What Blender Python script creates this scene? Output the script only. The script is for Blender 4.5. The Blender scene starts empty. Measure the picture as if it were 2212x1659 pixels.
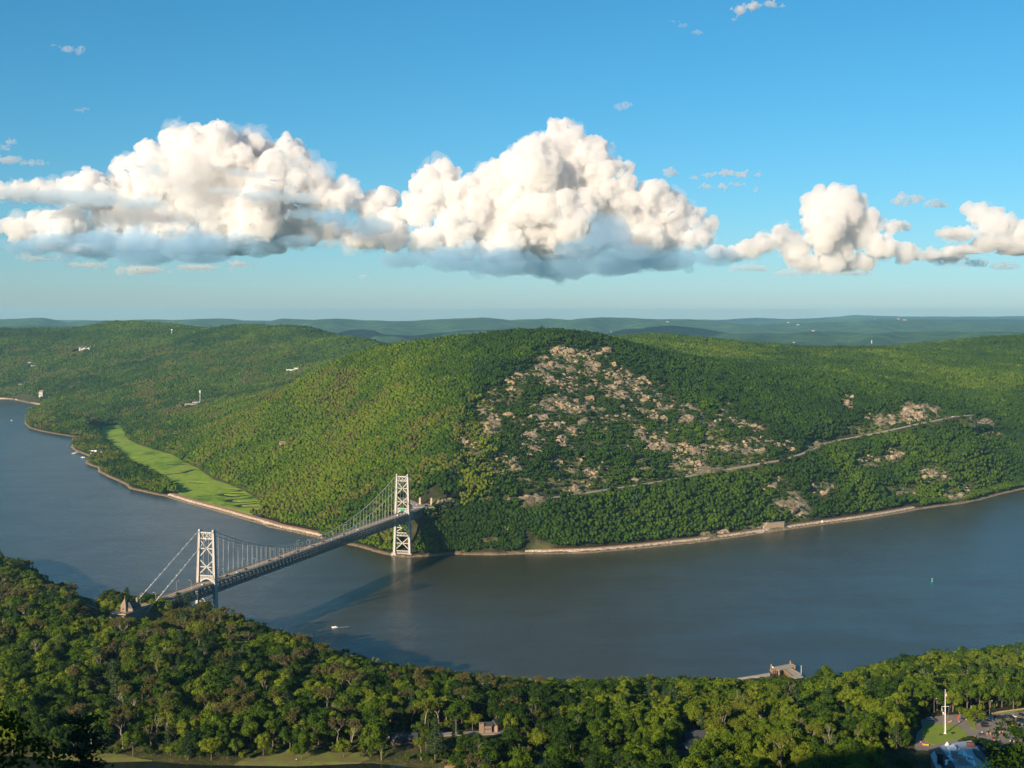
import bpy, math, random
import numpy as np
from mathutils import Vector, Matrix

# ------------------------------------------------------------------ camera, sky, sun, exposure
SC = bpy.context.scene
COL = SC.collection
F, CX, EY, H = 2967.0, 1106.0, 680.0, 321.0      # focal length and eye level in photograph units, eye height in metres

cam_d = bpy.data.cameras.new("camera")
cam_d.sensor_width = 36.0
cam_d.lens = 36.0 * F / 2212.0
cam_d.shift_y = -149.5 / 2212.0
cam_d.clip_start = 1.0
cam_d.clip_end = 200000.0
cam = bpy.data.objects.new("camera", cam_d)
cam.location = (0, 0, H)
cam.rotation_euler = (math.radians(90), 0, 0)
COL.objects.link(cam)
SC.camera = cam

SUN_EL = math.radians(17.5)
SUN_AZ = math.atan2(-0.587, -0.81)               # from +Y towards +X
world = bpy.data.worlds.new("World")
SC.world = world
world.use_nodes = True
wt = world.node_tree
bg = wt.nodes["Background"]
sky = wt.nodes.new("ShaderNodeTexSky")
sky.sky_type = 'NISHITA'
sky.sun_disc = False
sky.sun_elevation = SUN_EL
sky.sun_rotation = SUN_AZ % (2 * math.pi)
sky.altitude = 300
sky.air_density = 0.95
sky.dust_density = 0.26
sky.ozone_density = 6.7
hs = wt.nodes.new("ShaderNodeHueSaturation")
hs.inputs["Saturation"].default_value = 1.10
hs.inputs["Hue"].default_value = 0.479
wt.links.new(sky.outputs[0], hs.inputs["Color"])
wt.links.new(hs.outputs[0], bg.inputs["Color"])
bg.inputs["Strength"].default_value = 0.062

sun_d = bpy.data.lights.new("sun", 'SUN')
sun_d.energy = 4.6
sun_d.angle = math.radians(0.5)
sun_d.color = (1.0, 0.81, 0.60)
sun = bpy.data.objects.new("sun", sun_d)
S2 = Vector((-0.587, -0.81, 0)).normalized() * math.cos(SUN_EL) + Vector((0, 0, math.sin(SUN_EL)))
sun.rotation_euler = S2.to_track_quat('Z', 'Y').to_euler()
sun.location = (-300, -400, 900)
COL.objects.link(sun)

SC.view_settings.view_transform = 'Standard'
SC.view_settings.look = 'None'
SC.view_settings.exposure = 0.95
SC.view_settings.gamma = 1.0
cy = SC.cycles
cy.max_bounces = 20
cy.diffuse_bounces = 3
cy.glossy_bounces = 3
cy.transmission_bounces = 3
cy.transparent_max_bounces = 12
cy.volume_bounces = 14
cy.use_denoising = True
cy.denoiser = 'OPENIMAGEDENOISE'
cy.denoising_prefilter = 'ACCURATE'
cy.use_adaptive_sampling = True
cy.adaptive_threshold = 0.008
cy.sample_clamp_indirect = 6.0
SC.render.use_persistent_data = False

rng = np.random.default_rng(7)
random.seed(7)

# ------------------------------------------------------------------ helpers
def gp(x, y, z):
    """point seen at photograph coordinates (x, y) at height z -> world X, Y"""
    d = (H - z) * F / (y - EY)
    return ((x - CX) * d / F, d)

def gpd(x, y, d):
    """point seen at (x, y) at distance d -> world X, Y, Z"""
    return ((x - CX) * d / F, d, H - (y - EY) * d / F)

def hash3(ix, iy, iz, seed):
    h = (ix.astype(np.int64) * 374761393 + iy.astype(np.int64) * 668265263 + iz.astype(np.int64) * 2147483647 + seed * 144665) & 0xFFFFFFFF
    h = ((h ^ (h >> 13)) * 1274126177) & 0xFFFFFFFF
    h = ((h ^ (h >> 16)) * 2246822519) & 0xFFFFFFFF
    h = h ^ (h >> 15)
    return (h & 0xFFFFFF).astype(np.float64) / 0xFFFFFF

def vnoise(x, y, z=None, seed=0):
    x = np.asarray(x, float); y = np.asarray(y, float)
    z = np.zeros_like(x) if z is None else np.asarray(z, float)
    ix, iy, iz = np.floor(x), np.floor(y), np.floor(z)
    fx, fy, fz = x - ix, y - iy, z - iz
    fx = fx * fx * fx * (fx * (fx * 6 - 15) + 10); fy = fy * fy * fy * (fy * (fy * 6 - 15) + 10); fz = fz * fz * (3 - 2 * fz)
    out = 0
    for a in (0, 1):
        wx = fx if a else 1 - fx
        for b in (0, 1):
            wy = fy if b else 1 - fy
            for c in ((0, 1) if np.any(z) else (0,)):
                wz = (fz if c else 1 - fz) if np.any(z) else 1.0
                out = out + wx * wy * wz * hash3(ix + a, iy + b, iz + c, seed)
    return out * 2 - 1

def fbm(x, y, z=None, oct=4, seed=0, gain=0.5):
    s, a, t = 0, 1.0, 0
    for o in range(oct):
        k = 2.03 ** o
        s = s + a * vnoise(x * k + 17.3 * o, y * k - 9.1 * o, None if z is None else z * k + 3.7 * o, seed + o)
        t += a; a *= gain
    return s / t

def sstep(a, b, x):
    t = np.clip((x - a) / (b - a), 0, 1)
    return t * t * (3 - 2 * t)

def seg_dist(px, py, poly, closed=False, vals=None):
    """distance from points to a polyline; optionally the interpolated value at the nearest point"""
    n = len(poly)
    best = np.full(px.shape, 1e12); bv = np.zeros(px.shape)
    for i in range(n if closed else n - 1):
        x0, y0 = poly[i][:2]; x1, y1 = poly[(i + 1) % n][:2]
        dx, dy = x1 - x0, y1 - y0
        L2 = dx * dx + dy * dy + 1e-9
        t = np.clip(((px - x0) * dx + (py - y0) * dy) / L2, 0, 1)
        d2 = (px - x0 - t * dx) ** 2 + (py - y0 - t * dy) ** 2
        m = d2 < best
        best = np.where(m, d2, best)
        if vals is not None:
            bv = np.where(m, vals[i] + t * (vals[(i + 1) % n] - vals[i]), bv)
    return (np.sqrt(best), bv) if vals is not None else np.sqrt(best)

def inside(px, py, poly):
    r = np.zeros(px.shape, bool)
    n = len(poly)
    for i in range(n):
        x0, y0 = poly[i][:2]; x1, y1 = poly[(i + 1) % n][:2]
        if y0 == y1: continue
        c = (y0 > py) != (y1 > py)
        r ^= c & (px < (x1 - x0) * (py - y0) / (y1 - y0) + x0)
    return r

def tag(o, label=None, cat=None, group=None, kind=None):
    if label: o["label"] = label
    if cat: o["category"] = cat
    if group: o["group"] = group
    if kind: o["kind"] = kind
    return o

def empty(name, loc, rz=0.0, parent=None):
    o = bpy.data.objects.new(name, None)
    o.empty_display_size = 1
    o.location = loc; o.rotation_euler = (0, 0, rz)
    if parent: o.parent = parent
    COL.objects.link(o)
    return o

def link_mesh(name, me, parent=None, loc=(0, 0, 0), rz=0.0):
    o = bpy.data.objects.new(name, me)
    o.location = loc; o.rotation_euler = (0, 0, rz)
    if parent: o.parent = parent
    COL.objects.link(o)
    return o

def copy_tree(o, parent=None):
    c = o.copy(); COL.objects.link(c); c.parent = parent
    for ch in list(o.children): copy_tree(ch, c)
    return c

def np_mesh(name, verts, quads=None, tris=None, mats=(), mat_idx=None, smooth=False):
    verts = np.asarray(verts, np.float32)
    me = bpy.data.meshes.new(name)
    me.vertices.add(len(verts)); me.vertices.foreach_set("co", verts.ravel())
    loops, starts, tot = [], [], 0
    if quads is not None and len(quads):
        q = np.asarray(quads, np.int32); loops.append(q.ravel()); starts.append(np.arange(len(q)) * 4); tot = len(q) * 4
    if tris is not None and len(tris):
        t = np.asarray(tris, np.int32); loops.append(t.ravel()); starts.append(tot + np.arange(len(t)) * 3)
    L = np.concatenate(loops).astype(np.int32); S = np.concatenate(starts).astype(np.int32)
    me.loops.add(len(L)); me.loops.foreach_set("vertex_index", L)
    me.polygons.add(len(S)); me.polygons.foreach_set("loop_start", S)
    if mat_idx is not None: me.polygons.foreach_set("material_index", np.asarray(mat_idx, np.int32))
    me.polygons.foreach_set("use_smooth", np.full(len(S), smooth, bool))
    for m in mats: me.materials.append(m)
    me.update(calc_edges=True)
    return me

class MB:
    """collects shapes and links them as one mesh object"""
    def __init__(s): s.v = []; s.f = []; s.m = []
    def add(s, vs, fs, m=0):
        n = len(s.v); s.v += [tuple(p) for p in vs]
        s.f += [tuple(i + n for i in f) for f in fs]; s.m += [m] * len(fs)
        return s
    def box(s, c, d, rz=0.0, m=0, taper=1.0):
        x, y, z = d[0] / 2, d[1] / 2, d[2] / 2
        ca, sa = math.cos(rz), math.sin(rz)
        vs = []
        for k in (-1, 1):
            t = taper if k > 0 else 1.0
            for a, b in ((-1, -1), (1, -1), (1, 1), (-1, 1)):
                px, py = a * x * t, b * y * t
                vs.append((c[0] + px * ca - py * sa, c[1] + px * sa + py * ca, c[2] + k * z))
        return s.add(vs, [(3, 2, 1, 0), (4, 5, 6, 7), (0, 1, 5, 4), (1, 2, 6, 5), (2, 3, 7, 6), (3, 0, 4, 7)], m)
    def beam(s, p0, p1, w, h, m=0, up=(0, 0, 1), w1=None, h1=None):
        p0, p1 = Vector(p0), Vector(p1)
        d = (p1 - p0).normalized()
        u = Vector(up)
        if abs(d.dot(u)) > 0.98: u = Vector((0, 1, 0))
        a = d.cross(u).normalized(); b = a.cross(d).normalized()
        w1 = w if w1 is None else w1; h1 = h if h1 is None else h1
        vs = []
        for p, ww, hh in ((p0, w, h), (p1, w1, h1)):
            for i, j in ((-1, -1), (1, -1), (1, 1), (-1, 1)):
                vs.append(p + a * (i * ww / 2) + b * (j * hh / 2))
        return s.add(vs, [(3, 2, 1, 0), (4, 5, 6, 7), (0, 1, 5, 4), (1, 2, 6, 5), (2, 3, 7, 6), (3, 0, 4, 7)], m)
    def tube(s, pts, rad, n=6, m=0, cap=True):
        pts = [Vector(p) for p in pts]
        if not hasattr(rad, '__len__'): rad = [rad] * len(pts)
        vs, fs = [], []
        for i, p in enumerate(pts):
            d = (pts[min(i + 1, len(pts) - 1)] - pts[max(i - 1, 0)]).normalized()
            u = Vector((0, 0, 1)) if abs(d.z) < 0.9 else Vector((1, 0, 0))
            a = d.cross(u).normalized(); b = d.cross(a).normalized()
            for k in range(n):
                t = 2 * math.pi * k / n
                vs.append(p + (a * math.cos(t) + b * math.sin(t)) * rad[i])
        for i in range(len(pts) - 1):
            for k in range(n):
                k2 = (k + 1) % n
                fs.append((i * n + k, i * n + k2, (i + 1) * n + k2, (i + 1) * n + k))
        if cap:
            fs.append(tuple(range(n - 1, -1, -1))); fs.append(tuple((len(pts) - 1) * n + k for k in range(n)))
        return s.add(vs, fs, m)
    def prism(s, poly, z0, z1, m=0):
        n = len(poly)
        a = sum(poly[i][0] * poly[(i + 1) % n][1] - poly[(i + 1) % n][0] * poly[i][1] for i in range(n))
        if a < 0: poly = poly[::-1]
        vs = [(p[0], p[1], z0) for p in poly] + [(p[0], p[1], z1) for p in poly]
        fs = [tuple(range(n - 1, -1, -1)), tuple(range(n, 2 * n))]
        fs += [(i, (i + 1) % n, n + (i + 1) % n, n + i) for i in range(n)]
        return s.add(vs, fs, m)
    def gable(s, c, L, W, z0, rise, rz=0.0, m=0, over=0.4, hip=0.0):
        """ridge along local x; a closed solid roof"""
        ca, sa = math.cos(rz), math.sin(rz)
        l, w = L / 2 + over, W / 2 + over
        loc = [(-l, -w, 0), (l, -w, 0), (l, w, 0), (-l, w, 0), (-l + hip, 0, rise), (l - hip, 0, rise)]
        vs = [(c[0] + x * ca - y * sa, c[1] + x * sa + y * ca, z0 + z) for x, y, z in loc]
        return s.add(vs, [(3, 2, 1, 0), (0, 1, 5, 4), (2, 3, 4, 5), (1, 2, 5), (3, 0, 4)], m)
    def mesh(s, name, mats, smooth=False):
        me = bpy.data.meshes.new(name)
        me.from_pydata([tuple(p) for p in s.v], [], s.f)
        for mm in (mats if isinstance(mats, (list, tuple)) else [mats]): me.materials.append(mm)
        me.polygons.foreach_set("material_index", np.asarray(s.m, np.int32))
        me.polygons.foreach_set("use_smooth", np.full(len(s.f), smooth, bool))
        me.update()
        return me
    def build(s, name, mats, parent=None, loc=(0, 0, 0), rz=0.0, smooth=False):
        return link_mesh(name, s.mesh(name, mats, smooth), parent, loc, rz)

# ------------------------------------------------------------------ materials
def newmat(name):
    m = bpy.data.materials.new(name); m.use_nodes = True
    nt = m.node_tree; b = nt.nodes["Principled BSDF"]
    return m, nt, b

def N(nt, t, **kw):
    n = nt.nodes.new(t)
    for k, v in kw.items(): setattr(n, k, v)
    return n

def ramp(nt, stops):
    r = nt.nodes.new("ShaderNodeValToRGB")
    e = r.color_ramp.elements
    while len(e) > 1: e.remove(e[-1])
    e[0].position = stops[0][0]; e[0].color = (*stops[0][1], 1)
    for p, c in stops[1:]:
        x = e.new(p); x.color = (*c, 1)
    return r

def noise(nt, scale, detail=4, rough=0.6, coord=None):
    n = nt.nodes.new("ShaderNodeTexNoise")
    n.inputs["Scale"].default_value = scale; n.inputs["Detail"].default_value = detail; n.inputs["Roughness"].default_value = rough
    if coord is not None: nt.links.new(coord, n.inputs["Vector"])
    return n

def pmat(name, c0, c1=None, scale=0.5, rough=0.7, metal=0.0, bump=0.0, spec=0.3):
    """plain procedural material: two tones mixed by noise over the object's own coordinates"""
    m, nt, b = newmat(name)
    c1 = c1 or tuple(x * 0.7 for x in c0)
    tc = N(nt, "ShaderNodeTexCoord")
    n = noise(nt, scale, 5, 0.65, tc.outputs["Object"])
    r = ramp(nt, [(0.3, c0), (0.7, c1)])
    nt.links.new(n.outputs["Fac"], r.inputs["Fac"]); nt.links.new(r.outputs["Color"], b.inputs["Base Color"])
    b.inputs["Roughness"].default_value = rough; b.inputs["Metallic"].default_value = metal
    b.inputs["Specular IOR Level"].default_value = spec
    if bump:
        bp = N(nt, "ShaderNodeBump"); bp.inputs["Strength"].default_value = 0.6; bp.inputs["Distance"].default_value = bump
        nt.links.new(n.outputs["Fac"], bp.inputs["Height"]); nt.links.new(bp.outputs[0], b.inputs["Normal"])
    return m

def leaf_mat(name, stops, trans=0.3, nscale=0.35):
    m, nt, b = newmat(name)
    nt.nodes.remove(b)
    out = nt.nodes["Material Output"]
    at = N(nt, "ShaderNodeAttribute", attribute_type='INSTANCER', attribute_name='tone')
    r = ramp(nt, stops)
    own = N(nt, "ShaderNodeAttribute", attribute_name='own_tone'); tsum = N(nt, "ShaderNodeMath", operation='ADD')
    nt.links.new(at.outputs["Fac"], tsum.inputs[0]); nt.links.new(own.outputs["Fac"], tsum.inputs[1]); nt.links.new(tsum.outputs[0], r.inputs["Fac"])
    geo = N(nt, "ShaderNodeNewGeometry")
    n = noise(nt, nscale, 3, 0.7, geo.outputs["Position"])
    mr = N(nt, "ShaderNodeMapRange")
    mr.inputs["From Min"].default_value = 0.3; mr.inputs["From Max"].default_value = 0.7
    mr.inputs["To Min"].default_value = 0.62; mr.inputs["To Max"].default_value = 1.35
    nt.links.new(n.outputs["Fac"], mr.inputs["Value"])
    mul = N(nt, "ShaderNodeVectorMath", operation='SCALE')
    nt.links.new(r.outputs["Color"], mul.inputs[0]); nt.links.new(mr.outputs[0], mul.inputs["Scale"])
    d = N(nt, "ShaderNodeBsdfDiffuse"); t = N(nt, "ShaderNodeBsdfTranslucent"); mx = N(nt, "ShaderNodeMixShader")
    mx.inputs[0].default_value = trans
    nt.links.new(mul.outputs[0], d.inputs["Color"]); nt.links.new(mul.outputs[0], t.inputs["Color"])
    nt.links.new(d.outputs[0], mx.inputs[1]); nt.links.new(t.outputs[0], mx.inputs[2])
    nt.links.new(mx.outputs[0], out.inputs["Surface"])
    return m

TONES = [(0.0, (0.019, 0.044, 0.007)), (0.3, (0.040, 0.084, 0.008)), (0.55, (0.080, 0.135, 0.009)),
         (0.70, (0.130, 0.180, 0.012)), (0.84, (0.098, 0.106, 0.020)), (1.0, (0.108, 0.102, 0.036))]
M = {}
M['leaf'] = leaf_mat("leaf", TONES)
M['near_leaf'] = leaf_mat("near_leaf", [(p, tuple(c * k for c, k in zip(col, (1.32, 1.22, 1.6)))) for p, col in TONES], 0.36, 0.5)
M['needle'] = leaf_mat("needle", [(0.0, (0.022, 0.055, 0.020)), (1.0, (0.05, 0.09, 0.03))], 0.1)
M['bark'] = pmat("bark", (0.16, 0.13, 0.10), (0.08, 0.065, 0.05), 1.5, 0.9)
M['pale_bark'] = pmat("pale_bark", (0.27, 0.235, 0.18), (0.17, 0.145, 0.11), 1.2, 0.9)
M['steel'] = pmat("silver_paint_steel", (0.47, 0.445, 0.41), (0.36, 0.34, 0.315), 0.25, 0.55, 0.0, spec=0.4)
M['truss'] = pmat("shade_grey_steel", (0.20, 0.22, 0.21), (0.12, 0.135, 0.13), 0.25, 0.6)  # truss steel darkened in colour to stand in for its shaded side
M['cable'] = pmat("cable_steel", (0.55, 0.56, 0.54), (0.45, 0.46, 0.45), 0.2, 0.5)
M['deck'] = pmat("worn_concrete_road", (0.47, 0.35, 0.235), (0.36, 0.275, 0.19), 0.12, 0.9)
M['asphalt'] = pmat("asphalt", (0.27, 0.23, 0.19), (0.20, 0.175, 0.15), 0.15, 0.9)
M['road'] = pmat("mountain_road_asphalt", (0.36, 0.32, 0.27), (0.28, 0.25, 0.215), 0.1, 0.9)
M['concrete'] = pmat("concrete", (0.42, 0.38, 0.32), (0.30, 0.27, 0.23), 0.4, 0.9)
M['tan_stone'] = pmat("tan_stone", (0.48, 0.36, 0.24), (0.30, 0.22, 0.15), 0.7, 0.95, bump=0.3)
M['stone'] = pmat("rubble_stone", (0.30, 0.215, 0.15), (0.17, 0.125, 0.095), 1.3, 0.95, bump=0.15)
M['slate'] = pmat("slate_roof", (0.055, 0.06, 0.068), (0.035, 0.04, 0.045), 1.0, 0.7)
M['shingle'] = pmat("tan_shingle", (0.27, 0.20, 0.145), (0.19, 0.14, 0.105), 1.2, 0.9)
M['white'] = pmat("white_paint", (0.80, 0.80, 0.78), (0.70, 0.70, 0.68), 0.6, 0.5)
M['cream'] = pmat("cream_wall", (0.66, 0.60, 0.50), (0.55, 0.50, 0.42), 0.6, 0.8)
M['yellow'] = pmat("yellow_paint", (0.62, 0.34, 0.03), (0.50, 0.28, 0.03), 0.6, 0.7)
M['orange'] = pmat("orange_plastic", (0.80, 0.13, 0.02), (0.7, 0.11, 0.02), 1, 0.5)
M['red'] = pmat("red_paint", (0.55, 0.03, 0.03), (0.45, 0.03, 0.03), 1, 0.5)
M['green_paint'] = pmat("green_sign_paint", (0.0, 0.33, 0.17), (0.0, 0.28, 0.15), 1, 0.4)
M['black'] = pmat("black_paint", (0.02, 0.02, 0.02), (0.03, 0.03, 0.03), 1, 0.5)
M['glass'] = pmat("dark_glass", (0.02, 0.025, 0.03), (0.03, 0.035, 0.04), 1, 0.08, spec=0.6)
M['tyre'] = pmat("tyre_rubber", (0.02, 0.02, 0.02), (0.03, 0.03, 0.03), 3, 0.9)
M['lawn'] = pmat("mown_lawn", (0.23, 0.30, 0.032), (0.155, 0.225, 0.026), 0.09, 0.95, bump=0.05)
M['park_grass'] = pmat("worn_park_grass", (0.135, 0.175, 0.026), (0.12, 0.095, 0.045), 0.16, 0.95, bump=0.1)
M['dirt'] = pmat("bare_dirt", (0.42, 0.27, 0.16), (0.28, 0.18, 0.11), 0.08, 0.95)
M['ballast'] = pmat("rail_ballast", (0.34, 0.21, 0.145), (0.26, 0.165, 0.115), 0.3, 0.95)
M['timber'] = pmat("weathered_timber", (0.33, 0.225, 0.11), (0.20, 0.135, 0.07), 0.9, 0.9)
M['roof_white'] = pmat("flat_roof_membrane", (0.50, 0.56, 0.60), (0.36, 0.41, 0.45), 0.15, 0.8)
M['duct'] = pmat("duct_metal", (0.86, 0.88, 0.88), (0.78, 0.80, 0.81), 0.6, 0.5)
M['pink'] = pmat("faded_red_cladding", (0.50, 0.33, 0.30), (0.40, 0.27, 0.25), 0.8, 0.8)
M['rust'] = pmat("rust_brown_steel", (0.25, 0.11, 0.06), (0.18, 0.08, 0.05), 0.8, 0.8)
M['skin'] = pmat("skin", (0.45, 0.28, 0.2), (0.40, 0.25, 0.18), 3, 0.6)

# ------------------------------------------------------------------ shorelines and terrain
FAR_PX = [(0,862),(32,864.5),(57,870),(85,876),(80,881),(62,892),(54,905),(53,915),(63,925),(89,932),(127,939),(158,943.6),(177,944.6),(183,947),(170,951),(157,956),
 (153,966),(160,973),(173,978.5),(199,988),(187,995),(184,1000),(196,1006.5),(211,1010),(212,1019),(234,1030.7),(253,1038.6),(272,1048),(279,1056),(304,1061.4),(332,1067.7),
 (354.6,1071.9),(396,1085.5),(443,1098),(491,1111.5),(538,1125.7),(567,1133),(580,1139.3),(617,1146.3),(659,1155.8),(684,1162),(715,1170),(747,1176),(773,1181),(804,1190.5),
 (823,1196),(848,1200.7),(880,1204.8),(912,1202.6),(944,1200.7),(962,1198.4),(978,1197),(997,1198.4),(1064,1199.4),(1134,1196.9),(1203,1196.9),(1270,1195),(1352,1188.3),
 (1437,1179.7),(1523,1170.3),(1608,1158.4),(1651,1152),(1694,1145.6),(1779,1133.6),(1865,1122),(1950,1107.9),(1985,1100.7),(2036,1093.4),(2079,1087.9),(2121,1079.3),(2164,1067.3),(2212,1056.6)]
FAR = [gp(x, y, 0) for x, y in FAR_PX]
FAR = [(-6500, 7200), (-4000, 6000), (-2600, 5500)] + FAR + [(1150, 2640), (1600, 2950), (3500, 4300), (6000, 6200)]
NEAR = [(9000, 5200), (4000, 2900), (1500, 1700), (700, 1335), (520, 1270), (446, 1238), (345, 1205), (262, 1210), (214, 1212), (112, 1172), (0, 1160), (-100, 1172), (-166, 1222), (-241, 1318),
        (-268, 1352), (-290, 1385), (-330, 1410), (-385, 1425), (-430, 1455), (-454, 1512), (-470, 1548), (-520, 1590), (-560, 1630), (-575, 1668), (-610, 1715), (-690, 1760), (-900, 1830), (-1400, 1950), (-2500, 2700), (-4500, 4300), (-9000, 8000)]
RIVER = FAR + NEAR

MARSH = [gp(x, y, 1.5) for x, y in [(206,940.5),(212,921.5),(260,917),(270,925),(285,950),(304,959.5),(342,972),(380,981.6),(399,994),(437,1013),(469,1035),(500,1045),(538,1060.8),(563,1076),
         (575,1095),(568,1112),(552,1116),(506,1104.5),(443,1088.5),(389,1074),(364,1053),(345,1034),(304,1012),(269,996),(245,975),(228,960),(212,952)]]

# the mountain road and its fork at the bridge end:  x, y in the photograph and height
ROAD_PX = [(908,1095,57),(940,1094.5,57.3),(975,1092.5,58),(1040,1089,59),(1130,1083,61),(1200,1074,62.5),(1266,1064,64),(1330,1054.5,66),(1395,1045,68),(1460,1034,71),(1523,1021.6,74),(1580,1012,77),(1638,1002,80),
           (1694,992.5,83),(1737,979,87),(1775,960,91),(1818,949,95),(1870,940,101),(1920,930,108),(1967,919,115),(2010,910.5,120),(2062,899.8,125),(2100,896,126)]
ROAD = [(*gp(x, y, z), z) for x, y, z in ROAD_PX]
FORK = [(-126, 1886, 57.0), (-133, 1912, 57.3), (-146, 1945, 58), (-160, 1968, 58.7)]

ctrl = []
def C(x, y, d=None, zc=None, off=11.0):
    if d is None: X, Y = gp(x, y, zc); Z = zc
    else: X, Y, Z = gpd(x, y, d)
    ctrl.append((X, Y, max(Z - off, 2.0)))
# Anthony-like headland: canopy points seen on its face, bottom to top
for x, rows in {
    700: [(1110, 2090), (1000, 2360), (900, 2700), (830, 2860), (797, 2940)],
    780: [(1150, 1960), (1060, 2090), (960, 2330), (870, 2620), (800, 2840), (762, 2990)],
    900: [(1000, 1970), (900, 2220), (820, 2470), (765, 2750), (734, 2960)],
    1000: [(1040, 1930), (960, 2060), (870, 2290), (790, 2560), (752, 2740), (733, 2870)],
    1100: [(1030, 1960), (940, 2110), (860, 2310), (790, 2510), (745, 2650), (718, 2760)],
    1190: [(1010, 2010), (920, 2190), (840, 2390), (770, 2580), (735, 2680), (713.5, 2760)],
    1300: [(990, 2120), (900, 2310), (820, 2500), (760, 2670), (729, 2800)],
    1400: [(960, 2230), (880, 2400), (810, 2600), (757, 2810)],
    1550: [(930, 2350), (850, 2580), (783, 2860)],
    1700: [(910, 2460), (860, 2640), (815, 2860)],
    1830: [(880, 2600), (840, 2820), (812, 3020)],
    1940: [(885, 2680), (855, 2850)],
    2061: [(888, 2720)],
    650: [(930, 2670), (860, 2880), (826, 2980)],
    581: [(960, 2720), (900, 2950), (856, 3050)],
    500: [(990, 2640), (940, 3000), (880, 3650)],
    }.items():
    for y, d in rows: C(x, y, d)
for x, y, d in [(1404,719,4200),(1304,727,4100),(1454,719,4200),(1530,729,4200),(1630,746,4150),(1805,755,4000),(1955,756,4000),(2031,752,4100),(2081,739,4200),(2181,721,4300),(2300,726,4300),(2500,740,4300),
    (1500,748,3800),(1700,790,3300),(1700,770,3700),(1900,802,3300),(1900,775,3700),(2100,800,3500),(2100,850,3120),(2212,800,3500),(2212,860,3050),(2212,925,2800),(2100,762,4000),(2400,800,3500),(2400,900,3000),(2140,930,2720),(2170,1000,2620),
    (240,694,6500),(300,694,6500),(190,705,6500),(150,710,6500),(351,700,6400),(426,709,6300),(0,710,6500),(-200,705,6500),(-500,700,6500),
    (476,704,5800),(526,703,5800),(576,705,5800),(626,703.5,5750),(666,705,5700),(701,717,5600),(741,725,5200),(771,727.5,5050),(801,735,5000),(830,745,5000),
    (183,752,5600),(633,803,4600),(500,800,4700),(500,750,5300),(700,765,4900),(740,775,4600),(350,800,4900),(0,800,5100),(0,750,5900),(300,750,5700),(600,750,5200),(100,850,4800),(200,868,4480),(300,878,4200),(415,882,3900),(500,868,3850),
    (560,840,4000),(640,832,4200),(350,925,3560),(-200,830,5100),(-200,760,5900),(-500,800,5500),(280,900,3850),(215,905,3950)]: C(x, y, d)
for px, d, Z in [(1630,4750,185),(1720,4700,178),(1805,4700,172),(1900,4750,172),(1990,4750,178),(2060,4800,190),(2150,5000,200),(1000,3180,244),(940,3200,238),(1062,3180,246),(812,5300,190),(850,5250,172),(741,5800,200),(701,6000,215)]:
    ctrl.append(((px - CX) * d / F, d, Z))
for X, Y, Z in [(-450, 5900, 120), (-650, 6800, 110), (-200, 6000, 130), (-1000, 7400, 130), (-330, 5000, 170), (-60, 5000, 165), (80, 3400, 215), (-400, 3500, 170), (500, 3300, 190), (-250, 4300, 180), (300, 5200, 170), (1500, 5300, 150), (-600, 6700, 150), (-1400, 7300, 180), (-2600, 7300, 180), (0, 6800, 120), (1500, 7000, 110), (3000, 6500, 120), (2500, 5000, 200), (-3500, 7300, 180)]:
    ctrl.append((X, Y, Z))
for x, y, z in [(2061, 899.8, 125)]: ctrl.append((*gp(x, y, z), z))
for X, Y, Z in ROAD[1:-1:2]: ctrl.append((X, Y, Z))
for X, Y, Z in FORK[1::2]: ctrl.append((X, Y, Z))
for p in FAR[3:-4:3]: ctrl.append((p[0], p[1], 2.0))
for x, y, z in [(120, 893, 24), (100, 905, 18), (150, 905, 22), (175, 915, 14), (190, 975, 10), (225, 985, 9), (235, 1010, 9), (270, 1030, 8), (300, 1045, 8), (340, 1058, 6)]:
    X, Y = gp(x, y, z + 10); ctrl.append((X, Y, z))
for p in MARSH[::2]: ctrl.append((p[0], p[1], 3.0))
# near bank: a terrace some fifty metres above the river that falls to the shore
for x, y, zc in [(1106,1659,63),(1106,1560,63),(1106,1500,58),(800,1659,63),(800,1540,64),(800,1470,58),(500,1659,63),(500,1500,66),(500,1400,66),(450,1340,64),(250,1659,63),(250,1500,66),(250,1400,66),(120,1600,64),(0,1659,63),(0,1500,66),(0,1400,60),
                 (1400,1659,63),(1400,1560,63),(1400,1500,57),(1700,1659,63),(1700,1560,63),(1700,1505,55),(1950,1659,63),(1950,1500,60),(2212,1659,64),(2212,1500,60),(2212,1430,50),(2000,1440,47),(2500,1500,60),(2500,1420,50),(-300,1500,66),(-300,1400,60)]:
    X, Y = gp(x, y, zc); ctrl.append((X, Y, zc - 13.5))
for X, Y, Z in [(-340, 1243, 50), (-362, 1180, 51), (-318, 1300, 38), (-305, 1345, 12), (-420, 1330, 34), (-470, 1450, 12), (-520, 1500, 16), (-640, 1640, 26), (-760, 1720, 26), (-560, 1400, 30), (-700, 1500, 34),
                (278, 883, 50), (300, 870, 50), (250, 880, 50), (340, 905, 50), (300, 920, 50), (390, 930, 50), (0, 560, 49), (-600, 560, 49), (600, 560, 49), (-300, 700, 46), (300, 700, 49), (-1200, 900, 60), (-1200, 1400, 50), (900, 900, 52), (900, 1200, 40)]:
    ctrl.append((X, Y, Z))
ctrl = np.array(ctrl)
MQC = 110.0
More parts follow.
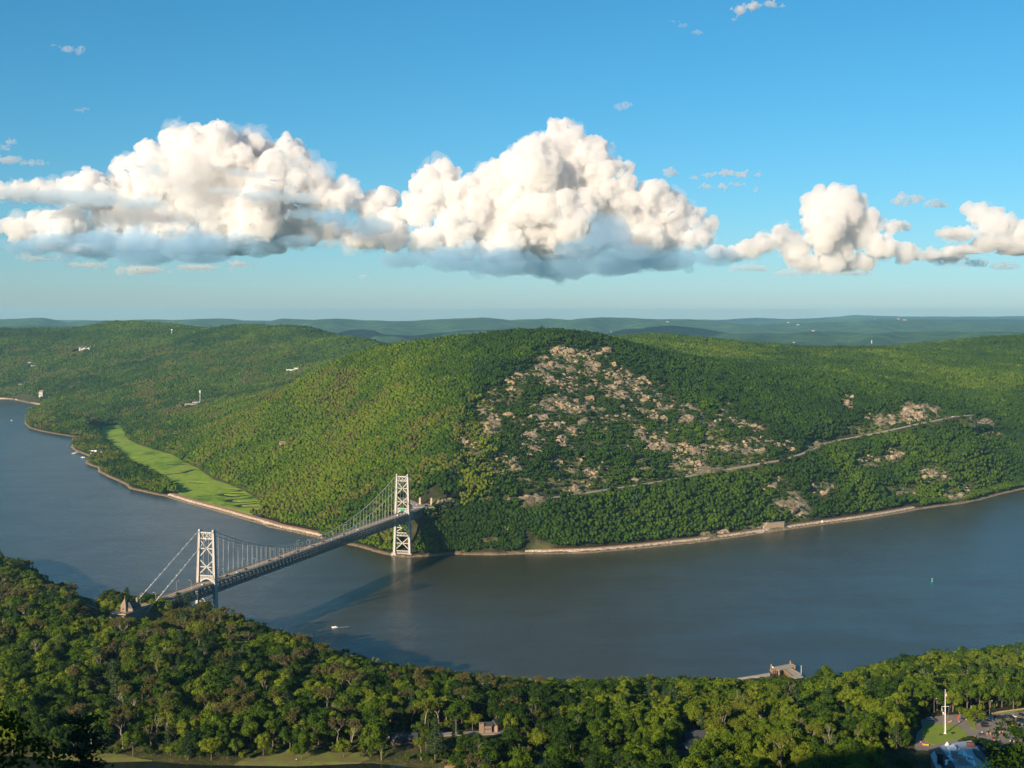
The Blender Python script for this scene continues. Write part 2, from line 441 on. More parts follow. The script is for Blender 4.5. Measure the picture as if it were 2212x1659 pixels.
def mq_fit(P):
    n = len(P)
    A = np.zeros((n + 3, n + 3))
    r = np.hypot(P[:, None, 0] - P[None, :, 0], P[:, None, 1] - P[None, :, 1])
    A[:n, :n] = -np.sqrt(r * r + MQC * MQC) + np.eye(n) * -6.0 * 0
    A[:n, :n] -= -np.eye(n) * 25.0
    A[:n, n] = A[n, :n] = 1; A[:n, n + 1] = A[n + 1, :n] = P[:, 0] / 1000; A[:n, n + 2] = A[n + 2, :n] = P[:, 1] / 1000
    return np.linalg.solve(A, np.concatenate([P[:, 2], np.zeros(3)]))
MQW = mq_fit(ctrl)
def mq_eval(x, y):
    n = len(ctrl)
    z = MQW[n] + MQW[n + 1] * x / 1000 + MQW[n + 2] * y / 1000
    for i in range(n):
        z = z - MQW[i] * np.sqrt((x - ctrl[i, 0]) ** 2 + (y - ctrl[i, 1]) ** 2 + MQC * MQC)
    return z

RIDGES = [
 (30000, 3500, [(-900,691),(0,692),(300,692),(700,693),(1103,693),(1340,690),(1545,691),(1634,686),(1705,690),(1755,688),(1845,681),(1905,682.5),(2005,684),(2105,684),(2212,683),(3100,686)]),
 (17000, 1500, [(-900,692),(0,690),(65,687.5),(95,687),(145,696),(175,692),(200,693),(240,693.5),(320,691),(390,690),(425,689),(470,688),(500,689),(540,694),(580,695),(606,688.5),(666,690),(751,688.5),(796,692.5),(851,695),(891,692),(952,689),(1042,685.5),(1105,692),(1154,690),(1184,687.5),(1229,691),(1264,687.5),(1304,685),(1354,686),(1424,690),(1494,691),(1544,694),(1630,702),(1700,699),(1760,696),(1850,697),(1920,693),(2000,692),(2060,696),(2212,700),(3100,705)]),
 (11000, 900, [(-900,706),(0,704),(100,706),(300,710),(600,730),(714,722),(755,715),(785,713.5),(810,715),(830,722),(900,725),(965,718),(1005,713),(1105,708),(1185,712),(1240,724),(1300,727),(1350,713),(1400,707),(1454,704),(1500,709),(1580,719),(1700,722),(1760,716),(1850,720),(2000,717),(2212,716),(3100,720)]),
 (22500, 1600, [(-900,694),(400,697),(900,697),(1400,697),(1600,695),(1700,692),(1800,691),(1930,689),(2100,690),(2212,690),(3100,692)]),
]
def far_fn(x, y):
    px = CX + F * x / y
    z = 100 + 62 * fbm(x / 1700, y / 2300, oct=4, seed=31) - (y * y + x * x) / (2 * 7.4e6)      # the earth curves away
    for D, w, pts in RIDGES:
        p = np.array(pts)
        zr = H - (np.interp(px, p[:, 0], p[:, 1]) - EY) * D / F
        g = np.exp(-((y - D - 500 * vnoise(px / 70, px * 0, seed=5)) / w) ** 2)
        z = np.maximum(z, z + (zr - z) * g)
    return z + 12 * fbm(x / 420, y / 600, oct=3, seed=77)

LAKE = [gp(x, y, 47) for x, y in [(-400,1622),(-100,1628),(60,1634),(110,1638),(200,1647),(330,1644),(420,1652),(640,1655),(800,1648),(880,1656),(960,1664),(960,1720)]]
LAKE = LAKE + [(40, 640), (-500, 620), (-700, 800)]

# the level the wood's outline may reach along the near shore
SKYL = np.array([(480,1318),(520,1335),(560,1346),(600,1360),(650,1378),(700,1400),(760,1412),(850,1436),(950,1448),(1050,1460),(1106,1468),(1250,1470),(1400,1468),(1600,1472),(1700,1470),(1765,1466),(1860,1446),(1950,1420),(2000,1409),(2100,1398),(2212,1384),(2600,1350)], float)
def ground(x, y):
    x = np.asarray(x, float); y = np.asarray(y, float)
    z = np.zeros_like(x)
    nearm = y < 8500
    if (~nearm).any(): z[~nearm] = far_fn(x[~nearm], y[~nearm])
    if nearm.any():
        X, Y = x[nearm], y[nearm]
        b = mq_eval(X, Y) + (sstep(1750, 2000, Y)) * 9.0 * fbm(X / 190, Y / 190, oct=5, seed=11) + 1.2 * fbm(X / 45, Y / 45, oct=2, seed=12)
        far = far_fn(X, Y)
        k = sstep(6700, 8300, Y)
        b = b * (1 - k) + far * k
        sd = seg_dist(X, Y, RIVER, True)
        ins = inside(X, Y, RIVER)
        sd = np.where(ins, -sd, sd)
        b = np.maximum(b, 2.5)
        isfar = Y > 1450 + 0.5 * np.abs(X + 150)
        w0 = np.where(isfar & (X > -1500), 16.0, 2.0); w1 = np.where(isfar, 75.0, 70.0)
        gorge = isfar * (1 - sstep(40, 140, np.abs(X + 30))); w0 = w0 - 11 * gorge; w1 = w1 - 33 * gorge; b = np.where(gorge > 0, np.maximum(b, 38 * gorge), b)
        pxn = CX + F * X / np.maximum(Y, 1); capz = H - (np.interp(pxn, SKYL[:, 0], SKYL[:, 1]) + 10 - EY) * Y / F - 9.5
        b = np.where((~isfar) & (Y > 880) & (pxn > 480), np.minimum(b, np.maximum(capz, 2.5)), b)
        t = np.clip((sd - w0) / (w1 - w0), 0, 1); t = t * t * (3 - 2 * t)
        low = np.clip(sd * 0.42, -6, 2.5)
        Z = low * (1 - t) + b * t
        # marsh
        dm = seg_dist(X, Y, MARSH, True); im = inside(X, Y, MARSH)
        km = np.where(im, 1.0, 1 - sstep(0, 30, dm))
        Z = np.where(sd > 8, Z * (1 - km) + 1.1 * km, Z)
        # road benches
        for R, wd in ((ROAD, 6.0), (FORK, 6.0)):
            d, v = seg_dist(X, Y, R, False, [p[2] for p in R])
            kr = 1 - sstep(wd, wd + np.where(Z > v, 24, 7), d)
            Z = Z * (1 - kr) + (v - 0.35) * kr
        # level terrace of the park and the lake bed
        kp = 1 - sstep(0, 40, np.where(inside(X, Y, PARK), 0.0, seg_dist(X, Y, PARK, True)))
        Z = Z * (1 - kp) + 50.0 * kp
        il = inside(X, Y, LAKE); dl = seg_dist(X, Y, LAKE, True)
        Z = np.where(il, np.minimum(Z, 47 - np.clip(dl * 0.5, 0, 3)), np.where(dl < 25, np.minimum(np.maximum(Z, 47.15), 47.15 + 0.12 * dl), Z))
        z[nearm] = Z
    return z

def c6(px, py, z=50.0):
    """point of the enlarged park corner -> world"""
    return gp((3000 + px / 3.9594) / 1.57911, (2200 + py / 3.9594) / 1.57911, z)
PARK = [c6(*p) for p in [(480, 1420), (470, 1200), (540, 1010), (800, 930), (1130, 925), (1400, 930), (1952, 850), (2500, 800), (2500, 1420), (1500, 1700), (600, 1700)]]

def g1(x, y): return float(ground(np.array([x]), np.array([y]))[0])

# ---- rock zones, given as ellipses on the mountain face (photograph units) and carried over to the ground
ROCKZ = [(1215,765,30,16,1),(1200,800,45,35,.78),(1290,790,35,30,.7),(1330,830,60,40,.72),(1230,880,70,60,.72),(1100,1005,55,26,.72),(1260,1010,70,26,.68),(1360,950,50,36,.66),(1480,905,50,36,.66),(1400,1005,36,16,.68),(1150,880,40,40,.66),(1620,950,50,20,.66),(1540,930,40,20,.6),(1780,1050,24,14,.7),(1930,985,20,12,.66),(1820,1030,20,12,.62),(1180,930,70,50,.8),(1080,880,40,30,.7),(1120,830,30,25,.6),(1050,915,35,35,.85),(1020,970,22,25,.85),(1100,970,50,30,.6),
 (1420,880,40,25,.8),(1390,850,40,30,.75),(1300,900,50,40,.7),(1440,960,45,20,1.0),(1490,990,30,22,.8),(1240,960,60,30,.6),(1180,1030,70,22,.6),(1240,1045,40,14,.75),(1330,1030,60,16,.55),(1560,985,80,24,.85),(1500,1010,60,16,.8),(1610,980,30,22,.7),
 (1450,870,20,14,.8),(1570,900,30,24,.8),(1600,920,45,14,.7),(1640,930,20,14,.6),(1880,925,40,12,.8),(1930,905,50,13,.9),(2000,893,42,16,1),(1980,885,40,10,1),(1830,872,14,14,.9),(2120,915,35,10,1),(2150,935,30,10,.7),(1760,960,20,10,.8),(1680,965,40,14,.6),
 (1700,1080,35,22,.85),(1730,1105,25,16,.75),(1880,1000,26,14,.9),(2015,1020,30,16,.85),(2058,1070,24,12,1),(2085,1055,40,10,.5),(1660,1140,50,8,.7),(1560,1160,40,7,.8),(1470,1172,40,6,.7),(1060,1172,24,5,.7),(1010,1180,12,5,.6),(1170,1180,20,7,.6),(1350,1100,20,10,.35),
 (1690,1040,25,14,.5),(1640,1060,20,12,.4),(1950,1060,30,10,.5),(1120,1080,50,5,.9),(1250,1062,40,5,.8),(1160,1082,40,4,.9),(960,1085,20,7,.8),(1560,1020,60,5,.6)]
def crag_field(x, y, z):
    px = CX + F * x / y; py = EY + F * (H - z) / y
    m = np.zeros_like(px)
    for cx, cy_, rx, ry, s in ROCKZ:
        m = np.maximum(m, s * np.clip(1.25 - (((px - cx) / (rx * 1.35)) ** 2 + ((py - cy_) / (ry * 1.35)) ** 2) * .8, 0, 1))
    m = m * ((y > 1790) & (y < 3000) & (x > -260))
    q = fbm(x / 34, y / 50, z / 18, oct=4, seed=91, gain=.7)
    return m, np.where(m > .05, m * 1.0 + q * 1.5, -1)
def rock_mask(x, y, z):
    px = CX + F * x / y; py = EY + F * (H - z) / y
    m = np.zeros_like(px)
    for cx, cy_, rx, ry, s in ROCKZ:
        d = ((px - cx) / (rx * 1.3)) ** 2 + ((py - cy_) / (ry * 1.3)) ** 2
        m = np.maximum(m, s * np.clip(1.35 - d, 0, 1))
    m = m * ((y > 1790) & (y < 3000) & (x > -260))
    n = fbm(x / 30, y / 44, z / 16, oct=5, seed=51, gain=0.72)
    return np.clip((m - 0.74 + n * 1.3) * 3.5, 0, 1) * (m > 0.03)

us = np.linspace(-1800, 1800, 860)
Ds = np.concatenate([np.arange(560, 1700, 7.0), np.arange(1700, 3300, 6.5), np.arange(3300, 7600, 14.0)])
g = 7600.0; ex = []
while g < 33500: ex.append(g); g *= 1.0085
Ds = np.concatenate([Ds, ex])
UU, DD = np.meshgrid(us, Ds)
GX = UU * DD / F; GY = DD
GZ = ground(GX.ravel(), GY.ravel()).reshape(GX.shape)
RK = rock_mask(GX.ravel(), GY.ravel(), GZ.ravel()).reshape(GX.shape)
GZ = GZ + RK * 7.0 * (0.45 + 1.3 * fbm(GX / 20, GY / 26, GZ / 10, oct=4, seed=61))
nr, nc = GX.shape
idx = np.arange(nr * nc).reshape(nr, nc)
quads = np.stack([idx[:-1, :-1], idx[:-1, 1:], idx[1:, 1:], idx[1:, :-1]], -1).reshape(-1, 4)

def samp(A, x, y):
    """bilinear lookup in the terrain grid"""
    r = np.clip(np.interp(y, Ds, np.arange(nr)), 0, nr - 1.001); c = np.clip(np.interp(F * x / y, us, np.arange(nc)), 0, nc - 1.001)
    r0 = r.astype(int); c0 = c.astype(int); fr = r - r0; fc = c - c0
    return A[r0, c0] * (1 - fr) * (1 - fc) + A[r0 + 1, c0] * fr * (1 - fc) + A[r0, c0 + 1] * (1 - fr) * fc + A[r0 + 1, c0 + 1] * fr * fc
def gz(x, y): return float(samp(GZ, np.array([x], float), np.array([y], float))[0])

def terrain_mat():
    m, nt, b = newmat("woodland_ground")
    geo = N(nt, "ShaderNodeNewGeometry")
    n1 = noise(nt, 0.045, 6, 0.72, geo.outputs["Position"])
    n2 = noise(nt, 0.0042, 7, 0.78, geo.outputs["Position"])
    near = ramp(nt, [(0.32, (0.024, 0.030, 0.012)), (0.52, (0.045, 0.050, 0.018)), (0.7, (0.085, 0.062, 0.035))])
    nt.links.new(n1.outputs["Fac"], near.inputs["Fac"])
    farc = ramp(nt, [(0.38, (0.008, 0.026, 0.009)), (0.5, (0.034, 0.085, 0.022)), (0.62, (0.095, 0.155, 0.045))])
    mixf = N(nt, "ShaderNodeMath", operation='MULTIPLY_ADD'); mixf.inputs[1].default_value = 0.30
    nt.links.new(n1.outputs["Fac"], mixf.inputs[0])
    m35 = N(nt, "ShaderNodeMath", operation='MULTIPLY'); m35.inputs[1].default_value = 0.70
    nt.links.new(n2.outputs["Fac"], m35.inputs[0]); nt.links.new(m35.outputs[0], mixf.inputs[2])
    nt.links.new(mixf.outputs[0], farc.inputs["Fac"])
    a_far = N(nt, "ShaderNodeAttribute", attribute_name='woods'); a_rk = N(nt, "ShaderNodeAttribute", attribute_name='rock'); a_bk = N(nt, "ShaderNodeAttribute", attribute_name='bank')
    mx1 = N(nt, "ShaderNodeMix", data_type='RGBA')
    nt.links.new(a_far.outputs["Fac"], mx1.inputs[0]); nt.links.new(near.outputs[0], mx1.inputs[6]); nt.links.new(farc.outputs[0], mx1.inputs[7])
    a_sc = N(nt, "ShaderNodeAttribute", attribute_name='scrub')
    scr = ramp(nt, [(0.35, (0.055, 0.075, 0.020)), (0.5, (0.125, 0.135, 0.045)), (0.66, (0.23, 0.20, 0.09))]); nt.links.new(n1.outputs["Fac"], scr.inputs["Fac"])
    mxs = N(nt, "ShaderNodeMix", data_type='RGBA')
    nt.links.new(a_sc.outputs["Fac"], mxs.inputs[0]); nt.links.new(mx1.outputs[2], mxs.inputs[6]); nt.links.new(scr.outputs[0], mxs.inputs[7])
    mx1 = mxs
    n3 = noise(nt, 0.16, 6, 0.75, geo.outputs["Position"])
    rock = ramp(nt, [(0.33, (0.05, 0.06, 0.022)), (0.43, (0.16, 0.13, 0.075)), (0.52, (0.31, 0.255, 0.175)), (0.68, (0.48, 0.40, 0.285))])
    nt.links.new(n3.outputs["Fac"], rock.inputs["Fac"])
    mx2 = N(nt, "ShaderNodeMix", data_type='RGBA')
    nt.links.new(a_rk.outputs["Fac"], mx2.inputs[0]); nt.links.new(mx1.outputs[2], mx2.inputs[6]); nt.links.new(rock.outputs[0], mx2.inputs[7])
    bank = ramp(nt, [(0.35, (0.16, 0.12, 0.075)), (0.55, (0.36, 0.27, 0.17)), (0.7, (0.44, 0.35, 0.23))])
    nt.links.new(n3.outputs["Fac"], bank.inputs["Fac"])
    mx3 = N(nt, "ShaderNodeMix", data_type='RGBA')
    nt.links.new(a_bk.outputs["Fac"], mx3.inputs[0]); nt.links.new(mx2.outputs[2], mx3.inputs[6]); nt.links.new(bank.outputs[0], mx3.inputs[7])
    nt.links.new(mx3.outputs[2], b.inputs["Base Color"])
    b.inputs["Roughness"].default_value = 0.95; b.inputs["Specular IOR Level"].default_value = 0.1
    # canopy relief on the far hills and rough rock
    vo = N(nt, "ShaderNodeTexVoronoi"); vo.inputs["Scale"].default_value = 0.045; nt.links.new(geo.outputs["Position"], vo.inputs["Vector"])
    inv = N(nt, "ShaderNodeMath", operation='MULTIPLY_ADD'); inv.inputs[1].default_value = -9.0; inv.inputs[2].default_value = 8.0
    nt.links.new(vo.outputs["Distance"], inv.inputs[0])
    h1 = N(nt, "ShaderNodeMath", operation='MULTIPLY'); nt.links.new(inv.outputs[0], h1.inputs[0]); nt.links.new(a_far.outputs["Fac"], h1.inputs[1])
    h2 = N(nt, "ShaderNodeMath", operation='MULTIPLY_ADD'); h2.inputs[1].default_value = 5.0
    nt.links.new(n3.outputs["Fac"], h2.inputs[0]); nt.links.new(h1.outputs[0], h2.inputs[2])
    bp = N(nt, "ShaderNodeBump"); bp.inputs["Strength"].default_value = 1.0; bp.inputs["Distance"].default_value = 1.0
    nt.links.new(h2.outputs[0], bp.inputs["Height"]); nt.links.new(bp.outputs[0], b.inputs["Normal"])
    return m
M['terrain'] = terrain_mat()
tme = np_mesh("terrain", np.stack([GX, GY, GZ], -1).reshape(-1, 3), quads=quads, mats=[M['terrain']], smooth=True)
SDG = seg_dist(GX.ravel(), GY.ravel(), RIVER, True)
BK = (1 - sstep(2.5, 7, SDG)) * (GY.ravel() < 8000)
WD = sstep(6000, 7000, GY.ravel())
SCR = np.clip(crag_field(GX.ravel(), GY.ravel(), GZ.ravel())[0] * 1.4, 0, 1) + 0.4 * (1 - sstep(880, 925, GY.ravel()))
SCR = np.maximum(SCR, 0.8 * (1 - sstep(4, 16, seg_dist(GX.ravel(), GY.ravel(), MARSH, True))))
for nm, arr in (("scrub", SCR), ("rock", RK.ravel()), ("bank", BK), ("woods", WD)):
    a = tme.attributes.new(nm, 'FLOAT', 'POINT'); a.data.foreach_set("value", np.asarray(arr, np.float32))
terrain = link_mesh("terrain", tme); tag(terrain, "wooded ground of the river banks and the hills behind", kind="structure")

# the mountainside that carries the viewpoint and shades the foot of the picture
hx = np.linspace(-2600, 1500, 140); hy = np.linspace(-1300, 566, 90)
HX, HY = np.meshgrid(hx, hy)
front = 48 + 270 * np.clip((566 - HY) / 566, 0, 1) ** 1.3
crest = 318 + (82 - 20 * sstep(-950, -850, HX) * sstep(-420, -520, HX) + 22 * sstep(-460, -400, HX) + 6 * vnoise(HX / 150, HY * 0, seed=3)) * np.exp(-((HY + 120) / 150) ** 2) * sstep(-40, -260, HX)
HZ = np.where(HY > 0, front, np.maximum(318 - 0.35 * np.clip(-HY - 420, 0, 9999), crest - 0.2 * np.clip(-HY - 420, 0, 9999)))
HZ = HZ + np.where(HY > 0, sstep(60, -20, HY) * (crest - 318) * 0.3, 0)
HZ = HZ - sstep(200, 1200, HX) * 120 * sstep(566, 300, HY) + 3 * fbm(HX / 60, HY / 60, oct=3, seed=8) * sstep(566, 500, HY) * sstep(10, 60, np.hypot(HX, HY))
HZ[-1, :] = np.array([g1(x, 566) if abs(x) < 330 else 48 for x in hx]) - 1.0
ih = np.arange(HX.size).reshape(HX.shape)
hq = np.stack([ih[:-1, :-1], ih[:-1, 1:], ih[1:, 1:], ih[1:, :-1]], -1).reshape(-1, 4)
hme = np_mesh("mountainside", np.stack([HX, HY, HZ], -1).reshape(-1, 3), quads=hq, mats=[M['terrain']], smooth=True)
mside = link_mesh("mountainside", hme); tag(mside, "steep mountainside below and behind the viewpoint", kind="structure")
def hillz(x, y):
    r = np.interp(y, hy, np.arange(len(hy))); c = np.interp(x, hx, np.arange(len(hx)))
    return float(HZ[int(round(r)), int(round(c))])

# ------------------------------------------------------------------ water
def water_mat(name, deep, scale=1.0, streaks=True):
    m, nt, b = newmat(name)
    geo = N(nt, "ShaderNodeNewGeometry")
    mp = N(nt, "ShaderNodeMapping"); mp.inputs["Rotation"].default_value = (0, 0, 0.5); mp.inputs["Scale"].default_value = (1.0, 0.45, 1.0)
    nt.links.new(geo.outputs["Position"], mp.inputs["Vector"])
    n1 = noise(nt, 0.16 * scale, 4, 0.6, mp.outputs[0]); n2 = noise(nt, 0.022, 3, 0.55, mp.outputs[0])
    mp2 = N(nt, "ShaderNodeMapping"); mp2.inputs["Rotation"].default_value = (0, 0, -0.5); mp2.inputs["Scale"].default_value = (1.0, 0.28, 1.0)
    nt.links.new(geo.outputs["Position"], mp2.inputs["Vector"])
    n3 = noise(nt, 0.0042, 6, 0.68, mp2.outputs[0])
    calm = N(nt, "ShaderNodeMapRange"); calm.inputs["From Min"].default_value = 0.40; calm.inputs["From Max"].default_value = 0.66; calm.inputs["To Min"].default_value = 0.35; calm.inputs["To Max"].default_value = 2.4
    nt.links.new(n3.outputs["Fac"], calm.inputs["Value"])
    add = N(nt, "ShaderNodeMath", operation='MULTIPLY_ADD'); add.inputs[1].default_value = 1.6
    nt.links.new(n2.outputs["Fac"], add.inputs[0]); nt.links.new(n1.outputs["Fac"], add.inputs[2])
    bp = N(nt, "ShaderNodeBump"); bp.inputs["Distance"].default_value = 1.0
    st = N(nt, "ShaderNodeMath", operation='MULTIPLY'); st.inputs[1].default_value = 0.5
    nt.links.new(calm.outputs[0], st.inputs[0]); nt.links.new(st.outputs[0], bp.inputs["Strength"])
    nt.links.new(add.outputs[0], bp.inputs["Height"]); nt.links.new(bp.outputs[0], b.inputs["Normal"])
    c = ramp(nt, [(0.35, deep), (0.7, tuple(x * 1.25 for x in deep))]); nt.links.new(n3.outputs["Fac"], c.inputs["Fac"]); nt.links.new(c.outputs[0], b.inputs["Base Color"])
    b.inputs["Roughness"].default_value = 0.26; b.inputs["IOR"].default_value = 1.333
    gl = N(nt, "ShaderNodeMapRange"); gl.inputs["From Min"].default_value = 0.46; gl.inputs["From Max"].default_value = 0.66; gl.inputs["To Min"].default_value = 0.16; gl.inputs["To Max"].default_value = 0.62
    mp4 = N(nt, "ShaderNodeMapping"); mp4.inputs["Rotation"].default_value = (0, 0, -0.35); mp4.inputs["Scale"].default_value = (0.35, 1.0, 1.0)
    nt.links.new(geo.outputs["Position"], mp4.inputs["Vector"]); n4 = noise(nt, 0.016, 6, 0.75, mp4.outputs[0])
    sm = N(nt, "ShaderNodeMath", operation='MULTIPLY_ADD'); sm.inputs[1].default_value = 0.55; nt.links.new(n4.outputs["Fac"], sm.inputs[0])
    s6 = N(nt, "ShaderNodeMath", operation='MULTIPLY'); s6.inputs[1].default_value = 0.5; nt.links.new(n3.outputs["Fac"], s6.inputs[0]); nt.links.new(s6.outputs[0], sm.inputs[2])
    nt.links.new(sm.outputs[0], gl.inputs["Value"]); nt.links.new(gl.outputs[0], b.inputs["Specular IOR Level"])
    return m
M['river'] = water_mat("river_water", (0.042, 0.039, 0.022))
M['pond'] = water_mat("lake_water", (0.012, 0.018, 0.013))
def sheet(name, poly, z, mat, label, kind="structure"):
    n = len(poly)
    a = sum(poly[i][0] * poly[(i + 1) % n][1] - poly[(i + 1) % n][0] * poly[i][1] for i in range(n))
    if a < 0: poly = poly[::-1]
    me = bpy.data.meshes.new(name)
    me.from_pydata([(p[0], p[1], z) for p in poly], [], [tuple(range(n))]); me.materials.append(mat); me.update()
    o = link_mesh(name, me); tag(o, label, kind=kind)
    return o
sheet("river", [(-9000, 700), (9000, 700), (9000, 8200), (-9000, 8200)], 0.0, M['river'], "wide dark blue-grey river with light wind ripples")
sheet("lake", LAKE, 46.9, M['pond'], "dark shaded edge of a small lake at the foot of the picture")

# ------------------------------------------------------------------ ribbons along the far bank and roads
def polyline_at(P, step):
    P = [Vector(p) for p in P]; out = [P[0]]
    for a, b in zip(P[:-1], P[1:]):
        n = max(1, int((b - a).length / step))
        out += [a.lerp(b, (k + 1) / n) for k in range(n)]
    return out
def smooth_line(P, it=3):
    for _ in range(it):
        P = [P[0]] + [(P[i - 1] + P[i] * 2 + P[i + 1]) / 4 for i in range(1, len(P) - 1)] + [P[-1]]
    return P
def ribbon(name, P, prof, mats, midx, parent=None, smooth=False):
    """sweeps a cross profile [(offset to the right, z)] along a polyline"""
    vs, fs, ms = [], [], []
    n = len(prof)
    for i, p in enumerate(P):
        d = (P[min(i + 1, len(P) - 1)] - P[max(i - 1, 0)]); d.z = 0; d.normalize()
        r = Vector((d.y, -d.x, 0))
        for o, z in prof: vs.append(p + r * o + Vector((0, 0, z)))
    for i in range(len(P) - 1):
        for k in range(n - 1):
            fs.append((i * n + k, i * n + k + 1, (i + 1) * n + k + 1, (i + 1) * n + k)); ms.append(midx[k])
    me = bpy.data.meshes.new(name); me.from_pydata([tuple(v) for v in vs], [], fs)
    for m in mats: me.materials.append(m)
    me.polygons.foreach_set("material_index", ms); me.polygons.foreach_set("use_smooth", [smooth] * len(fs)); me.update()
    return link_mesh(name, me, parent)

def riprap_mat():
    m, nt, b = newmat("riprap_stone")
    geo = N(nt, "ShaderNodeNewGeometry")
    v = N(nt, "ShaderNodeTexVoronoi"); v.inputs["Scale"].default_value = 0.55; nt.links.new(geo.outputs["Position"], v.inputs["Vector"])
    sep = N(nt, "ShaderNodeSeparateColor"); nt.links.new(v.outputs["Color"], sep.inputs[0])
    r = ramp(nt, [(0.0, (0.30, 0.23, 0.155)), (0.5, (0.54, 0.43, 0.30)), (1.0, (0.72, 0.60, 0.44))])
    nt.links.new(sep.outputs[0], r.inputs["Fac"]); nt.links.new(r.outputs[0], b.inputs["Base Color"])
    bp = N(nt, "ShaderNodeBump"); bp.inputs["Strength"].default_value = 1; bp.inputs["Distance"].default_value = 1.2; bp.invert = True
    nt.links.new(v.outputs["Distance"], bp.inputs["Height"]); nt.links.new(bp.outputs[0], b.inputs["Normal"])
    b.inputs["Roughness"].default_value = 0.95
    return m
M['riprap'] = riprap_mat()
def px_line(pts, z=0.0): return [Vector((*gp(x, y, z), 0)) for x, y in pts]
def embank(name, pts, label):
    P = smooth_line(polyline_at(px_line(pts), 10), 4)
    # offsets are to the right of travel; travelling left to right along the far bank the land lies to the left
    for p in P:
        pass
    prof = [(1.0, -1.2), (-2.0, 0.3), (-8.5, 3.7), (-9.5, 4.05), (-11.0, 4.3), (-17.5, 4.3), (-18.5, 4.0), (-24, 2.6), (-26, 0.5)]
    o = ribbon(name, P, prof, [M['riprap'], M['ballast'], M['tan_stone']], [0, 0, 0, 1, 1, 1, 0, 0])
    tag(o, label, kind="structure")
    rails = MB()
    for off in (-12.2, -13.6, -15.0, -16.4):
        line = []
        for i, p in enumerate(P):
            d = (P[min(i + 1, len(P) - 1)] - P[max(i - 1, 0)]).normalized(); r = Vector((d.y, -d.x, 0))
            line.append(p + r * off + Vector((0, 0, 4.42)))
        for a, b in zip(line[:-1], line[1:]): rails.beam(a, b, 0.16, 0.2)
    rails.build("rails", M['rust'], o)
    return o
i0 = FAR_PX.index((1134, 1196.9)); i1 = FAR_PX.index((1985, 1100.7))
embank("railway_embankment", FAR_PX[i0:i1 + 1], "long stone railway embankment along the foot of the rocky mountain")
j0 = FAR_PX.index((354.6, 1071.9)); j1 = FAR_PX.index((684, 1162))
embank("railway_embankment", FAR_PX[j0:j1 + 1], "stone railway embankment between the green marsh and the river")
embank("railway_embankment", [(-300, 861)] + FAR_PX[0:4], "low far embankment along the river at the left edge")

# marsh with its reeds and winding ditches
def marsh_mat():
    m, nt, b = newmat("marsh_reeds")
    geo = N(nt, "ShaderNodeNewGeometry")
    mp = N(nt, "ShaderNodeMapping"); mp.inputs["Scale"].default_value = (0.8, 0.35, 1); nt.links.new(geo.outputs["Position"], mp.inputs["Vector"])
    n1 = noise(nt, 0.016, 8, 0.8, mp.outputs[0])
    r = ramp(nt, [(0.38, (0.085, 0.165, 0.020)), (0.46, (0.19, 0.30, 0.028)), (0.54, (0.28, 0.385, 0.040)), (0.60, (0.25, 0.30, 0.05)), (0.68, (0.34, 0.33, 0.09))])
    nt.links.new(n1.outputs["Fac"], r.inputs["Fac"]); nt.links.new(r.outputs[0], b.inputs["Base Color"])
    n2 = noise(nt, 0.5, 3, 0.6, geo.outputs["Position"])
    bp = N(nt, "ShaderNodeBump"); bp.inputs["Strength"].default_value = 0.7; bp.inputs["Distance"].default_value = 0.8
    nt.links.new(n2.outputs["Fac"], bp.inputs["Height"]); nt.links.new(bp.outputs[0], b.inputs["Normal"])
    b.inputs["Roughness"].default_value = 0.95; b.inputs["Specular IOR Level"].default_value = 0.05
    return m
M['marsh'] = marsh_mat()
MX = [p[0] for p in MARSH]; MY = [p[1] for p in MARSH]
ax = np.arange(min(MX), max(MX), 4.0); ay = np.arange(min(MY), max(MY), 5.0)
AX, AY = np.meshgrid(ax, ay)
def za(cx, cy_): return gp(cx * .31664, 823.3 + cy_ * .31664, 2.0)
DITCH = [[za(*p) for p in L] for L in [
    [(1500,770),(1560,762),(1650,765)], [(1530,740),(1580,738),(1640,742)], [(1690,775),(1600,788),(1510,775)],
    [(1750,788),(1690,797),(1600,802),(1565,808),(1560,820),(1620,824),(1700,822),(1750,818)],
    [(1755,830),(1700,836),(1640,842),(1612,848),(1650,856),(1730,856),(1810,852)],
    [(1800,875),(1770,890),(1740,915)], [(960,578),(1040,572),(1140,568),(1200,562),(1290,570)], [(1060,632),(1150,634),(1250,624),(1330,600)],
    [(1110,690),(1200,698),(1300,690),(1390,694)], [(780,418),(860,412),(920,408)], [(820,520),(900,525)], [(1590,752),(1640,748)]]]
dd = np.full(AX.shape, 1e9)
for L in DITCH: dd = np.minimum(dd, seg_dist(AX, AY, L))
AZ = 2.1 + 0.6 * fbm(AX / 18, AY / 18, oct=3, seed=21) - 2.6 * (1 - sstep(3.0, 8.0, dd))
ed = seg_dist(AX, AY, MARSH, True); inn = inside(AX, AY, MARSH)
AZ = np.where(inn, AZ - 2.5 * (1 - sstep(0, 6, ed)), -3)
ia = np.arange(AX.size).reshape(AX.shape)
q = np.stack([ia[:-1, :-1], ia[:-1, 1:], ia[1:, 1:], ia[1:, :-1]], -1).reshape(-1, 4)
q = q[inn.ravel()[q].any(1)]
tag(link_mesh("marsh", np_mesh("marsh", np.stack([AX, AY, AZ], -1).reshape(-1, 3), quads=q, mats=[M['marsh']], smooth=True)), "bright green reed marsh with winding ditches", kind="structure")
CR = [Vector((*za(*p), 0)) for p in [(1075, 668), (1110, 690), (1140, 722), (1165, 745), (1200, 775), (1222, 788)]]
tag(ribbon("creek", smooth_line(polyline_at(CR, 15), 2), [(-6, 1.95), (6, 1.95)], [M['pond']], [0]), "narrow pale creek along the edge of the marsh", kind="structure")
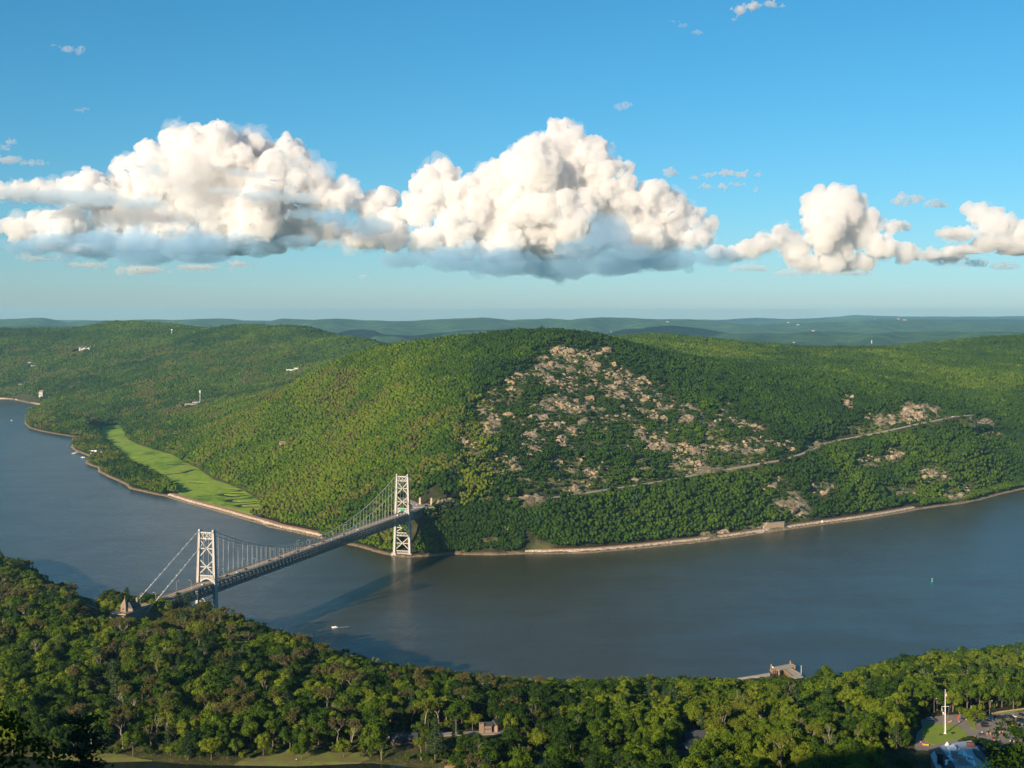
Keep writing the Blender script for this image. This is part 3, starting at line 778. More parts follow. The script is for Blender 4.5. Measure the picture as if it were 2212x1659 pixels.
CR2 = [Vector((*za(*p), 0)) for p in [(1820, 868), (1790, 890), (1765, 915), (1750, 930), (1790, 938), (1830, 945)]]
tag(ribbon("creek", smooth_line(polyline_at(CR2, 10), 2), [(-7, 2.35), (7, 2.35)], [M['pond']], [0]), "short creek in the lower corner of the marsh by the railway", kind="structure")

# the mountain road
RP = smooth_line(polyline_at(ROAD, 12), 3)
ro = ribbon("road", RP, [(-4.4, -0.6), (-4.4, 0.06), (4.4, 0.06), (4.4, -1.6)], [M['road']], [0, 0, 0]); tag(ro, "grey mountain road climbing across the rocky face", kind="structure")
FP = smooth_line(polyline_at(FORK, 10), 2)
fo = ribbon("road", FP, [(-5, -0.6), (-5, 0.11), (5, 0.11), (5, -0.6)], [M['road']], [0, 0, 0]); tag(fo, "short road branching left behind the far bridge tower", kind="structure")
for off, zz in ((-0.2, 0.075), (0.2, 0.075)):
    pass
lm = ribbon("lane_marking", RP, [(-0.22, 0.068), (0.22, 0.068)], [M['yellow']], [0], ro)
jn = MB().prism([(-136, 1884), (-114, 1880), (-92, 1884), (-86, 1891), (-110, 1903), (-124, 1925), (-140, 1925), (-138, 1900)], 55.5, 57.22).build("road", M['road']); tag(jn, "asphalt junction at the far bridge end", kind="structure")
k0 = min(range(len(RP)), key=lambda i: abs(RP[i].x - gp(1500, 1026, 73)[0])); k1 = min(range(len(RP)), key=lambda i: abs(RP[i].x - gp(1735, 979, 87)[0]))
rw = ribbon("retaining_wall", RP[k0:k1], [(5.1, -5.0), (5.1, 0.75), (5.6, 0.75), (6.4, -5.0)], [M['tan_stone']], [0, 0, 0]); tag(rw, "low tan stone retaining wall along the mountain road's outer edge", "wall")
for (a, b_, nm) in ((960, 1010, "tan stone wall beside the mountain road near the bridge end"), (1075, 1135, "short tan stone wall below the mountain face right of the bridge"), (1840, 1900, "weathered stone wall on the mountain road below the upper rock cut")):
    k0 = min(range(len(RP)), key=lambda i: abs(CX + F * RP[i].x / RP[i].y - a)); k1 = min(range(len(RP)), key=lambda i: abs(CX + F * RP[i].x / RP[i].y - b_))
    tag(ribbon("retaining_wall", RP[k0:max(k1, k0 + 2)], [(5.1, -4.0), (5.1, 0.8), (5.6, 0.8), (6.2, -4.0)], [M['tan_stone']], [0, 0, 0]), nm, "wall")

# ------------------------------------------------------------------ the suspension bridge
B0 = (-302.0, 1359.0); B1 = (-146.0, 1831.0)
BL = math.hypot(B1[0] - B0[0], B1[1] - B0[1])
BRZ = math.atan2(B1[1] - B0[1], B1[0] - B0[0])
UX, UY = math.cos(BRZ), math.sin(BRZ)
def bw(u, v, z=0): return (B0[0] + UX * u - UY * v, B0[1] + UY * u + UX * v, z)     # v is to the left of travel
DZ = 56.0
bridge = empty("suspension_bridge", (B0[0], B0[1], 0), BRZ)
tag(bridge, "long silver-grey steel suspension bridge crossing the river between two wooded banks", "bridge")
def tower(u, zb0, zb1, sign):
    TOP = 107.0
    def half(z): return 11.2 - (11.2 - 7.7) * z / TOP
    def leg_p(s, z): return Vector((u, s * half(z), z))
    mb = MB()
    lo = MB()
    def strut(z, w=1.0, h=1.0, mb=mb): mb.beam(leg_p(-1, z), leg_p(1, z), w, h)
    def xbrace(z0, z1, w=0.9, mb=mb):
        mb.beam(leg_p(-1, z0), leg_p(1, z1), w, w); mb.beam(leg_p(1, z0), leg_p(-1, z1), w, w)
        strut((z0 + z1) / 2, 0.9, 0.9, mb)
    strut(105.5, 1.6, 1.1); strut(99.5, 1.4, 1.1)                       # head portal with three lattice crosses
    for k in range(3):
        a, b_ = -1 + 2 * k / 3, -1 + 2 * (k + 1) / 3
        for z0, z1 in ((99.5, 105.5), (105.5, 99.5)):
            mb.beam((u, a * half(z0) * .86, z0), (u, b_ * half(z1) * .86, z1), 0.6, 0.6)
    xbrace(98.8, 80.5); xbrace(79.5, 63.5)
    strut(63.0, 1.4, 1.0)
    xbrace(44, 30.5, mb=lo)
    strut(30.5, 1.6, 0.8, lo); strut(26.5, 1.6, 0.8, lo)
    for k in range(8):
        a, b_ = -1 + 2 * k / 8, -1 + 2 * (k + 1) / 8
        z0, z1 = (26.5, 30.5) if k % 2 else (30.5, 26.5)
        lo.beam((u, a * half(28) * .9, z0), (u, b_ * half(28) * .9, z1), 0.5, 0.5)
    xbrace(26, 7, mb=lo)
    tw = mb.build("tower", M['steel'], bridge); lo.build("lower_bracing", M['steel'], tw)
    if sign: tw["label"] = "far tower standing on the opposite bank"
    else: tw["label"] = "near tower rising out of the trees"
    for s in (-1, 1):
        l = MB()
        zb = zb0 if s < 0 else zb1
        steps = [zb + 2.5, 30, DZ - 1, 80, TOP]
        for a, b_ in zip(steps[:-1], steps[1:]):
            wa = 2.7 - .8 * a / TOP; wb = 2.7 - .8 * b_ / TOP; da = 5.6 - 2.6 * a / TOP; db = 5.6 - 2.6 * b_ / TOP
            l.beam(leg_p(s, a), leg_p(s, b_), da, wa, up=(0, 1, 0), w1=db, h1=wb)
        for e in (-1, 1):                                                # raised edge plates down each leg
            for f_ in (-1, 1):
                l.beam(leg_p(s, zb + 2.5) + Vector((e * 2.8, f_ * 1.2, 0)), leg_p(s, TOP) + Vector((e * 1.48, f_ * 0.8, 0)), 0.5, 0.5)
        lg = l.build("leg", M['steel'], tw)
        MB().box((u, s * half(TOP), TOP + 0.9), (5.2, 2.2, 1.8), taper=0.55).build("cable_saddle", M['steel'], tw)
        MB().box((u, s * half(zb), zb + 0.6), (9.5, 7.0, 4.2), taper=0.82).build("pedestal", M['concrete'], tw)
    a = MB()                                                             # arched portal above the road
    zt = 62.4; h0 = half(58) * .93
    arc = [Vector((u, h0 * math.cos(t), 51.5 + 8.6 * math.sin(t))) for t in np.linspace(0, math.pi, 15)]
    for p, q_ in zip(arc[:-1], arc[1:]): a.beam(p, q_, 1.3, 0.75, up=(1, 0, 0))
    for k in range(1, 14):
        p = arc[k]
        a.beam(p, (u, p.y, zt), 0.5, 0.45)
        q_ = arc[k + 1] if k < 7 else arc[k - 1]
        if k != 7: a.beam(q_, (u, p.y, zt), 0.45, 0.4)
    a.beam((u, -half(57), 57), (u, -half(57) * .9, 62), 0.5, 0.5); a.beam((u, half(57), 57), (u, half(57) * .9, 62), 0.5, 0.5)
    a.build("arch_portal", M['steel'], tw)
    if sign:
        sg = MB().box((u - 1.1, 0.4, 61.3), (0.3, 5.0, 3.4)).build("road_sign", M['green_paint'], tw)
        sp = MB().box((u - 1.27, 0.4, 61.8), (0.06, 1.2, 1.0)).box((u - 1.27, 1.6, 60.6), (0.06, 1.0, 0.3)).box((u - 1.27, -0.8, 60.6), (0.06, 1.0, 0.3))
    b = MB()                                                             # truss in the foot of the tower
    h1 = half(4.5)
    for z in (6.6, 2.8): b.beam((u, -h1, z), (u, h1, z), 2.2, 0.7)
    for k in range(9):
        y0 = -h1 + 2 * h1 * k / 9; y1 = -h1 + 2 * h1 * (k + 1) / 9
        b.beam((u, y0, 2.8), (u, y1, 6.6), 0.4, 0.4); b.beam((u, y0, 6.6), (u, y1, 2.8), 0.4, 0.4)
    b.build("base_truss", M['steel'], tw)
tower(0, 1.0, 1.0, False); tower(BL, 1.0, 1.0, True)
def cab_z(u): return 60.0 + 48.0 * (2 * u / BL - 1) ** 2
def cab_v(u):                                                            # cable plane narrows a little at the towers
    return 8.6
for s in (-1, 1):
    c = MB()
    pts = [(-122, s * 9.6, 51.0), (-60, s * 8.9, 79.6), (0, s * 7.9, 108.2)]
    main = [(u, s * (8.9 - 1.0 * (2 * u / BL - 1) ** 2), cab_z(u)) for u in np.linspace(0, BL, 41)]
    back = [(BL + 84, s * 8.6, 66.0)]
    c.tube(pts[:-1] + main + back, 0.35, 6)
    for i in range(1, 16):
        t = i / 16; c.box((-122 + 122 * t, s * (9.6 - 1.7 * t), 51 + 57.2 * t), (1.0, 1.0, 1.0))
    c.build("main_cable", M['cable'], bridge, smooth=True)
NH = 50
for s in (-1, 1):
    for k in range(NH):
        u = BL * (k + 0.75) / (NH + 0.5)
        v = s * (8.9 - 1.0 * (2 * u / BL - 1) ** 2)
        MB().tube([(u, s * 8.75, DZ - 0.3), (u, v, cab_z(u))], 0.10, 4).build("hanger", M['cable'], bridge)
U0, U1 = -86.0, BL + 66.0
NP = 80
us_b = np.linspace(U0, U1, NP + 1)
def depth(u): return 9.0 if 0 <= u <= BL else 9.0
for s in (-1, 1):
    t = MB()
    for i in range(NP):
        a, b_ = us_b[i], us_b[i + 1]; v = s * 8.6
        t.beam((a, v, DZ - 0.6), (b_, v, DZ - 0.6), 0.8, 1.0)
        t.beam((a, v, DZ - 9.6), (b_, v, DZ - 9.6), 0.9, 1.0)
        t.beam((a, v, DZ - 0.6), (a, v, DZ - 9.6), 0.5, 0.5)
        m_ = (a + b_) / 2
        t.beam((a, v, DZ - 0.9), (m_, v, DZ - 9.3), 0.55, 0.6); t.beam((m_, v, DZ - 9.3), (b_, v, DZ - 0.9), 0.55, 0.6)
        t.beam((m_, v, DZ - 0.6), (m_, v, DZ - 5), 0.35, 0.35)
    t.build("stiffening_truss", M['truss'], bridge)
fb = MB()
for i in range(NP + 1):
    a = us_b[i]
    fb.beam((a, -8.6, DZ - 1.3), (a, 8.6, DZ - 1.3), 0.5, 1.3)
    fb.beam((a, -8.6, DZ - 9.6), (a, 8.6, DZ - 9.6), 0.5, 0.6)
    fb.beam((a, -8.6, DZ - 9.4), (a, 0, DZ - 1.6), 0.35, 0.35); fb.beam((a, 8.6, DZ - 9.4), (a, 0, DZ - 1.6), 0.35, 0.35)
    if i < NP:
        b_ = us_b[i + 1]
        fb.beam((a, -8.6, DZ - 9.6), (b_, 8.6, DZ - 9.6), 0.4, 0.4); fb.beam((a, 8.6, DZ - 9.6), (b_, -8.6, DZ - 9.6), 0.4, 0.4)
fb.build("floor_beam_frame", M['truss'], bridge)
ua = -150.0
rd = MB().box(((ua + U1) / 2, 0, DZ - 0.25), (U1 - ua, 15.4, 0.5)).build("road_deck", M['deck'], bridge)
mk = MB()
for v in (-0.25, 0.25): mk.box(((ua + U1) / 2, v, DZ + 0.012), (U1 - ua, 0.22, 0.02))
mk.build("centre_line", M['yellow'], rd)
mk = MB()
for v in (-4.4, 4.4): mk.box(((ua + U1) / 2, v, DZ + 0.012), (U1 - ua, 0.22, 0.02))
mk.build("edge_line", M['white'], rd)
for s in (-1, 1):
    MB().box(((ua + U1) / 2, s * 5.6, DZ + 0.35), (U1 - ua, 0.35, 0.7)).build("kerb_barrier", M['concrete'], bridge)
    MB().box(((ua + U1) / 2, s * 6.9, DZ + 0.12), (U1 - ua, 1.5, 0.24)).build("walkway", M['concrete'], bridge)
    gr = MB()
    gr.beam((ua, s * 7.9, DZ + 1.25), (U1, s * 7.9, DZ + 1.25), 0.18, 0.18); gr.beam((ua, s * 7.9, DZ + 0.7), (U1, s * 7.9, DZ + 0.7), 0.14, 0.14)
    for u in np.arange(ua, U1, 4.0): gr.beam((u, s * 7.9, DZ), (u, s * 7.9, DZ + 1.3), 0.16, 0.16)
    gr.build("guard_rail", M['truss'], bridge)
# approach abutment: stone walls below the deck on the near side
ab = MB()
ab.box(((ua + U0) / 2 - 3, 0, 47), (abs(ua - U0) - 2, 15.0, 15.6))
ab.box((U0 + 3, 0, 44.5), (6, 17.8, 3.0)); ab.box((U0 + 3, -6, 40), (4.5, 3.5, 12)); ab.box((U0 + 3, 6, 40), (4.5, 3.5, 12))
ab.build("abutment", M['stone'], bridge)
ab2 = MB().box((U1 - 2, 0, 42), (9, 17.6, 8.2)).box((U1 - 8, -6, 34), (4, 3.4, 12)).box((U1 - 8, 6, 34), (4, 3.4, 12))
ab2.build("abutment", M['tan_stone'], bridge)

def pylon(u, v, z, label):
    w = bw(u, v)
    t = empty("cable_pylon", (w[0], w[1], z), BRZ); tag(t, label, "pylon", "stone pylons of the far cable anchorage")
    MB().box((0, 0, 3.6), (3.6, 3.2, 9.2), taper=0.8).build("shaft", M['tan_stone'], t)
    MB().box((0, 0, 8.5), (3.6, 3.4, 0.7)).build("cornice", M['concrete'], t)
    MB().box((0, 0, 9.6), (2.6, 2.4, 1.5), taper=0.3).build("cap", M['concrete'], t)
pylon(BL + 84, 8.6, 57.0, "left stone pylon where the far cables come down")
pylon(BL + 84, -8.6, 57.0, "right stone pylon where the far cables come down")

# lamps on the bridge and the park
def make_lamp(name, h, arm, label, mat):
    t = empty(name, (0, 0, 0)); tag(t, label, "street lamp")
    MB().tube([(0, 0, 0), (0, 0, h * .9), (0.15 * arm, 0, h * .97), (0.45 * arm, 0, h)], [0.13, 0.10, 0.08, 0.07], 6).build("pole", mat, t)
    MB().tube([(0.45 * arm, 0, h), (arm, 0, h + 0.05)], 0.09, 5).build("arm", mat, t)
    MB().box((arm + 0.35, 0, h), (0.8, 0.32, 0.2)).build("lamp_head", M['white'], t)
    return t
L0 = make_lamp("street_lamp", 9.5, 2.2, "", M['steel'])
names = ["first", "second", "third", "fourth", "fifth", "sixth", "seventh", "eighth", "ninth", "tenth", "eleventh", "twelfth"]
first = True
for s, side in ((1, "upstream"), (-1, "downstream")):
    for k, u in enumerate([-106, -45, 18, 81, 143, 205, 267, 329, 391, 452, 514]):
        o = L0 if first else copy_tree(L0); first = False
        o.location = bw(u + (6 if s < 0 else 0), s * 6.35, DZ + 0.2)
        o.rotation_euler = (0, 0, BRZ - s * math.pi / 2)
        tag(o, f"slim white street lamp on the bridge's {'left' if s > 0 else 'right'} walkway, {names[k]} from the near end", "street lamp", "street lamps on the bridge")

# ------------------------------------------------------------------ vehicles
PAINT = {'black': (0.015, 0.015, 0.017), 'white': (0.75, 0.75, 0.74), 'silver': (0.40, 0.42, 0.44), 'dark grey': (0.07, 0.075, 0.08), 'dark blue': (0.02, 0.035, 0.09), 'red': (0.35, 0.02, 0.02), 'yellow': (0.60, 0.33, 0.03), 'pale blue': (0.20, 0.30, 0.42), 'tan': (0.42, 0.35, 0.25)}
def paint(c):
    k = "car_paint_" + c.replace(' ', '_')
    if k not in M:
        m, nt, b = newmat(k); b.inputs["Base Color"].default_value = (*PAINT[c], 1); b.inputs["Roughness"].default_value = 0.3
        b.inputs["Coat Weight"].default_value = 0.4; b.inputs["Metallic"].default_value = 0.1
        M[k] = m
    return M[k]
def loft(mb, secs, m):
    """closed solid from cross sections [(x, half width, z0, z1)]"""
    vs, fs = [], []
    for x, w, z0, z1 in secs: vs += [(x, -w, z0), (x, w, z0), (x, w, z1), (x, -w, z1)]
    for i in range(len(secs) - 1):
        for k in range(4): fs.append((i * 4 + k, (i + 1) * 4 + k, (i + 1) * 4 + (k + 1) % 4, i * 4 + (k + 1) % 4))
    n = (len(secs) - 1) * 4
    fs += [(3, 2, 1, 0)[::-1], (n, n + 1, n + 2, n + 3)[::-1]]
    mb.add(vs, fs, m)
CARM = {}
def car_parts(style):
    if style in CARM: return CARM[style]
    b, g, w = MB(), MB(), MB()
    if style == 'suv':
        loft(b, [(-2.35, .80, .55, .95), (-2.3, .90, .35, 1.05), (-1.2, .93, .3, 1.08), (1.0, .93, .3, 1.08), (2.1, .90, .32, 0.98), (2.35, .78, .45, .75)], 0)
        loft(g, [(-2.2, .82, 1.06, 1.1), (-1.95, .78, 1.06, 1.62), (0.3, .76, 1.06, 1.66), (1.15, .82, 1.06, 1.1)], 0)
        loft(b, [(-1.9, .72, 1.63, 1.70), (0.25, .70, 1.67, 1.74)], 0)
    elif style == 'van':
        loft(b, [(-2.6, .92, .4, 1.3), (-2.55, .98, .35, 1.35), (1.5, .98, .35, 1.3), (2.4, .92, .35, 1.0), (2.55, .82, .45, .8)], 0)
        loft(g, [(-2.5, .90, 1.31, 1.8), (1.0, .86, 1.31, 1.9), (1.9, .90, 1.1, 1.2)], 0)
        loft(b, [(-2.5, .86, 1.82, 1.98), (0.95, .82, 1.9, 1.98)], 0)
    else:
        loft(b, [(-2.3, .75, .5, .85), (-2.2, .86, .32, .95), (-1.3, .90, .28, .95), (1.0, .90, .28, .93), (2.0, .86, .3, .82), (2.25, .74, .42, .65)], 0)
        loft(g, [(-1.75, .76, .93, .97), (-1.0, .70, .93, 1.36), (0.25, .68, .93, 1.4), (1.05, .78, .92, .95)], 0)
        loft(b, [(-0.95, .64, 1.37, 1.43), (0.2, .62, 1.41, 1.46)], 0)
    for x in (-1.4, 1.35):
        for y in (-0.82, 0.82):
            w.tube([(x, y - 0.11, 0.33), (x, y + 0.11, 0.33)], 0.33, 10)
    CARM[style] = (b, g, w); return CARM[style]
CMESH = {}
def place_car(style, colour, loc, rz, label, group):
    key = (style, colour)
    if key not in CMESH:
        b, g, w = car_parts(style)
        CMESH[key] = (b.mesh("body", paint(colour)), g.mesh("window", M['glass']), w.mesh("wheels", M['tyre']))
    t = empty("parked_car" if 'parked' in group else "car", loc, rz); tag(t, label, "car", group)
    for nm, me in zip(("body", "window", "wheel"), CMESH[key]): link_mesh(nm, me, t)
    return t
def deck_uv(cx, cy_):
    """enlarged bridge crop -> along and across the deck"""
    x, y = gp((350 + cx * .54250) / 1.57911, (1550 + cy_ * .54250) / 1.57911, DZ + 0.8)
    dx, dy = x - B0[0], y - B0[1]
    return dx * UX + dy * UY, -dx * UY + dy * UX
for cx, cy_, st, co, lb in [(682, 818, 'sedan', 'white', "white car under the near tower's arch"), (527, 875, 'sedan', 'black', "small black car nearest to the near bank on the bridge deck"), (905, 720, 'suv', 'dark grey', "dark grey car leading the group just past the near tower"),
        (878, 740, 'sedan', 'white', "white car just past the near tower"), (825, 762, 'suv', 'black', "black car in the shadow just past the near tower"), (1045, 666, 'suv', 'black', "black car on the left lane near the third pair of lamps"), (1108, 645, 'suv', 'dark grey', "dark car at the middle of the bridge where the cables sag lowest"),
        (1235, 606, 'sedan', 'dark blue', "dark blue car just past mid-span on the right lane"), (1327, 572, 'sedan', 'black', "black car beyond mid-span ahead of the dark blue one"), (1395, 548, 'suv', 'black', "black car on the bridge next to a right-hand lamp beyond mid-span"), (1455, 528, 'sedan', 'silver', "silver car on the far half of the bridge"),
        (1525, 503, 'sedan', 'dark grey', "dark grey car on the far half of the bridge"), (1617, 470, 'sedan', 'white', "white car where the right cable meets the far half of the deck"), (1897, 384, 'van', 'white', "white van passing under the far tower"), (1951, 369, 'sedan', 'white', "white car just beyond the far tower")]:
    u, v = deck_uv(cx, cy_); v = max(-3.4, min(3.4, v)); v = 2.2 if v > 0 else -2.2
    place_car(st, co, bw(u, v, DZ + 0.02), BRZ + (math.pi if v > 0 else 0), lb, "cars driving over the bridge")
def along(P, px):
    i = min(range(len(P) - 1), key=lambda k: abs(CX + F * P[k].x / P[k].y - px)); d = P[i + 1] - P[i]
    return P[i], math.atan2(d.y, d.x)
for px, st, co, lb in [(1690, 'suv', 'black', "black car on the mountain road above the tan retaining wall"), (1743, 'sedan', 'dark grey', "grey car on the bend of the mountain road"), (1752, 'suv', 'black', "black car following close behind on the bend of the mountain road"), (1762, 'sedan', 'dark blue', "dark blue car leading on the bend of the mountain road"), (1800, 'sedan', 'black', "black car uphill past the bend of the mountain road"), (1640, 'sedan', 'white', "white car on the mountain road by the bare cliff")]:
    p, r = along(RP, px); off = Vector((math.sin(r), -math.cos(r), 0)) * (1.9 if co == 'white' else -1.9)
    place_car(st, co, (p.x + off.x, p.y + off.y, p.z + 0.08), r, lb, "cars on the mountain road")
for x, y, co, lb in [(2052, 899.5, 'red', "red parked car at the upper lookout by the rock cut"), (2058, 900, 'white', "white parked car at the upper lookout by the rock cut"), (2063, 899, 'pale blue', "pale blue parked car at the upper lookout by the rock cut")]:
    X, Y = gp(x, y, 125.6); place_car('sedan', co, (X, Y, 125.2), 2.2, lb, "cars parked at the upper lookout")
for X, Y, rz, st, co, lb in [(-132, 1903, 1.9, 'sedan', 'white', "white car turning at the far bridge junction"), (-126, 1911, 1.9, 'suv', 'dark grey', "dark car waiting at the far bridge junction"), (-150, 1952, 2.2, 'sedan', 'silver', "silver car on the branch road behind the far tower"), (-118, 1893, .6, 'van', 'black', "dark van at the far bridge junction")]:
    place_car(st, co, (X, Y, 57.25 if Y < 1930 else 58.3), rz, lb, "cars at the far bridge junction")

# ------------------------------------------------------------------ park terrace on the right
asph = [c6(*p) for p in [(560,1015),(640,985),(850,955),(1050,940),(1140,940),(1180,985),(1370,1010),(1440,955),(1600,930),(1952,897),(2400,860),(2400,1330),(1560,1420),(1200,1440),(800,1440),(470,1420),(500,1190),(545,1150),(575,1120)]]
sheet("parking_lot", asph, 50.10, M['asphalt'], "worn asphalt drive and parking lot around the lawn")
oval = [c6(*p) for p in [(585,1160),(600,1110),(640,1085),(700,1073),(760,1068),(830,1067),(890,1068),(950,1074),(1010,1084),(1060,1100),(1100,1125),(1140,1158),(1170,1190),(1190,1225),(1192,1248),(1165,1262),(1110,1268),(1050,1276),(980,1292),(900,1312),(830,1335),(750,1352),(700,1345),(650,1320),(610,1285),(583,1240),(576,1200)]]
MB().prism(oval, 50.0, 50.24).build("lawn", M['lawn']); tag(bpy.data.objects["lawn"], "oval mown lawn around the tall white flagpole", kind="structure")
isl = [c6(*p) for p in [(1195,1020),(1230,1000),(1290,1010),(1330,1040),(1310,1080),(1300,1135),(1270,1138),(1230,1105),(1200,1060)]]
tag(MB().prism(isl, 50.0, 50.22).build("grass_verge", M['lawn']), "small grass island under the round bright green tree", kind="structure")
ver = [c6(*p) for p in [(1480,960),(1560,935),(1760,915),(1952,880),(2400,840),(2400,810),(1952,868),(1700,905),(1500,945)]]
tag(MB().prism(ver, 50.0, 50.22).build("grass_verge", M['lawn']), "grass strip behind the row of parked cars", kind="structure")
tag(ribbon("stone_wall", [Vector((*c6(*p), 50.0)) for p in [(1500,938),(1600,915),(1760,893),(1952,868),(2200,838)]], [(-0.3, -1), (-0.3, 0.8), (0.3, 0.8), (0.3, -1)], [M['tan_stone']], [0, 0, 0]), "low pale stone wall behind the parked cars", "wall")
tag(ribbon("lane_marking", [Vector((*c6(*p), 50.112)) for p in [(850,985),(950,992),(1050,985)]], [(-0.12, 0), (0.12, 0)], [M['yellow']], [0]), "yellow line on the drive", kind="structure")

fx, fy = c6(888, 1200)
fpole = empty("flagpole", (fx, fy, 50.2)); tag(fpole, "tall white flagpole with crossbar standing on the oval lawn", "flagpole")
MB().tube([(0, 0, 0), (0, 0, 0.5)], [1.0, 0.7], 10).tube([(0, 0, 0.3), (0, 0, 16), (0, 0, 28.3)], [0.34, 0.28, 0.12], 8).tube([(0,0,28.3),(0,0,28.6)], [0.25, 0.1], 6).build("pole", M['white'], fpole)
MB().tube([(-2.5, 0, 17.3), (2.5, 0, 17.6)], 0.14, 6).build("yardarm", M['white'], fpole)
MB().tube([(-1.6, 0, 12.2), (0.6, 0, 12.2)], 0.1, 5).build("crossbar", M['white'], fpole)
MB().tube([(2.3, 0, 17.5), (0.6, 0, 0.4)], 0.03, 4).tube([(-2.3, 0, 17.3), (-0.6, 0, 0.4)], 0.03, 4).build("halyard", M['cable'], fpole)
def flag(name, loc, w, h, mats, label, stripes=False):
    vs, fs, ms = [], [], []
    nx, nz = 6, 13
    for th in (0.0, 0.03):
        for i in range(nx + 1):
            for j in range(nz + 1):
                x = w * i / nx; vs.append((x, 0.12 * math.sin(i * 1.3 + j * .2) + th, -h * j / nz - 0.25 * i / nx * h))
    n1_ = (nx + 1) * (nz + 1)
    for b in (0, n1_):
        for i in range(nx):
            for j in range(nz):
                a = b + i * (nz + 1) + j
                f = (a, a + nz + 1, a + nz + 2, a + 1); fs.append(f if b else f[::-1])
                ms.append((2 if (i < 3 and j < 7) else j % 2) if stripes else 0)
    me = bpy.data.meshes.new(name); me.from_pydata(vs, [], fs)
    for m in mats: me.materials.append(m)
    me.polygons.foreach_set("material_index", ms); me.update()
    o = link_mesh(name, me, None, loc); tag(o, label, "flag")
M['navy'] = pmat("navy_cloth", (0.03, 0.04, 0.16), (0.025, 0.035, 0.13), 2, 0.9)
M['cloth'] = pmat("pale_cloth", (0.55, 0.58, 0.46), (0.42, 0.46, 0.36), 1, 0.9)
flag("flag", (fx + 0.05, fy, 50.2 + 27.0), 0.9, 2.6, [M['red'], M['white'], M['navy']], "striped red and white flag hanging limp near the top of the flagpole", True)
flag("flag", (fx - 2.3, fy, 50.2 + 17.0), 0.45, 2.4, [M['cloth']], "pale flag hanging from the left end of the flagpole's yardarm")
flag("flag", (fx + 2.2, fy, 50.2 + 16.8), 0.5, 2.2, [M['navy']], "dark flag hanging from the right end of the flagpole's yardarm")
flag("flag", (fx - 1.6, fy, 50.2 + 13.9), 1.1, 1.3, [M['red'], M['cloth'], M['white']], "small square red and white signal flag above the flagpole's lower crossbar", True)

def cannon(loc, rz, label):
    t = empty("cannon", loc, rz); tag(t, label, "cannon", "cannons on the lawn")
    MB().tube([(-0.9, 0, 0.95), (-0.5, 0, 1.0), (1.5, 0, 1.15)], [0.26, 0.24, 0.15], 8).build("barrel", M['black'], t)
    for y in (-0.5, 0.5): MB().tube([(0, y - 0.06, 0.62), (0, y + 0.06, 0.62)], 0.62, 14).build("wheel", M['black'], t)
    MB().beam((0.1, 0, 0.7), (-1.6, 0, 0.12), 0.5, 0.2).build("carriage", M['black'], t)
x, y = c6(820, 1228); cannon((x, y, 50.24), -1.9, "black cannon on the lawn left of the flagpole")
x, y = c6(986, 1205); cannon((x, y, 50.24), -1.2, "black cannon on the lawn right of the flagpole")

cars = [(690,1000,'van','silver',0.1,"silver van alone on the drive beside the trees"),(1422,1092,'suv','black',0.15,"black car lowest of the three stacked beside the island tree"),(1415,1056,'suv','black',0.15,"black car in the middle of the three stacked beside the island tree"),(1440,1020,'sedan','dark grey',0.2,"dark grey car uppermost of the three stacked beside the island tree"),
 (1498,1004,'sedan','silver',-0.9,"silver car at the left end of the back parking row"),(1542,994,'sedan','pale blue',-0.9,"pale blue car second in the back parking row"),(1588,976,'suv','black',-1.2,"black car third in the back parking row, beside the pale blue one"),(1636,974,'suv','black',-1.2,"black car fourth in the back parking row"),(1684,969,'sedan','dark blue',-1.2,"dark blue car fifth in the back parking row"),(1726,966,'suv','dark grey',-1.2,"dark grey car sixth in the back parking row"),(1771,960,'sedan','black',-1.2,"black car parked just left of the white car"),
 (1816,954,'sedan','white',-1.2,"white car in the back parking row"),(1920,942,'suv','black',-1.2,"black car at the right end of the back parking row"),(1985,935,'sedan','silver',-1.2,"silver car cut by the right edge in the back row"),
 (1746,1044,'suv','black',0.3,"black car at the upper left of the middle parking group"),(1788,1076,'sedan','dark grey',0.3,"dark grey car beside the yellow car in the middle parking group"),(1804,1040,'suv','dark grey',0.3,"dark grey car behind the yellow car in the middle parking group"),(1830,1076,'suv','yellow',0.3,"yellow car in the middle parking group"),
 (1884,1070,'sedan','silver',-1.0,"silver car right of the yellow car"),(1890,1026,'suv','dark blue',-1.0,"dark blue car at the upper right of the middle parking group"),(1925,1062,'sedan','pale blue',-1.0,"pale blue car at the right of the middle parking group"),(1935,1015,'suv','black',-1.0,"black car at the far right of the middle parking group"),
 (1630,1140,'van','black',0.1,"black van alone in the open parking lot"),(1375,1205,'sedan','dark grey',0.2,"dark car in the shade right of the lawn"),(1552,1255,'sedan','red',0.5,"red car in the shade beside two silver ones"),(1585,1278,'sedan','silver',0.5,"silver car in the shade below the red one"),
 (1410,1345,'sedan','silver',0.6,"silver car in deep shade right of the white roof"),(1345,1330,'suv','black',0.6,"black car in deep shade right of the white roof"),(1810,1290,'sedan','white',0.4,"white car in deep shade by the right trees")]
for px, py, st, co, rz, lb in cars:
    X, Y = c6(px, py, 50.8); place_car(st, co, (X, Y, 50.104), rz, lb, "cars parked by the lawn")

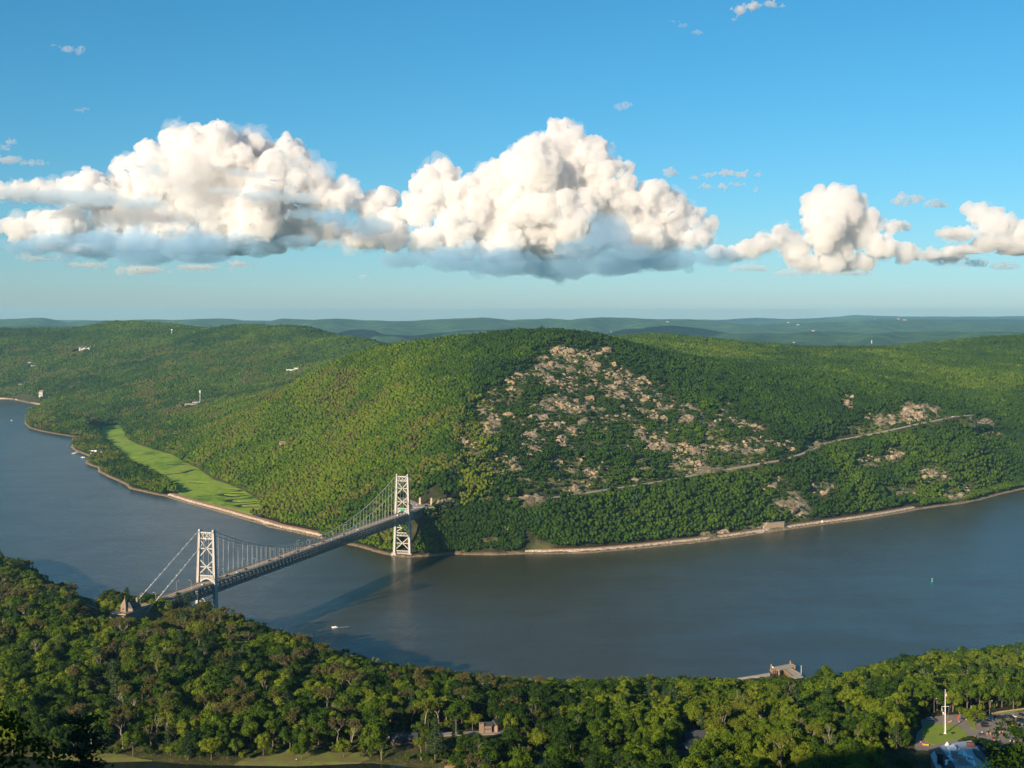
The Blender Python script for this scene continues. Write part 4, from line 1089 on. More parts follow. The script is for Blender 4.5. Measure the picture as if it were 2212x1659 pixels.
def cone(px, py, label, grp):
    X, Y = c6(px, py, 50.3); t = empty("traffic_cone", (X, Y, 50.11)); tag(t, label, "traffic cone", grp)
    MB().tube([(0, 0, 0.05), (0, 0, 0.55), (0, 0, 1.0)], [0.26, 0.17, 0.06], 8).build("cone", M['orange'], t)
    MB().tube([(0, 0, 0.5), (0, 0, 0.75)], [0.2, 0.14], 8).build("band", M['white'], t)
    MB().box((0, 0, 0.03), (0.6, 0.6, 0.06)).build("base", M['orange'], t)
for px, py, lb in [(938,1046,"traffic cone left of three behind the lawn"),(953,1040,"traffic cone in the middle of three behind the lawn"),(969,1032,"traffic cone right of three behind the lawn"),(1076,1042,"traffic cone beside the red sign"),(1172,1010,"traffic cone left of the round island tree"),(545,1305,"traffic cone topmost left of the lawn on the drive"),(560,1316,"second traffic cone down on the drive left of the lawn"),(584,1345,"third traffic cone down on the drive left of the lawn"),(600,1353,"traffic cone next to the yellow barrier"),
    (1455,1205,"leftmost traffic cone of the line across the lot"),(1497,1200,"second traffic cone of the line across the lot"),(1540,1195,"third traffic cone of the line across the lot"),(1582,1188,"fourth traffic cone of the line across the lot"),(1625,1184,"fifth traffic cone of the line across the lot"),(1662,1182,"rightmost traffic cone of the line across the lot")]:
    cone(px, py, lb, "traffic cones on the park drive")
def barrier(px, py, rz, lb):
    X, Y = c6(px, py); t = empty("barrier", (X, Y, 50.11), rz); tag(t, lb, "barrier")
    MB().box((0, 0, 0.85), (3.4, 0.12, 0.5)).box((0, 0, 0.3), (3.4, 0.12, 0.2)).build("board", M['yellow'], t)
    for s in (-1.3, 1.3): MB().beam((s, -0.4, 0), (s, 0, 1.1), 0.1, 0.1).beam((s, 0.4, 0), (s, 0, 1.1), 0.1, 0.1).build("leg", M['yellow'], t)
barrier(630, 1365, -0.4, "yellow barrier across the drive left of the white roof"); barrier(1293, 1250, 1.2, "yellow barrier at the edge of the lot right of the lawn")
X, Y = c6(1062, 1030); t = empty("stop_sign", (X, Y, 50.1)); tag(t, "red sign on a post beside the drive behind the lawn", "sign")
MB().tube([(0, 0, 0), (0, 0, 2.6)], 0.07, 6).build("post", M['cable'], t)
MB().tube([(0, -0.10, 2.7), (0, -0.16, 2.7)], 0.85, 8).build("plate", M['red'], t)
Lp = make_lamp("park_lamp", 11, 1.2, "grey park lamp at the back of the lot behind the parked cars", M['pale_bark']); X, Y = c6(1487, 975); Lp.location = (X, Y, 50.1); tag(Lp, None, "street lamp")
Lp2 = copy_tree(Lp); X, Y = c6(738, 945); Lp2.location = (X, Y, 50.1); tag(Lp2, "grey park lamp against the dark trees behind the drive", "street lamp")

# lodge with its pale flat roof
RZL = 58.0
def lr(px, py, z=RZL): return c6(px, py, z)
lodge = empty("lodge_building", (*lr(1150, 1500), 50.0)); tag(lodge, "large lodge with pale flat roof and white ducts in the bottom right corner", "building")
ox, oy = lodge.location.x, lodge.location.y
def rel(P): return [(p[0] - ox, p[1] - oy) for p in P]
main = rel([lr(*p) for p in [(880,1340),(1235,1288),(1310,1370),(1510,1590),(1530,1760),(800,1760),(690,1480),(805,1378)]])
MB().prism(main, -1.5, 7.4).build("wall", M['stone'], lodge)
MB().prism(main, 7.4, 8.0).build("flat_roof", M['roof_white'], lodge)
def slab(name, P, z0, z1, m): return MB().prism(rel([lr(*p, 50 + z1) for p in P]), z0, z1).build(name, m, lodge)
def sloped(name, P, zs, m):
    pts = [lr(px, py, 50 + z) for (px, py), z in zip(P, zs)]
    top = [(p[0] - ox, p[1] - oy, z) for p, z in zip(pts, zs)]; bot = [(p[0] - ox, p[1] - oy, 6.5) for p in pts]
    n = len(P); mb = MB(); mb.add(top + bot, [tuple(range(n)), tuple(range(2 * n - 1, n - 1, -1))] + [(i, n + i, n + (i + 1) % n, (i + 1) % n) for i in range(n)])
    return mb.build(name, m, lodge)
sloped("slate_roof", [(660,1420),(805,1375),(1000,1600),(1060,1760),(800,1760)], [7.2,9.0,10.0,10.0,7.0], M['slate'])
sloped("side_roof", [(1255,1395),(1390,1440),(1475,1560),(1420,1580),(1310,1480)], [9.2,8.6,8.3,8.6,9.4], M['slate'])
sloped("dormer_roof", [(915,1365),(1000,1340),(1045,1390),(960,1415)], [9.4,10.2,9.6,9.0], M['duct'])
sloped("gable_roof", [(880,1350),(910,1305),(940,1340),(925,1360)], [8.4,10.4,9.0,8.4], M['white'])
def rbox(name, px, py, d, m, zoff=8.0, rz=-0.25):
    x, y = lr(px, py, 50 + zoff); return MB().box((x - ox, y - oy, zoff + d[2] / 2), d, rz).build(name, m, lodge)
rbox("chimney", 818, 1600, (3.2, 3.2, 6.0), M['black'], 8.5)
rbox("roof_unit", 1228, 1372, (4.4, 2.6, 2.4), M['rust'])
rbox("roof_unit", 1112, 1610, (4.6, 3.4, 4.2), M['pink']); rbox("roof_unit", 1012, 1520, (4.0, 3.2, 3.6), M['pink'])
rbox("roof_unit", 1065, 1500, (1.8, 1.8, 1.4), M['slate'])
def duct(P):
    mb = MB(); pts = [(lr(px, py, 59.3)[0] - ox, lr(px, py, 59.3)[1] - oy, 9.2) for px, py in P]
    for a, b_ in zip(pts[:-1], pts[1:]): mb.beam(a, b_, 1.25, 1.1)
    for p in pts: mb.box((p[0], p[1], p[2]), (1.35, 1.35, 1.2), 0.3)
    for p in pts: mb.box((p[0], p[1], 8.4), (0.3, 0.3, 0.9))
    mb.build("duct", M['duct'], lodge)
duct([(935,1435),(970,1490),(935,1510),(985,1560),(905,1565),(905,1610)])
duct([(1050,1475),(1130,1470),(1180,1560),(1250,1590),(1255,1540)])
duct([(1115,1435),(1140,1440),(1180,1500),(1240,1510),(1265,1570),(1290,1625)])
for px, py in [(1075,1415),(1190,1460),(1310,1560),(1340,1620),(1000,1420)]:
    x, y = lr(px, py); MB().tube([(x - ox, y - oy, 8), (x - ox, y - oy, 8.9)], 0.3, 8).build("vent_pipe", M['white'], lodge)
MB().box((main[1][0] - 8, main[1][1] - 0.05, 4.5), (5, 0.3, 3)).build("window", M['glass'], lodge)

# ------------------------------------------------------------------ other buildings
def house(name, X, Y, Z, L, W, h, rise, rz, wall, roof, label, cat="house", chimney=True, wins=3, group=None, hip=0.0):
    t = empty(name, (X, Y, Z), rz); tag(t, label, cat, group)
    MB().box((0, 0, h / 2 - 1), (L, W, h + 2)).build("wall", wall, t)
    r = MB().gable((0, 0), L, W, h + 0.003, rise, 0, hip=hip).build("roof", roof, t)
    if chimney: MB().box((L * .25, 0.6, h + rise * .75), (0.9, 0.9, rise * 1.1)).build("chimney", M['stone'], r)
    for k in range(wins):
        x = -L / 2 + L * (k + 0.7) / (wins + 0.4)
        MB().box((x, -W / 2 - 0.02, h * .55), (L * .09 + .3, 0.12, h * .38)).build("window", M['glass'], t)
    return t
# bridge toll house with pyramid roofed turret beside the near approach
X, Y = gp(286, 1318, 56); zt = gz(X, Y)
toll = empty("toll_house", (X, Y, 50.0), BRZ); tag(toll, "stone toll house with pointed turret roof beside the near end of the bridge", "building")
MB().box((0, 0, 3.0), (13, 9, 12)).build("wall", M['stone'], toll)
MB().gable((0, 0), 13, 9, 9.0, 5.5, 0, hip=2.0).build("roof", M['slate'], toll)
tr = MB().box((-6.5, 3.5, 4.0), (5.2, 5.2, 14)).build("turret", M['stone'], toll)
MB().add([(-9.5, 0.5, 11), (-3.5, 0.5, 11), (-3.5, 6.5, 11), (-9.5, 6.5, 11), (-6.5, 3.5, 18.0)], [(3, 2, 1, 0), (0, 1, 4), (1, 2, 4), (2, 3, 4), (3, 0, 4)]).build("turret_roof", M['shingle'], tr)
MB().tube([(-6.5, 3.5, 17.8), (-6.5, 3.5, 20)], 0.12, 5).build("finial", M['cable'], tr)
MB().box((5.2, -1.5, 13.5), (1.8, 1.8, 6)).build("chimney", M['stone'], toll)
MB().box((-9.12, 3.5, 8.5), (0.1, 1.0, 1.8)).build("window", M['glass'], tr)

def at(x, y, z_guess):
    """walk the sight line to the ground"""
    for d in np.arange(700, 12000, 6.0):
        X, Y, Z = gpd(x, y, d)
        if Z < gz(X, Y): return X, Y, gz(X, Y)
    X, Y = gp(x, y, z_guess); return X, Y, z_guess
M['far_wall'] = pmat("pale_render_wall", (0.46, 0.44, 0.40), (0.36, 0.34, 0.31), 0.3, 0.9)
X, Y, Z = at(183, 757, 180)
mon = empty("hilltop_mansion", (X, Y, Z), 0.1); mon.scale = (.72, .72, .72); tag(mon, "long grey stone mansion on the wooded hill at the left", "building")
MB().box((0, 0, 5), (62, 14, 16)).build("wall", M['far_wall'], mon)
MB().gable((0, 0), 62, 14, 13.003, 7).build("roof", M['slate'], mon)
for x in (-26, 0, 24):
    g_ = MB().box((x, -7.5, 7), (10, 6, 20)).build("wing", M['far_wall'], mon)
    MB().gable((x, -7.5), 6, 10, 17.003, 6, math.pi / 2).build("wing_roof", M['slate'], g_)
    MB().box((x + 7, 1, 21), (2, 2, 6)).build("chimney", M['cream'], mon)
CLEAR = [(X, Y - 10, 55)]
def hs_(x, y, *a, **k):
    X, Y, Z = at(x, y, 60); CLEAR.append((X, Y - 4, max(a[0], 10) * 1.1)); return house(k.pop('name', 'house'), X, Y, Z, *a, **k)
hs_(627, 805, 26, 12, 9, 2.0, 0.05, M['far_wall'], M['duct'], "long white building with flat grey roof on the green slope", cat="building", chimney=False, wins=6)
hs_(640, 804, 14, 12, 12, 2.0, 0.05, M['far_wall'], M['duct'], "taller white block at the right end of the long white building on the slope", cat="building", chimney=False)
hs_(386, 885, 13, 10, 9, 6, 0.7, M['far_wall'], M['shingle'], "white house with tan roof left of the clearing in the valley")
hs_(412, 878, 34, 14, 7, 3.5, 0.15, M['far_wall'], M['shingle'], "long tan-roofed building by the clearing in the valley", cat="building", chimney=False, wins=6)
hs_(424, 873, 22, 12, 7, 3.5, 0.15, M['far_wall'], M['slate'], "pale building right behind the long tan-roofed one in the valley", cat="building", chimney=False)
hs_(90, 858, 16, 12, 16, 7, -0.3, M['far_wall'], M['shingle'], "tall white house with tan roof above the far river bend")
hs_(98, 868, 14, 8, 5, 3, 0.2, M['far_wall'], M['shingle'], "low tan house beside the railway at the far river bend")
hs_(64, 788, 13, 11, 10, 7, 0.2, M['far_wall'], M['slate'], "cream house with pointed gable on the left wooded hill")
hs_(72, 793, 16, 11, 8, 6, 0.5, M['far_wall'], M['slate'], "second cream house just below the first on the left wooded hill")
hs_(45, 833, 16, 10, 6, 4, 0.1, M['far_wall'], M['slate'], "left one of two small white houses in the trees above the river bend")
hs_(57, 831, 18, 10, 7, 4, 0.1, M['far_wall'], M['slate'], "right one of two small white houses in the trees above the river bend")
hs_(611, 967, 12, 9, 7, 5, 0.4, M['pink'], M['shingle'], "small red-brown house half hidden among bright green trees on the slope")
hs_(202, 981, 13, 9, 5, 3.5, 0.2, M['far_wall'], M['duct'], "white boathouse on the small wooded point by the marsh")
hs_(216, 980.5, 16, 9, 5, 3.5, 0.1, M['far_wall'], M['slate'], "white house with dark roof behind the boathouse on the point")
hs_(455, 877, 12, 9, 6, 4, 0.1, M['far_wall'], M['shingle'], "small house among the trees right of the valley clearing")
# lattice mast in the valley
X, Y, Z = at(432, 873, 60); t = empty("radio_mast", (X, Y, Z)); tag(t, "slim white radio mast rising above the trees by the valley clearing", "mast")
mm = MB()
for a in range(3):
    an = a * 2.094; p0 = (2.4 * math.cos(an), 2.4 * math.sin(an), 0); p1 = (0.7 * math.cos(an), 0.7 * math.sin(an), 42); mm.beam(p0, p1, 0.35, 0.35)
for k in range(14):
    z0, z1 = 3 * k, 3 * k + 3; r0 = 2.4 - 1.7 * z0 / 42; r1 = 2.4 - 1.7 * z1 / 42
    for a in range(3): mm.beam((r0 * math.cos(a * 2.094), r0 * math.sin(a * 2.094), z0), (r1 * math.cos(a * 2.094 + 2.094), r1 * math.sin(a * 2.094 + 2.094), z1), 0.2, 0.2)
mm.build("lattice", M['cable'], t)
for z in (36, 39.5): MB().box((0, 0, z), (4.2, 4.2, 2.2)).build("antenna_panel", M['white'], t)
X, Y, Z = at(371, 727, 200); t = empty("radio_mast", (X, Y, Z)); tag(t, "small pale mast on the ridge of the left hill", "mast")
MB().tube([(0, 0, 0), (0, 0, 30)], [1.0, 0.5], 6).build("pole", M['white'], t); MB().box((0, 0, 29), (6, 3, 3)).build("antenna_panel", M['white'], t)
# concrete snow-shed wall over the railway
X, Y = gp(1688, 1139, 6); tw_ = empty("tunnel_portal", (X, Y - 2, 3.2), 0.55); tag(tw_, "pale concrete tunnel wall beside the railway at the water's edge", "wall")
MB().box((0, 14, 3.5), (34, 2.2, 9)).build("wall", M['tan_stone'], tw_); MB().box((0, 14, 8.3), (35, 2.8, 0.7)).build("coping", M['concrete'], tw_)
MB().add([(-17, 12.9, -1), (-23, 12.9, -1), (-23, 12.9, 4), (-17, 12.9, 8), (-17, 15.1, -1), (-23, 15.1, -1), (-23, 15.1, 4), (-17, 15.1, 8)], [(0, 1, 2, 3), (7, 6, 5, 4), (1, 5, 6, 2), (2, 6, 7, 3), (0, 4, 5, 1)]).build("wing_wall", M['tan_stone'], tw_)
X, Y = gp(1779, 1129, 5); t = empty("signal_cabinet", (X, Y + 10, 4.3)); tag(t, "small white signal hut beside the railway", "hut")
MB().box((0, 0, 1.0), (2, 1.8, 2.0)).build("cabin", M['white'], t); MB().box((0, 0, 2.15), (2.4, 2.1, 0.25)).build("roof", M['duct'], t)

# far towns: pale dots in the valley behind
far_b = [(1941,690,60,18,18,'pink',"long red brick block on the far plateau"),(1955,692,70,20,12,'pink',"lower red brick wing beside the brick block on the far plateau"),(1890,690,50,16,16,'white',"white block left of the brick building on the far plateau"),(1703,698,45,16,14,'white',"left white building on the far wooded rise"),(1724,703,55,16,12,'white',"middle white building on the far wooded rise"),(1757,716,55,16,14,'white',"lower white building on the far wooded rise"),
 (1715,741,40,14,12,'white',"white building in the near valley below the rise"),(1596,694.5,30,18,30,'white',"white storage tower on the far left rise"),(1442,696,60,20,10,'cream',"pale quarry building on the dark far ridge"),(1883,742,14,14,40,'cream',"slim pale tower in the near valley at the right"),(1320,718,20,14,10,'white',"small white house on the dark shaded ridge")]
for x, y, L, W, h, m, lb in far_b:
    d0 = {True: 9000}.get(False, None)
    for d in np.arange(8200, 32000, 40.0):
        X, Y, Z = gpd(x, y, d)
        if Z < gz(X, Y): break
    q_ = min(1.0, d / 17000); house("far_building", X, Y, gz(X, Y), L * q_ * .6, W * q_, h * q_, 4 * q_, 0.4, M['far_wall'] if m != 'pink' else M['pink'], M['slate'], lb, cat="building", chimney=False, wins=3)

# ------------------------------------------------------------------ boats, buoy, pier
def motorboat(name, loc, rz, s, label, wake=True):
    t = empty(name, loc, rz); t.scale = (s, s, s); tag(t, label, "boat")
    h = MB(); secs = [(-3.4, 1.15), (-2, 1.25), (0.5, 1.2), (2.2, 0.8), (3.6, 0.05)]
    vs, fs = [], []
    for x, w in secs: vs += [(x, -w, 0.95 + 0.06 * x), (x, -w * .7, -0.2), (x, w * .7, -0.2), (x, w, 0.95 + 0.06 * x)]
    for i in range(4):
        for k in range(3): fs.append((i * 4 + k, i * 4 + k + 1, i * 4 + k + 5, i * 4 + k + 4))
        fs.append((i * 4 + 3, i * 4, i * 4 + 4, i * 4 + 7))
    fs.append((0, 3, 2, 1)); h.add(vs, fs); h.build("hull", M['white'], t)
    c = MB(); loft(c, [(-1.2, .8, .9, 1.5), (0.2, .8, .95, 1.6), (1.3, .55, 1.0, 1.1)], 0); c.build("cabin", M['white'], t)
    w = MB(); loft(w, [(0.25, .74, 1.1, 1.62), (1.25, .56, 1.08, 1.18)], 0); w.build("windscreen", M['glass'], t)
    MB().box((-3.5, 0, 0.8), (0.5, 0.5, 0.9)).build("outboard_motor", M['black'], t)
X, Y = gp(723, 1354.5, 0.5); motorboat("motorboat", (X, Y, 0.1), 3.4, 0.85, "white motorboat on the dark water below the bridge shadow")
def foam_mat():
    m, nt, b = newmat("foam"); tc = N(nt, "ShaderNodeTexCoord"); n = noise(nt, 1.2, 4, 0.7, tc.outputs["Object"])
    r = ramp(nt, [(0.45, (0.0, 0.0, 0.0)), (0.6, (1, 1, 1))]); nt.links.new(n.outputs["Fac"], r.inputs["Fac"]); nt.links.new(r.outputs[0], b.inputs["Alpha"])
    b.inputs["Base Color"].default_value = (0.75, 0.78, 0.8, 1); b.inputs["Roughness"].default_value = 0.8
    return m
M['foam'] = foam_mat()
wk = MB().add([(X + 3, Y + 1.2, .06), (X + 3, Y - 0.6, .06), (X + 14, Y + 2.6, .06), (X + 14, Y + 5.0, .06)], [(0, 1, 2, 3)]).build("wake", M['foam']); tag(wk, "thin white wake behind the motorboat", kind="structure")
X, Y = gp(25, 908.5, 0.5); motorboat("motorboat", (X, Y, 0.1), 1.8, 1.6, "small pale boat far off near the left edge of the river")
for x, y, r_, lb in [(159, 979.5, 0.3, "white boat moored at the small wooden dock on the left bank"), (179, 988, 0.1, "low white boat moored beside the dock ramp on the left bank"), (165, 977.5, 2.8, "white boat tied at the inner end of the dock on the left bank")]:
    X, Y = gp(x, y, 0.5); motorboat("motorboat", (X, Y, 0.1), r_, 1.3, lb)
X, Y = gp(2013.5, 1257, 0.0); bu = empty("buoy", (X, Y, 0)); tag(bu, "green channel buoy alone on the water at the right", "buoy")
MB().tube([(0, 0, -0.4), (0, 0, 0.9)], 1.3, 12).build("float", M['green_paint'], bu)
MB().tube([(0, 0, 0.9), (0, 0, 3.6)], [0.85, 0.4], 8).build("cage", M['green_paint'], bu); MB().tube([(0, 0, 3.6), (0, 0, 4.6)], [0.3, 0.2], 8).build("lantern", M['white'], bu)
# dock and deck on the left bank
def dock(P, label):
    t = empty("dock", (*gp(*P[0], 1), 0)); tag(t, label, "dock"); ox_, oy_ = t.location.x, t.location.y
    pts = [gp(x, y, 1.2) for x, y in P]; mb = MB(); pl = MB()
    for a, b_ in zip(pts[:-1], pts[1:]):
        mb.beam((a[0] - ox_, a[1] - oy_, 1.2), (b_[0] - ox_, b_[1] - oy_, 1.2), 3.0, 0.4)
        for k in range(6): pl.tube([(a[0] - ox_ + (b_[0] - a[0]) * k / 5, a[1] - oy_ + (b_[1] - a[1]) * k / 5, -1), (a[0] - ox_ + (b_[0] - a[0]) * k / 5, a[1] - oy_ + (b_[1] - a[1]) * k / 5, 1.8)], 0.25, 5)
    mb.build("planking", M['timber'], t); pl.build("piles", M['bark'], t)
dock([(145, 962), (152, 961.5), (160, 961)], "short brown dock reaching into the river at the upper wooded point")
dock([(156, 977.5), (168, 977), (180, 978)], "narrow dock with boats by the boathouse on the left bank")

# timber pier on the near bank
def cp(px, py, z=3.0): return gp((2550 + px / 7.3733) / 1.57911, (2220 + py / 7.3733) / 1.57911, z)
pier = empty("pier", (*cp(950, 420), 0)); tag(pier, "T-shaped timber pier with grey deck reaching into the river", "pier")
px0, py0 = pier.location.x, pier.location.y
def pr(P, z): return [(cp(a, b_, z)[0] - px0, cp(a, b_, z)[1] - py0) for a, b_ in P]
head = pr([(570,440),(640,500),(735,480),(810,500),(900,470),(1080,440),(1200,410),(1215,385),(1130,335),(1060,335),(700,405),(640,410)], 3.0)
MB().prism(head, 2.5, 3.0).build("deck", M['concrete'], pier)
MB().prism(pr([(900,472),(1085,445),(1335,590),(1400,660),(1180,690),(1120,650)], 3.0), 2.5, 2.996).build("walkway", M['concrete'], pier)
pl = MB(); fd = MB()
for i in range(len(head)):
    a, b_ = Vector((*head[i], 0)), Vector((*head[(i + 1) % len(head)], 0)); n_ = max(1, int((b_ - a).length / 2.2))
    for k in range(n_):
        p = a.lerp(b_, k / n_); pl.tube([(p.x, p.y, -2), (p.x, p.y, 3.0)], 0.28, 5)
    fd.beam((a.x, a.y, 2.9), (b_.x, b_.y, 2.9), 0.5, 1.0)
e = pr([(900,472),(1120,650)], 3.0); f_ = pr([(1085,445),(1335,590)], 3.0)
for a, b_ in (e, f_):
    fd.beam((a[0], a[1], 3.3), (b_[0], b_[1], 3.3), 0.4, 1.0)
    for k in range(9): pl.tube([(a[0] + (b_[0] - a[0]) * k / 8, a[1] + (b_[1] - a[1]) * k / 8, -2), (a[0] + (b_[0] - a[0]) * k / 8, a[1] + (b_[1] - a[1]) * k / 8, 3.2)], 0.28, 5)
pl.build("piles", M['timber'], pier); fd.build("fender", M['timber'], pier)
for a in ((600, 425), (1078, 335), (795, 520), (1190, 430)):
    x, y = pr([a], 3.0)[0]; h_ = 6.0 if a[1] in (425, 335) else 4.2
    mb = MB()
    for k in range(4): mb.tube([(x + .45 * math.cos(k * 1.57), y + .45 * math.sin(k * 1.57), -2), (x + .25 * math.cos(k * 1.57), y + .25 * math.sin(k * 1.57), h_)], 0.42, 6)
    mb.build("dolphin_piles", M['timber'], pier)
x, y = pr([(632, 425)], 3.0)[0]; MB().box((x, y, 3.5), (1.2, 1.2, 1.0)).build("navigation_board", M['white'], pier)
X, Y = cp(1349, 585); t = empty("flagpole", (X, Y, 1.5)); tag(t, "bare grey pole standing at the shore end of the pier", "pole"); MB().tube([(0, 0, 0), (0, 0, 9)], [0.2, 0.13], 6).build("pole", M['duct'], t)
MB().tube([(0, 0, 9), (0, 0, 9.25)], [0.2, 0.08], 6).build("cap", M['duct'], t)
SW = [Vector((*gp(x, y, 2), 2.0)) for x, y in [(1560, 1471), (1600, 1465), (1640, 1459), (1662, 1455)]]
tag(ribbon("sea_wall", SW, [(-0.8, -3), (-0.8, 0.5), (0.8, 0.5), (0.8, -3)], [M['concrete']], [0, 0, 0]), "pale low sea wall left of the timber pier", "wall")
# railway trestle over the cove at the left
P0 = Vector((*gp(175, 1301, 8), 8)); P1 = Vector((*gp(246, 1331, 8), 8)); dv = P1 - P0
tr_ = empty("railway_trestle", P0, math.atan2(dv.y, dv.x)); tag(tr_, "rust brown railway trestle over the small cove left of the bridge", "bridge")
Lr = dv.length
MB().box((Lr / 2, 0, -0.2), (Lr, 5, 0.4)).build("deck", M['ballast'], tr_)
for s in (-1, 1):
    MB().box((Lr / 2, s * 2.6, 0.2), (Lr, 0.4, 1.6)).build("girder", M['rust'], tr_)
for k in range(5): MB().box((Lr * (k + .5) / 5, 0, -5), (1.5, 4.5, 9.2)).build("pier", M['stone'], tr_)
PT = [Vector((*gp(x, y, 9.5), 9.5)) for x, y in [(-80, 1290), (-20, 1289), (40, 1291), (90, 1292), (130, 1295), (176, 1302)]]
tag(ribbon("railway", smooth_line(polyline_at(PT, 8), 2), [(-4, -3), (-3.5, 0), (3.5, 0), (4, -3)], [M['ballast']], [0, 0, 0]), "brown railway bed through the trees at the left", kind="structure")
TRACKCLEAR = [(p.x, p.y) for p in PT]

# things among the trees of the near park
def gp50(x, y, z=50): return gp(x, y, z)
X, Y = gp50(1050, 1565, 53); zb = gz(X, Y)
h1 = empty("stone_lodge", (X, Y, zb), 0.2); h1.scale = (.6, .6, .6); tag(h1, "small stone building with crenellated tower among the trees", "building")
MB().box((0, 0, 3), (11, 8, 10)).build("wall", M['stone'], h1); MB().gable((1, 0), 12, 8.4, 8.003, 3.5).build("roof", M['slate'], h1)
tt = MB().box((-5.5, -2.5, 4.5), (4.5, 4.5, 13)).build("turret", M['stone'], h1)
mb = MB()
for a in (-1, 0, 1):
    for b_ in (-1, 1): mb.box((-5.5 + a * 1.8, -2.5 + b_ * 2, 11.35), (0.9, 0.5, 0.7))
mb.build("battlement", M['stone'], tt)
for k in range(3): MB().box((-1 + 2.4 * k, -4.03, 4.5), (1, .1, 2)).build("window", M['glass'], h1)
X, Y = gp50(1082, 1558, 55); house("stone_lodge_wing", X - 2, Y + 4, gz(X, Y), 9, 6.5, 5, 3.4, 0.9, M['stone'], M['slate'], "dark slate roofed building right behind the small stone building", cat="building")
X, Y = gp50(1492, 1607, 54); house("picnic_shelter", X, Y, gz(X, Y), 20, 12, 4.2, 3.6, 1.0, M['bark'], M['slate'], "dark roofed picnic shelter among the trees in the middle of the foreground", cat="shelter", chimney=False, wins=4)
X, Y = gp50(1497, 1590, 54); house("picnic_shelter", X + 2, Y + 6, gz(X, Y), 14, 10, 4.2, 3.4, 0.1, M['bark'], M['slate'], "smaller dark roof just behind the picnic shelter", cat="shelter", chimney=False)
X, Y = gp50(872, 1592, 53); house("picnic_shelter", X, Y, gz(X, Y), 17, 9, 3.6, 2.6, 0.15, M['bark'], M['slate'], "long low dark roof beside the park road at the left of the stone building", cat="shelter", chimney=False)
PR = [Vector((*gp50(x, y), 0)) for x, y in [(760, 1586), (860, 1588), (960, 1584), (1040, 1578), (1120, 1574)]]
for p in PR: p.z = gz(p.x, p.y) + 0.5
tag(ribbon("park_road", smooth_line(polyline_at(PR, 8), 2), [(-4, -1.2), (-4, 0), (4, 0), (4, -1.2)], [M['road']], [0, 0, 0]), "grey park road behind the stone building", kind="structure")
for x, y, lb in [(872, 1550, "wooden utility pole left of the park road's middle"), (985, 1553, "wooden utility pole just left of the stone building")]:
    X, Y = gp50(x, y + 30, 51); t = empty("utility_pole", (X, Y, gz(X, Y))); tag(t, lb, "utility pole")
    MB().tube([(0, 0, 0), (0, 0, 11)], [0.2, 0.14], 6).build("pole", M['pale_bark'], t); MB().box((0, 0, 10.2), (2.4, 0.16, 0.2)).build("crossarm", M['bark'], t)
DIRT = [gp50(x, y) for x, y in [(960, 1648), (1010, 1634), (1100, 1637), (1180, 1625), (1270, 1632), (1360, 1626), (1440, 1640), (1560, 1640), (1600, 1656), (1620, 1680), (960, 1690)]]
def draped(name, poly, mat, label, lift=0.12, n=110):
    xs = np.linspace(min(p[0] for p in poly), max(p[0] for p in poly), n); ys = np.linspace(min(p[1] for p in poly), max(p[1] for p in poly), n)
    X_, Y_ = np.meshgrid(xs, ys); Z_ = samp(GZ, X_.ravel(), Y_.ravel()).reshape(X_.shape) + lift
    i_ = np.arange(X_.size).reshape(X_.shape); q = np.stack([i_[:-1, :-1], i_[:-1, 1:], i_[1:, 1:], i_[1:, :-1]], -1).reshape(-1, 4)
    ins_ = inside(X_.ravel(), Y_.ravel(), poly); q = q[ins_[q].sum(1) >= 2]
    tag(link_mesh(name, np_mesh(name, np.stack([X_, Y_, Z_], -1).reshape(-1, 3), quads=q, mats=[mat], smooth=True)), label, kind="structure")
draped("picnic_ground", DIRT, M['dirt'], "bare brown picnic ground under the trees at the bottom")
LAWNS = [[gp50(x, y) for x, y in P] for P in ([(78, 1627), (130, 1621), (175, 1625), (240, 1620), (300, 1630), (330, 1632), (320, 1639), (250, 1636), (190, 1641), (110, 1636)], [(505, 1641), (540, 1630), (585, 1629), (610, 1619), (680, 1616), (720, 1623), (780, 1622), (800, 1632), (770, 1640), (700, 1640), (660, 1650), (590, 1646), (540, 1651)])]
draped("lawn", LAWNS[0], M['park_grass'], "sunlit lawn strip on the lake shore at the bottom left"); draped("lawn", LAWNS[1], M['park_grass'], "sunlit park lawn at the bottom left of the middle")
LP_ = [Vector((*gp50(x, y, 48.5), 0)) for x, y in [(75, 1634), (200, 1646), (330, 1643), (430, 1651), (650, 1654), (760, 1648), (850, 1654)]]
for p in LP_: p.z = gz(p.x, p.y + 3) + 0.3; p.y += 3
tag(ribbon("path", smooth_line(polyline_at(LP_, 6), 2), [(-1.6, -0.3), (-1.6, 0), (1.6, 0), (1.6, -0.3)], [M['dirt']], [0, 0, 0]), "tan footpath along the lake shore", kind="structure")

